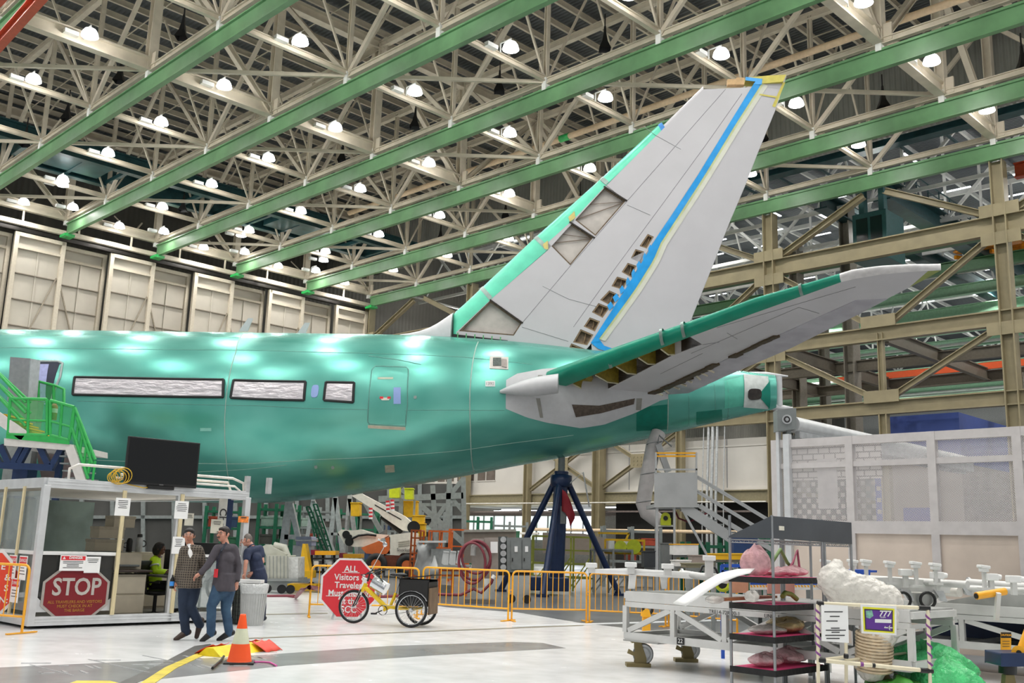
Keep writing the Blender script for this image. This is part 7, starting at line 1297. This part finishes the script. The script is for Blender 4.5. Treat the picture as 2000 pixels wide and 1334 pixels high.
# grey lattice work platform behind the lift
t, q = PXT('work_platform', 'large grey lattice work platform under the rear fuselage', 'platform', 850, Y=53)
for p1, p2, r_ in (((700, 958), (745, 1040), .3), ((845, 948), (852, 1060), .35), ((878, 932), (872, 1060), .35), ((785, 955), (905, 1060), .35), ((740, 975), (905, 968), .4), ((872, 975), (905, 935), .3), ((872, 985), (840, 1030), .3), ((872, 960), (905, 1000), .25), ((720, 985), (900, 986), .2), ((905, 932), (907, 1080), .35), ((745, 1012), (800, 1013), .3)): put('lattice_beam', MB().bar(q(*p1), q(*p2), r_ * .7, r_ * .8), SG, t)
for x in (705, 745, 800, 852, 905): a = q(x, 1060); put('support', MB().bar((a.x, .6, .05), (a.x, .6, a.z + .6), .25, .25, (0, 1, 0)), SG, t)
for i, (x0, y0, x1, y1, Y, m, lb) in enumerate(((685, 983, 702, 1008, 50, DYL, 'yellow equipment bin behind the left boom end'), (788, 980, 815, 1010, 50, DYL, 'yellow cabinet on the far side of the upper boom'), (805, 1008, 828, 1022, 49, DYL, 'wide yellow box right of the boom knuckle'), (812, 1024, 830, 1048, 49, DYL, 'yellow box below the wide one near the orange ladder'), (760, 950, 780, 972, 49, mat('lime_yellow'), 'lime yellow bag hanging under the fuselage, left one'), (790, 955, 806, 975, 49, mat('lime_yellow'), 'lime yellow bag hanging under the fuselage, right one'))):
    t, q = PXT('equipment_box', lb, 'box', (x0 + x1) / 2, Y=Y); put('body', qbox(MB(), q, x0, y0, x1, y1, -.4, .4), m, t, bev=.06); put('lid', qbox(MB(), q, x0 - 1, y0 - 2, x1 + 1, y0, -.45, .45), m, t); a = q((x0 + x1) / 2, y1); put('support_leg', MB().bar((a.x - .3, 0, 0), (a.x - .3, 0, a.z), .1, .1, (0, 1, 0)).bar((a.x + .3, 0, 0), (a.x + .3, 0, a.z), .1, .1, (0, 1, 0)), SG, t)
for i, x in enumerate((724, 757, 766)): t, q = PXT('striped_strap', 'red and white striped strap hanging by the boom, %s from the left' % ('first' if i == 0 else ORD[i]), 'strap', x, Y=47); y0 = (992, 978, 976)[i]; a, b = q(x, y0), q(x + (1 if i else 0), y0 + 22); [put('strap_segment', MB().cyl(a + (b - a) * k / 6, a + (b - a) * (k + 1) / 6, .09, 8), RED if k % 2 == 0 else WHITE, t) for k in range(6)]
# silver A-frame stands left
def aframe(lab, x, yt, xl, xr, yb, Y, w=.22):
    t, q = PXT('trestle_stand', lab, 'stand', x, Y=Y); G_ = STEEL
    for d in (-.6, .6):
        a = q(x, yt, d); L_, R_ = q(xl, yb, d), q(xr, yb, d); L_.z = max(L_.z, .03); R_.z = max(R_.z, .03); put('leg', MB().bar(a, L_, w, w * .6), G_, t); put('leg', MB().bar(a, R_, w, w * .6), G_, t); put('cross_bar', MB().bar(a * .45 + L_ * .55, a * .45 + R_ * .55, w * .6), G_, t)
    put('top_beam', MB().bar(q(x, yt, -.8), q(x, yt, .8), w), G_, t)
aframe('silver trestle stand behind the wrapped crates, left one', 566, 975, 548, 596, 1110, 40, .3); aframe('silver trestle stand leaning right, beside the boom lift', 612, 975, 590, 668, 1115, 50, .18); aframe('silver trestle stand under the fuselage left of the boom', 655, 968, 640, 672, 1105, 50); aframe('narrow silver trestle behind the lift boom', 683, 970, 672, 700, 1100, 52)
t, q = PXT('lavender_clamp', 'pale violet clamp plate round the left trestle', 'clamp', 595, Y=38.8); put('plate', qbox(MB(), q, 578, 1048, 608, 1066, -.5, .5), mat('pale_violet_paint', '#a9aec8', .5), t, bev=.02); put('band', qbox(MB(), q, 576, 1054, 610, 1057, -.55, .55), STEEL, t); a = q(593, 1066); put('stand_post', MB().bar((a.x, 0, 0), (a.x, 0, a.z), .7, .5, (0, 1, 0)), STEEL, t)
for i, (x0, y0, x1, y1) in enumerate(((598, 990, 632, 1075), (612, 985, 642, 1078), (604, 1000, 622, 1080))): t, q = PXT('green_ladder', 'green leaning ladder frame beside the trestles, %s' % ('left', 'right', 'middle')[i], 'ladder', x0, Y=40 + i); put('rail', MB().bar(q(x0, y0), q(x1, y1), .06).bar(q(x0 + 7, y0), q(x1 + 7, y1), .06), DG, t); w = MB(); [w.bar(q(x0, y0) * (1 - k / 8) + q(x1, y1) * k / 8, q(x0 + 7, y0) * (1 - k / 8) + q(x1 + 7, y1) * k / 8, .05) for k in range(9)]; put('rungs', w, DG, t)
# cart of wrapped crates
t, q = PXT('crate_cart', 'low cart with pale wrapped crates behind the bending person', 'cart', 548, Y=31); PG = mat('pale_crate_grey', '#b5b5a8', .5, 0, .08)
put('deck', qbox(MB(), q, 520, 1130, 582, 1135, -.7, .7), SG, t); put('crate', qbox(MB(), q, 519, 1085, 562, 1130, -.6, .6), PG, t, bev=.02); put('crate', qbox(MB(), q, 562, 1088, 582, 1130, -.5, .5), mat('bagged_crate', '#c5c6c2', .3, 0, .1, 8, bump=1), t, bev=.03); put('seat_panel', MB().prism([q(512, 1068, -.3), q(520, 1063, -.3), q(560, 1082, -.3), q(556, 1088, -.3), q(520, 1086, -.3)], (0, .6, 0)), PG, t, bev=.03); put('curved_panel', MB().tube([q(535, 1066), q(555, 1070), q(561, 1088)], .12, 8), PG, t); rb = MB(); [qbox(rb, q, 519 + 7 * k, 1086, 520 + 7 * k, 1130, -.63, -.6) for k in range(7)]; put('crate_slats', rb, SG, t)
for x in (530, 558, 575): a = q(x, 1130); put('caster', MB().cyl((a.x, -.5, .13), (a.x, -.42, .13), .13), RUB, t)
t, q = PXT('axle_jack', 'yellow pyramid jack beside the trestle stands', 'jack', 594, Y=33); put('cone_frame', MB().prism([q(591, 1062), q(596, 1062), q(606, 1120), q(583, 1120)], (0, .5, 0)), DYL, t, bev=.02); put('base', qbox(MB(), q, 581, 1115, 606, 1130, -.4, .6), DYL, t, bev=.03); a = q(594, 1130); put('foot', MB().cb((a.x, .1, .1), (.9, .9, .2)), DYL, t)
for i, (x0, x1, yt, yb) in enumerate(((607, 655, 1076, 1128), (662, 705, 1082, 1125))):
    t, q = PXT('tool_cart', 'black wheeled tool cart with a yellow top tray, %s' % ('behind the barrier at the left', 'just left of the boom lift')[i], 'cart', (x0 + x1) / 2, Y=34 + 3 * i); put('tray', qbox(MB(), q, x0 + 8, yt, x1, yt + 8, -.4, .4), YEL, t, bev=.01); put('side_tray', qbox(MB(), q, x0, yt - 2, x0 + 10, yt + 8, -.35, .35), mat('dark_red_tray', '#8c1f38', .5), t)
    for x in (x0 + 2, (x0 + x1) / 2, x1 - 2): put('upright', MB().bar(q(x, yt + 8), q(x, yb), .07, .07, (0, 1, 0)), BLACK, t)
    for k in range(3): put('shelf', qbox(MB(), q, x0, yt + 14 + 13 * k, x1, yt + 17 + 13 * k, -.4, .4), BLACK, t)
    for k, (dx, c) in enumerate(((6, WHITE), (20, GREYP), (32, STEEL))): put('drawer', qbox(MB(), q, x0 + dx, yt + 20 + 6 * (k % 2), x0 + dx + 9, yt + 28 + 6 * (k % 2), -.42, .2), c, t)
    for x in (x0 + 5, x1 - 5): a = q(x, yb); put('caster', MB().cyl((a.x, -.3, .12), (a.x, -.22, .12), .12), RUB, t)
# silver ducts stack
t, q = PXT('silver_duct_part', 'pale grey curved duct parts standing left of the hose stand', 'part', 845, Y=33); SV = mat('pale_duct_paint', '#c2c4c3', .4, .1, .06)
put('duct_shell', MB().sheet([[q(812 + 14 * k + 4 * sin(k + j * 1.2), 1058 + 16 * j + (6 if k == 1 else 0), -.3 * sin(k * 1.5 + j)) for k in range(4)] for j in range(5)]), SV, t, solid=.05); put('box_part', qbox(MB(), q, 842, 1072, 880, 1130, 0, .5), mat('grey_box_part', '#9a9d9b', .5, .1), t, bev=.02); put('top_cover', qbox(MB(), q, 815, 1056, 872, 1060, -.3, .5), SV, t)
a = q(830, 1130); put('base', MB().box(a.x - .3, -.2, 0, a.x + .9, .5, .3), SG, t)
for i in range(3): t, q = PXT('panel_part', 'pale grey folded panel leaning in the rack, %s from the left' % ('first', 'second', 'third')[i], 'part', 870 + 14 * i, Y=32, group='pale panels leaning in the rack'); x = 862 + 14 * i; put('panel', MB().prism([q(x, 1100), q(x + 4, 1077), q(x + 15, 1078), q(x + 13, 1108)], (0, .15, 0)), SV, t, bev=.02); put('edge_fold', MB().bar(q(x + 4, 1077), q(x + 15, 1078), .05), SV, t)
t, q = PXT('parts_rack', 'low orange rack under the leaning pale panels', 'rack', 885, Y=32); put('shelf', qbox(MB(), q, 855, 1104, 918, 1108, -.5, .6), SG, t); [put('leg', MB().bar(q(x, 1108), V((q(x, 1108).x, 0, .02)), .08, .08, (0, 1, 0)), ORG, t) for x in (860, 885, 912)]; [put('rail', MB().bar(q(857, y), q(916, y), .06), ORG, t) for y in (1114, 1124)]
# right mid-ground clutter behind the dolly
for i, (nm, lb, x0, y0, x1, y1, Y, c) in enumerate((('control_cabinet', 'small grey control cabinet left of the yellow topped crate', 1296, 1062, 1312, 1100, 28, '#6d706f'), ('crate', 'white crate with yellow straps behind the white beam', 1315, 1064, 1364, 1084, 27, '#e6e4e0'), ('parts_box', 'taupe box behind the clamp posts', 1352, 1086, 1380, 1102, 26, '#9b8d83'), ('tool_chest', 'dark tool chest in the grey zone under the stairs', 1258, 1078, 1280, 1108, 29, '#34383b'), ('battery_pack', 'long yellow and black tube bundle behind the rack', 1392, 1083, 1470, 1093, 24, '#e9b41c'), ('equipment_cover', 'dark blue covered machine behind the rack posts', 1433, 1052, 1480, 1086, 26, '#1f3a66'), ('parts_box', 'low white box left of the bright blue frame', 1318, 1096, 1350, 1106, 25, '#dedcd8'), ('bench_box', 'olive flat box on the bench behind the white beam', 1340, 1102, 1395, 1109, 20, '#6f6a52'))):
    t, q = PXT(nm, lb, 'box' if 'box' in nm else nm.split('_')[-1], (x0 + x1) / 2, Y=Y); m = mat('clutter_%d_paint' % i, c, .5, 0, .1, 4); put('body', qbox(MB(), q, x0, y0, x1, y1, -.3, .3), m, t, bev=.02); put('lid', qbox(MB(), q, x0 - 1, y0 - 2, x1 + 1, y0, -.32, .32), YEL if i == 1 else m, t); a = q(x0 + 3, y1); b = q(x1 - 3, y1); put('stand', MB().bar((a.x, 0, 0), (a.x, 0, a.z), .07, .07, (0, 1, 0)).bar((b.x, 0, 0), (b.x, 0, b.z), .07, .07, (0, 1, 0)).bar((a.x, 0, a.z - .03), (b.x, 0, b.z - .03), .06), SG, t)
t, q = PXT('yellow_bollard', 'yellow base with a coiled strap on the grey floor behind the dolly', 'bollard', 1262, Y=20.5); put('body', qpoly(MB(), q, [(1254, 1205), (1256, 1192), (1268, 1190), (1272, 1205)], -.1, .25), YEL, t, bev=.02); a = q(1262, 1205); put('stem', MB().box(a.x - .07, -.05, 0, a.x + .08, .1, a.z), YEL, t); put('coil', MB().ring(q(1265, 1190, -.05), (0, 1, 0), .09, .03, 16, 6), BLACK, t)
t, q = PXT('blue_stand', 'bright blue rectangular frame behind the upper rack shelf', 'frame', 1430, Y=16); put('frame', MB().bar(q(1409, 1105), q(1452, 1105), .05).bar(q(1409, 1117), q(1452, 1117), .05).bar(q(1410, 1104), q(1410, 1118), .05, .05, (0, 1, 0)).bar(q(1451, 1104), q(1451, 1118), .05, .05, (0, 1, 0)), mat('bright_blue'), t); a = q(1410, 1118); put('leg', MB().bar((a.x, 0, 0), (a.x, 0, a.z), .05, .05, (0, 1, 0)), mat('bright_blue'), t)
# far storage racks with boxes under the fuselage and the mezzanine
cols = ['#3b6f50', '#c9a227', '#8f8f8c', '#b54a32', '#d7d3c8', '#3a4d6f', '#5a5550', '#9fb3a6']
rg = random.Random(21); far = [(500, 985, 575, 1070, 44), (580, 990, 650, 1072, 52), (655, 995, 735, 1065, 56), (745, 1000, 800, 1060, 58), (905, 1010, 960, 1060, 58), (960, 1020, 1030, 1062, 60), (395, 990, 470, 1090, 46), (820, 1000, 868, 1060, 62), (1345, 1060, 1420, 1100, 34), (1180, 1030, 1290, 1080, 44), (1420, 1040, 1500, 1090, 36)]
for i, (x0, y0, x1, y1, Y) in enumerate(far):
    t, q = PXT('storage_rack', 'distant storage rack beyond the fuselage, %s in line' % ('first' if i == 0 else ORD[i]), 'rack', (x0 + x1) / 2, Y=Y); a, b = q(x0, y1), q(x1, y0); X0, X1, Z1 = a.x, b.x, b.z; m = DG if i % 2 == 0 else SG
    for x in (X0, (X0 + X1) / 2, X1): put('upright', MB().bar((x, 0, 0), (x, 0, Z1), .14, .14, (0, 1, 0)).bar((x, 1.2, 0), (x, 1.2, Z1), .14, .14, (0, 1, 0)), m, t)
    for k in range(4): put('shelf', MB().box(X0, 0, Z1 * (k + .6) / 4, X1, 1.2, Z1 * (k + .6) / 4 + .1), m, t)
    for k in range(3):
        x = X0 + .1
        while x < X1 - .5:
            w = rg.uniform(.3, .9); h = rg.uniform(.25, .8) * Z1 / 5; z = Z1 * (k + .6) / 4 + .12
            if rg.random() < .75: c = rg.choice(cols); o = put('storage_bin', MB().box(-w / 2, -.4, 0, w / 2, .4, h).box(-w / 2 - .02, -.42, h * .8, w / 2 + .02, .42, h), mat('bin_paint_' + c[1:], c, .6, 0, .15), None, t.location + V((x + w / 2, .5, z))); nb_ = globals().get('nb_', 0) + 1; tag(o, 'stored bin on a distant rack, %s rack, %s level, %s overall' % (('first' if i == 0 else ORD[i]), ('lowest', 'middle', 'upper')[k], nth(nb_)), 'bin', 'bins on distant rack %s level %s' % (('first' if i == 0 else ORD[i]), ('lowest', 'middle', 'upper')[k]))
            x += w + rg.uniform(.05, .4)
# ---------- green stairs with blue truss at the left
t, q = PXT('boarding_stairs', 'green railed boarding stairs on a navy truss, left edge', 'stairs', 70, Y=28.2); D2 = 2.6
put('landing', MB().prism([q(8, 856), q(140, 868), q(140, 880), q(8, 870)], (0, D2, 0)), mat('stair_edge_pale', '#c9c5c0', .5, 0, .06), t); put('kick_plate', MB().prism([q(12, 845, -.03), q(70, 848, -.03), q(135, 858, -.03), q(135, 868, -.03), q(12, 856, -.03)], (0, .03, 0)), GRN, t)
gm = mat('green_mesh', '#2ba24c', .5, 0, .05, alpha=.55)
for pts in ([(20, 778), (92, 780), (92, 850), (16, 848)], [(98, 782), (145, 795), (135, 860), (98, 850)]): put('mesh_panel', MB().poly([q(x, y, 0) for x, y in pts]), gm, t); w = MB(); P_ = [q(x, y, 0) for x, y in pts]; [w.tube([P_[k], P_[(k + 1) % 4]], .045, 8) for k in range(4)]; w.tube([P_[0] * .4 + P_[3] * .6, P_[1] * .4 + P_[2] * .6], .035, 6); w.tube([(P_[0] + P_[1]) / 2, (P_[3] + P_[2]) / 2], .04, 6); put('railing', w, GRN, t)
for k, (y0, y1) in enumerate(((724, 786), (745, 807), (768, 832))): put('stair_rail', MB().tube([q(-30, y0 - 22, D2 * .5), q(60, y1, D2 * .5)], .04, 6).tube([q(-30, y0 - 22, 0), q(50, y1, 0)], .04, 6), GRN, t)
w = MB(); [w.prism([q(-12 + 12 * k, 806 + 8 * k, .1), q(14 + 12 * k, 809 + 8 * k, .1), q(14 + 12 * k, 812 + 8 * k, .1), q(-12 + 12 * k, 809 + 8 * k, .1)], (0, 1.2, 0)) for k in range(5)]; put('tread', w, DYL, t); put('stringer', MB().bar(q(-40, 790, 0), q(48, 852, 0), .06, .3), mat('stair_edge_pale'), t)
pr = [(146, 796), (186, 898)], [(150, 815), (180, 905)], [(140, 835), (172, 935)]; w = MB()
for a, b in pr: w.tube([q(*a, 0), q(*b, 0)], .045, 6).tube([q(*a, 1.2), q(*b, 1.2)], .045, 6)
[w.tube([q(146 + 8 * k, 800 + 20 * k, 0), q(140 + 8 * k, 845 + 20 * k, 0)], .035, 6) for k in range(6)]; put('lower_stair_rail', w, GRN, t); put('lower_mesh', MB().poly([q(144, 800, 0), q(184, 900, 0), q(172, 935, 0), q(136, 850, 0)]), gm, t); each('lower_stringer', [MB().bar(q(136, 872, d), q(165, 955, d), .08, .25) for d in (0, 1.2)], mat('stair_edge_pale'), t)
w = MB(); [w.bar(q(140 + 5 * k, 880 + 14 * k, .6) - V((.15, .5, 0)), q(140 + 5 * k, 880 + 14 * k, .6) + V((.15, .5, 0)), .3, .04) for k in range(7)]; put('lower_tread', w, GREYP, t)
for d in (.2, D2 - .2):
    nv = MB(); nv.bar(q(-20, 908, d), q(105, 914, d), .18)
    for a, b in (((2, 870), (20, 910)), ((45, 872), (24, 910)), ((78, 872), (98, 914)), ((120, 878), (100, 914)), ((-20, 870), (2, 908)), ((55, 872), (38, 905))): nv.bar(q(*a, d), q(*b, d), .16)
    put('truss', nv, NAVY, t, label='navy blue truss under the landing')
a = q(50, 912, D2 / 2); put('support_column', MB().box(a.x - .22, D2 / 2 - .3, 0, a.x + .22, D2 / 2 + .3, a.z), NAVY, t)
for x in (-20, 120): a = q(x, 878, D2 / 2); put('support_leg', MB().bar((a.x, D2 / 2, 0), (a.x, D2 / 2, a.z), .16, .16, (0, 1, 0)), NAVY, t)
up = put('upper_landing_rail', MB().tube([q(75, 745, D2), q(108, 753, D2), q(125, 760, D2), q(125, 790, D2)], .045, 6).tube([q(75, 745, D2), q(75, 785, D2)], .045, 6).tube([q(105, 753, D2), q(105, 795, D2)], .045, 6), GRN, t); put('upper_mesh', MB().poly([q(75, 745, D2), q(125, 760, D2), q(125, 795, D2), q(75, 785, D2)]), gm, t)
t, q = PXT('fire_extinguisher', 'red fire extinguisher hung on the green railing', 'extinguisher', 103, Y=28.4); a, b = q(103, 820), q(103, 792); put('cylinder', MB().lathe([(0, 0), (.1, 0), (.1, .38), (.05, .46), (0, .47)], a, n=14), mat('extinguisher_rust_red', '#a5442a', .4), t); put('label_band', MB().lathe([(.103, .2), (.103, .32)], a, n=14), WHITE, t)
t, q = PXT('grey_cabinet', 'tall plain grey cabinet on the boarding stairs by the doorway', 'cabinet', 48, Y=30.2); put('front_face', MB().prism([q(20, 697), q(58, 700), q(52, 783), q(14, 783)], (0, .08, 0)), mat('cabinet_mid_grey', '#83868a', .5), t); put('side_face', MB().prism([q(58, 700, .02), q(79, 704, .5), q(72, 783, .5), q(52, 783, .02)], (-.04, .06, 0)), mat('cabinet_light_grey', '#a3a6ab', .5), t); a = q(45, 790); put('support', MB().box(a.x - .4, .1, 0, a.x + .4, .5, a.z + .15), SG, t)
t, q = PXT('screen_panel', 'mauve grey panel and white conduit below the boarding stairs', 'panel', 90, Y=31); put('panel', qpoly(MB(), q, [(70, 880), (135, 880), (160, 955), (85, 955)], 0, .1), mat('mauve_panel', '#7d6e6c', .6), t); a = q(115, 955); put('leg', MB().bar((a.x, 0, 0), (a.x, 0, a.z), .1, .1, (0, 1, 0)), SG, t)

t, q = PXT('clutter_backdrop', 'long dark grey backdrop added far behind the booth and the trestles', 'partition', 400, Y=64); put('panel', qbox(MB(), q, -260, 945, 905, 1105, 0, .2), mat('backdrop_dark_grey', '#4b4a47', .7, 0, .25, .4), t); w = MB(); [w.bar(q(-260 + 60 * k, 945, -.1), q(-260 + 60 * k, 1103, -.1), .25, .2, (0, 1, 0)) for k in range(20)]; w.bar(q(-260, 1010, -.1), q(905, 1010, -.1), .2); put('frame', w, SG, t); a = q(-260, 1100); put('plinth', MB().box(a.x, -.1, 0, q(905, 1100).x, .3, .4), GREYP, t)  # dark backdrop added in place of far clutter, covering the bright doors
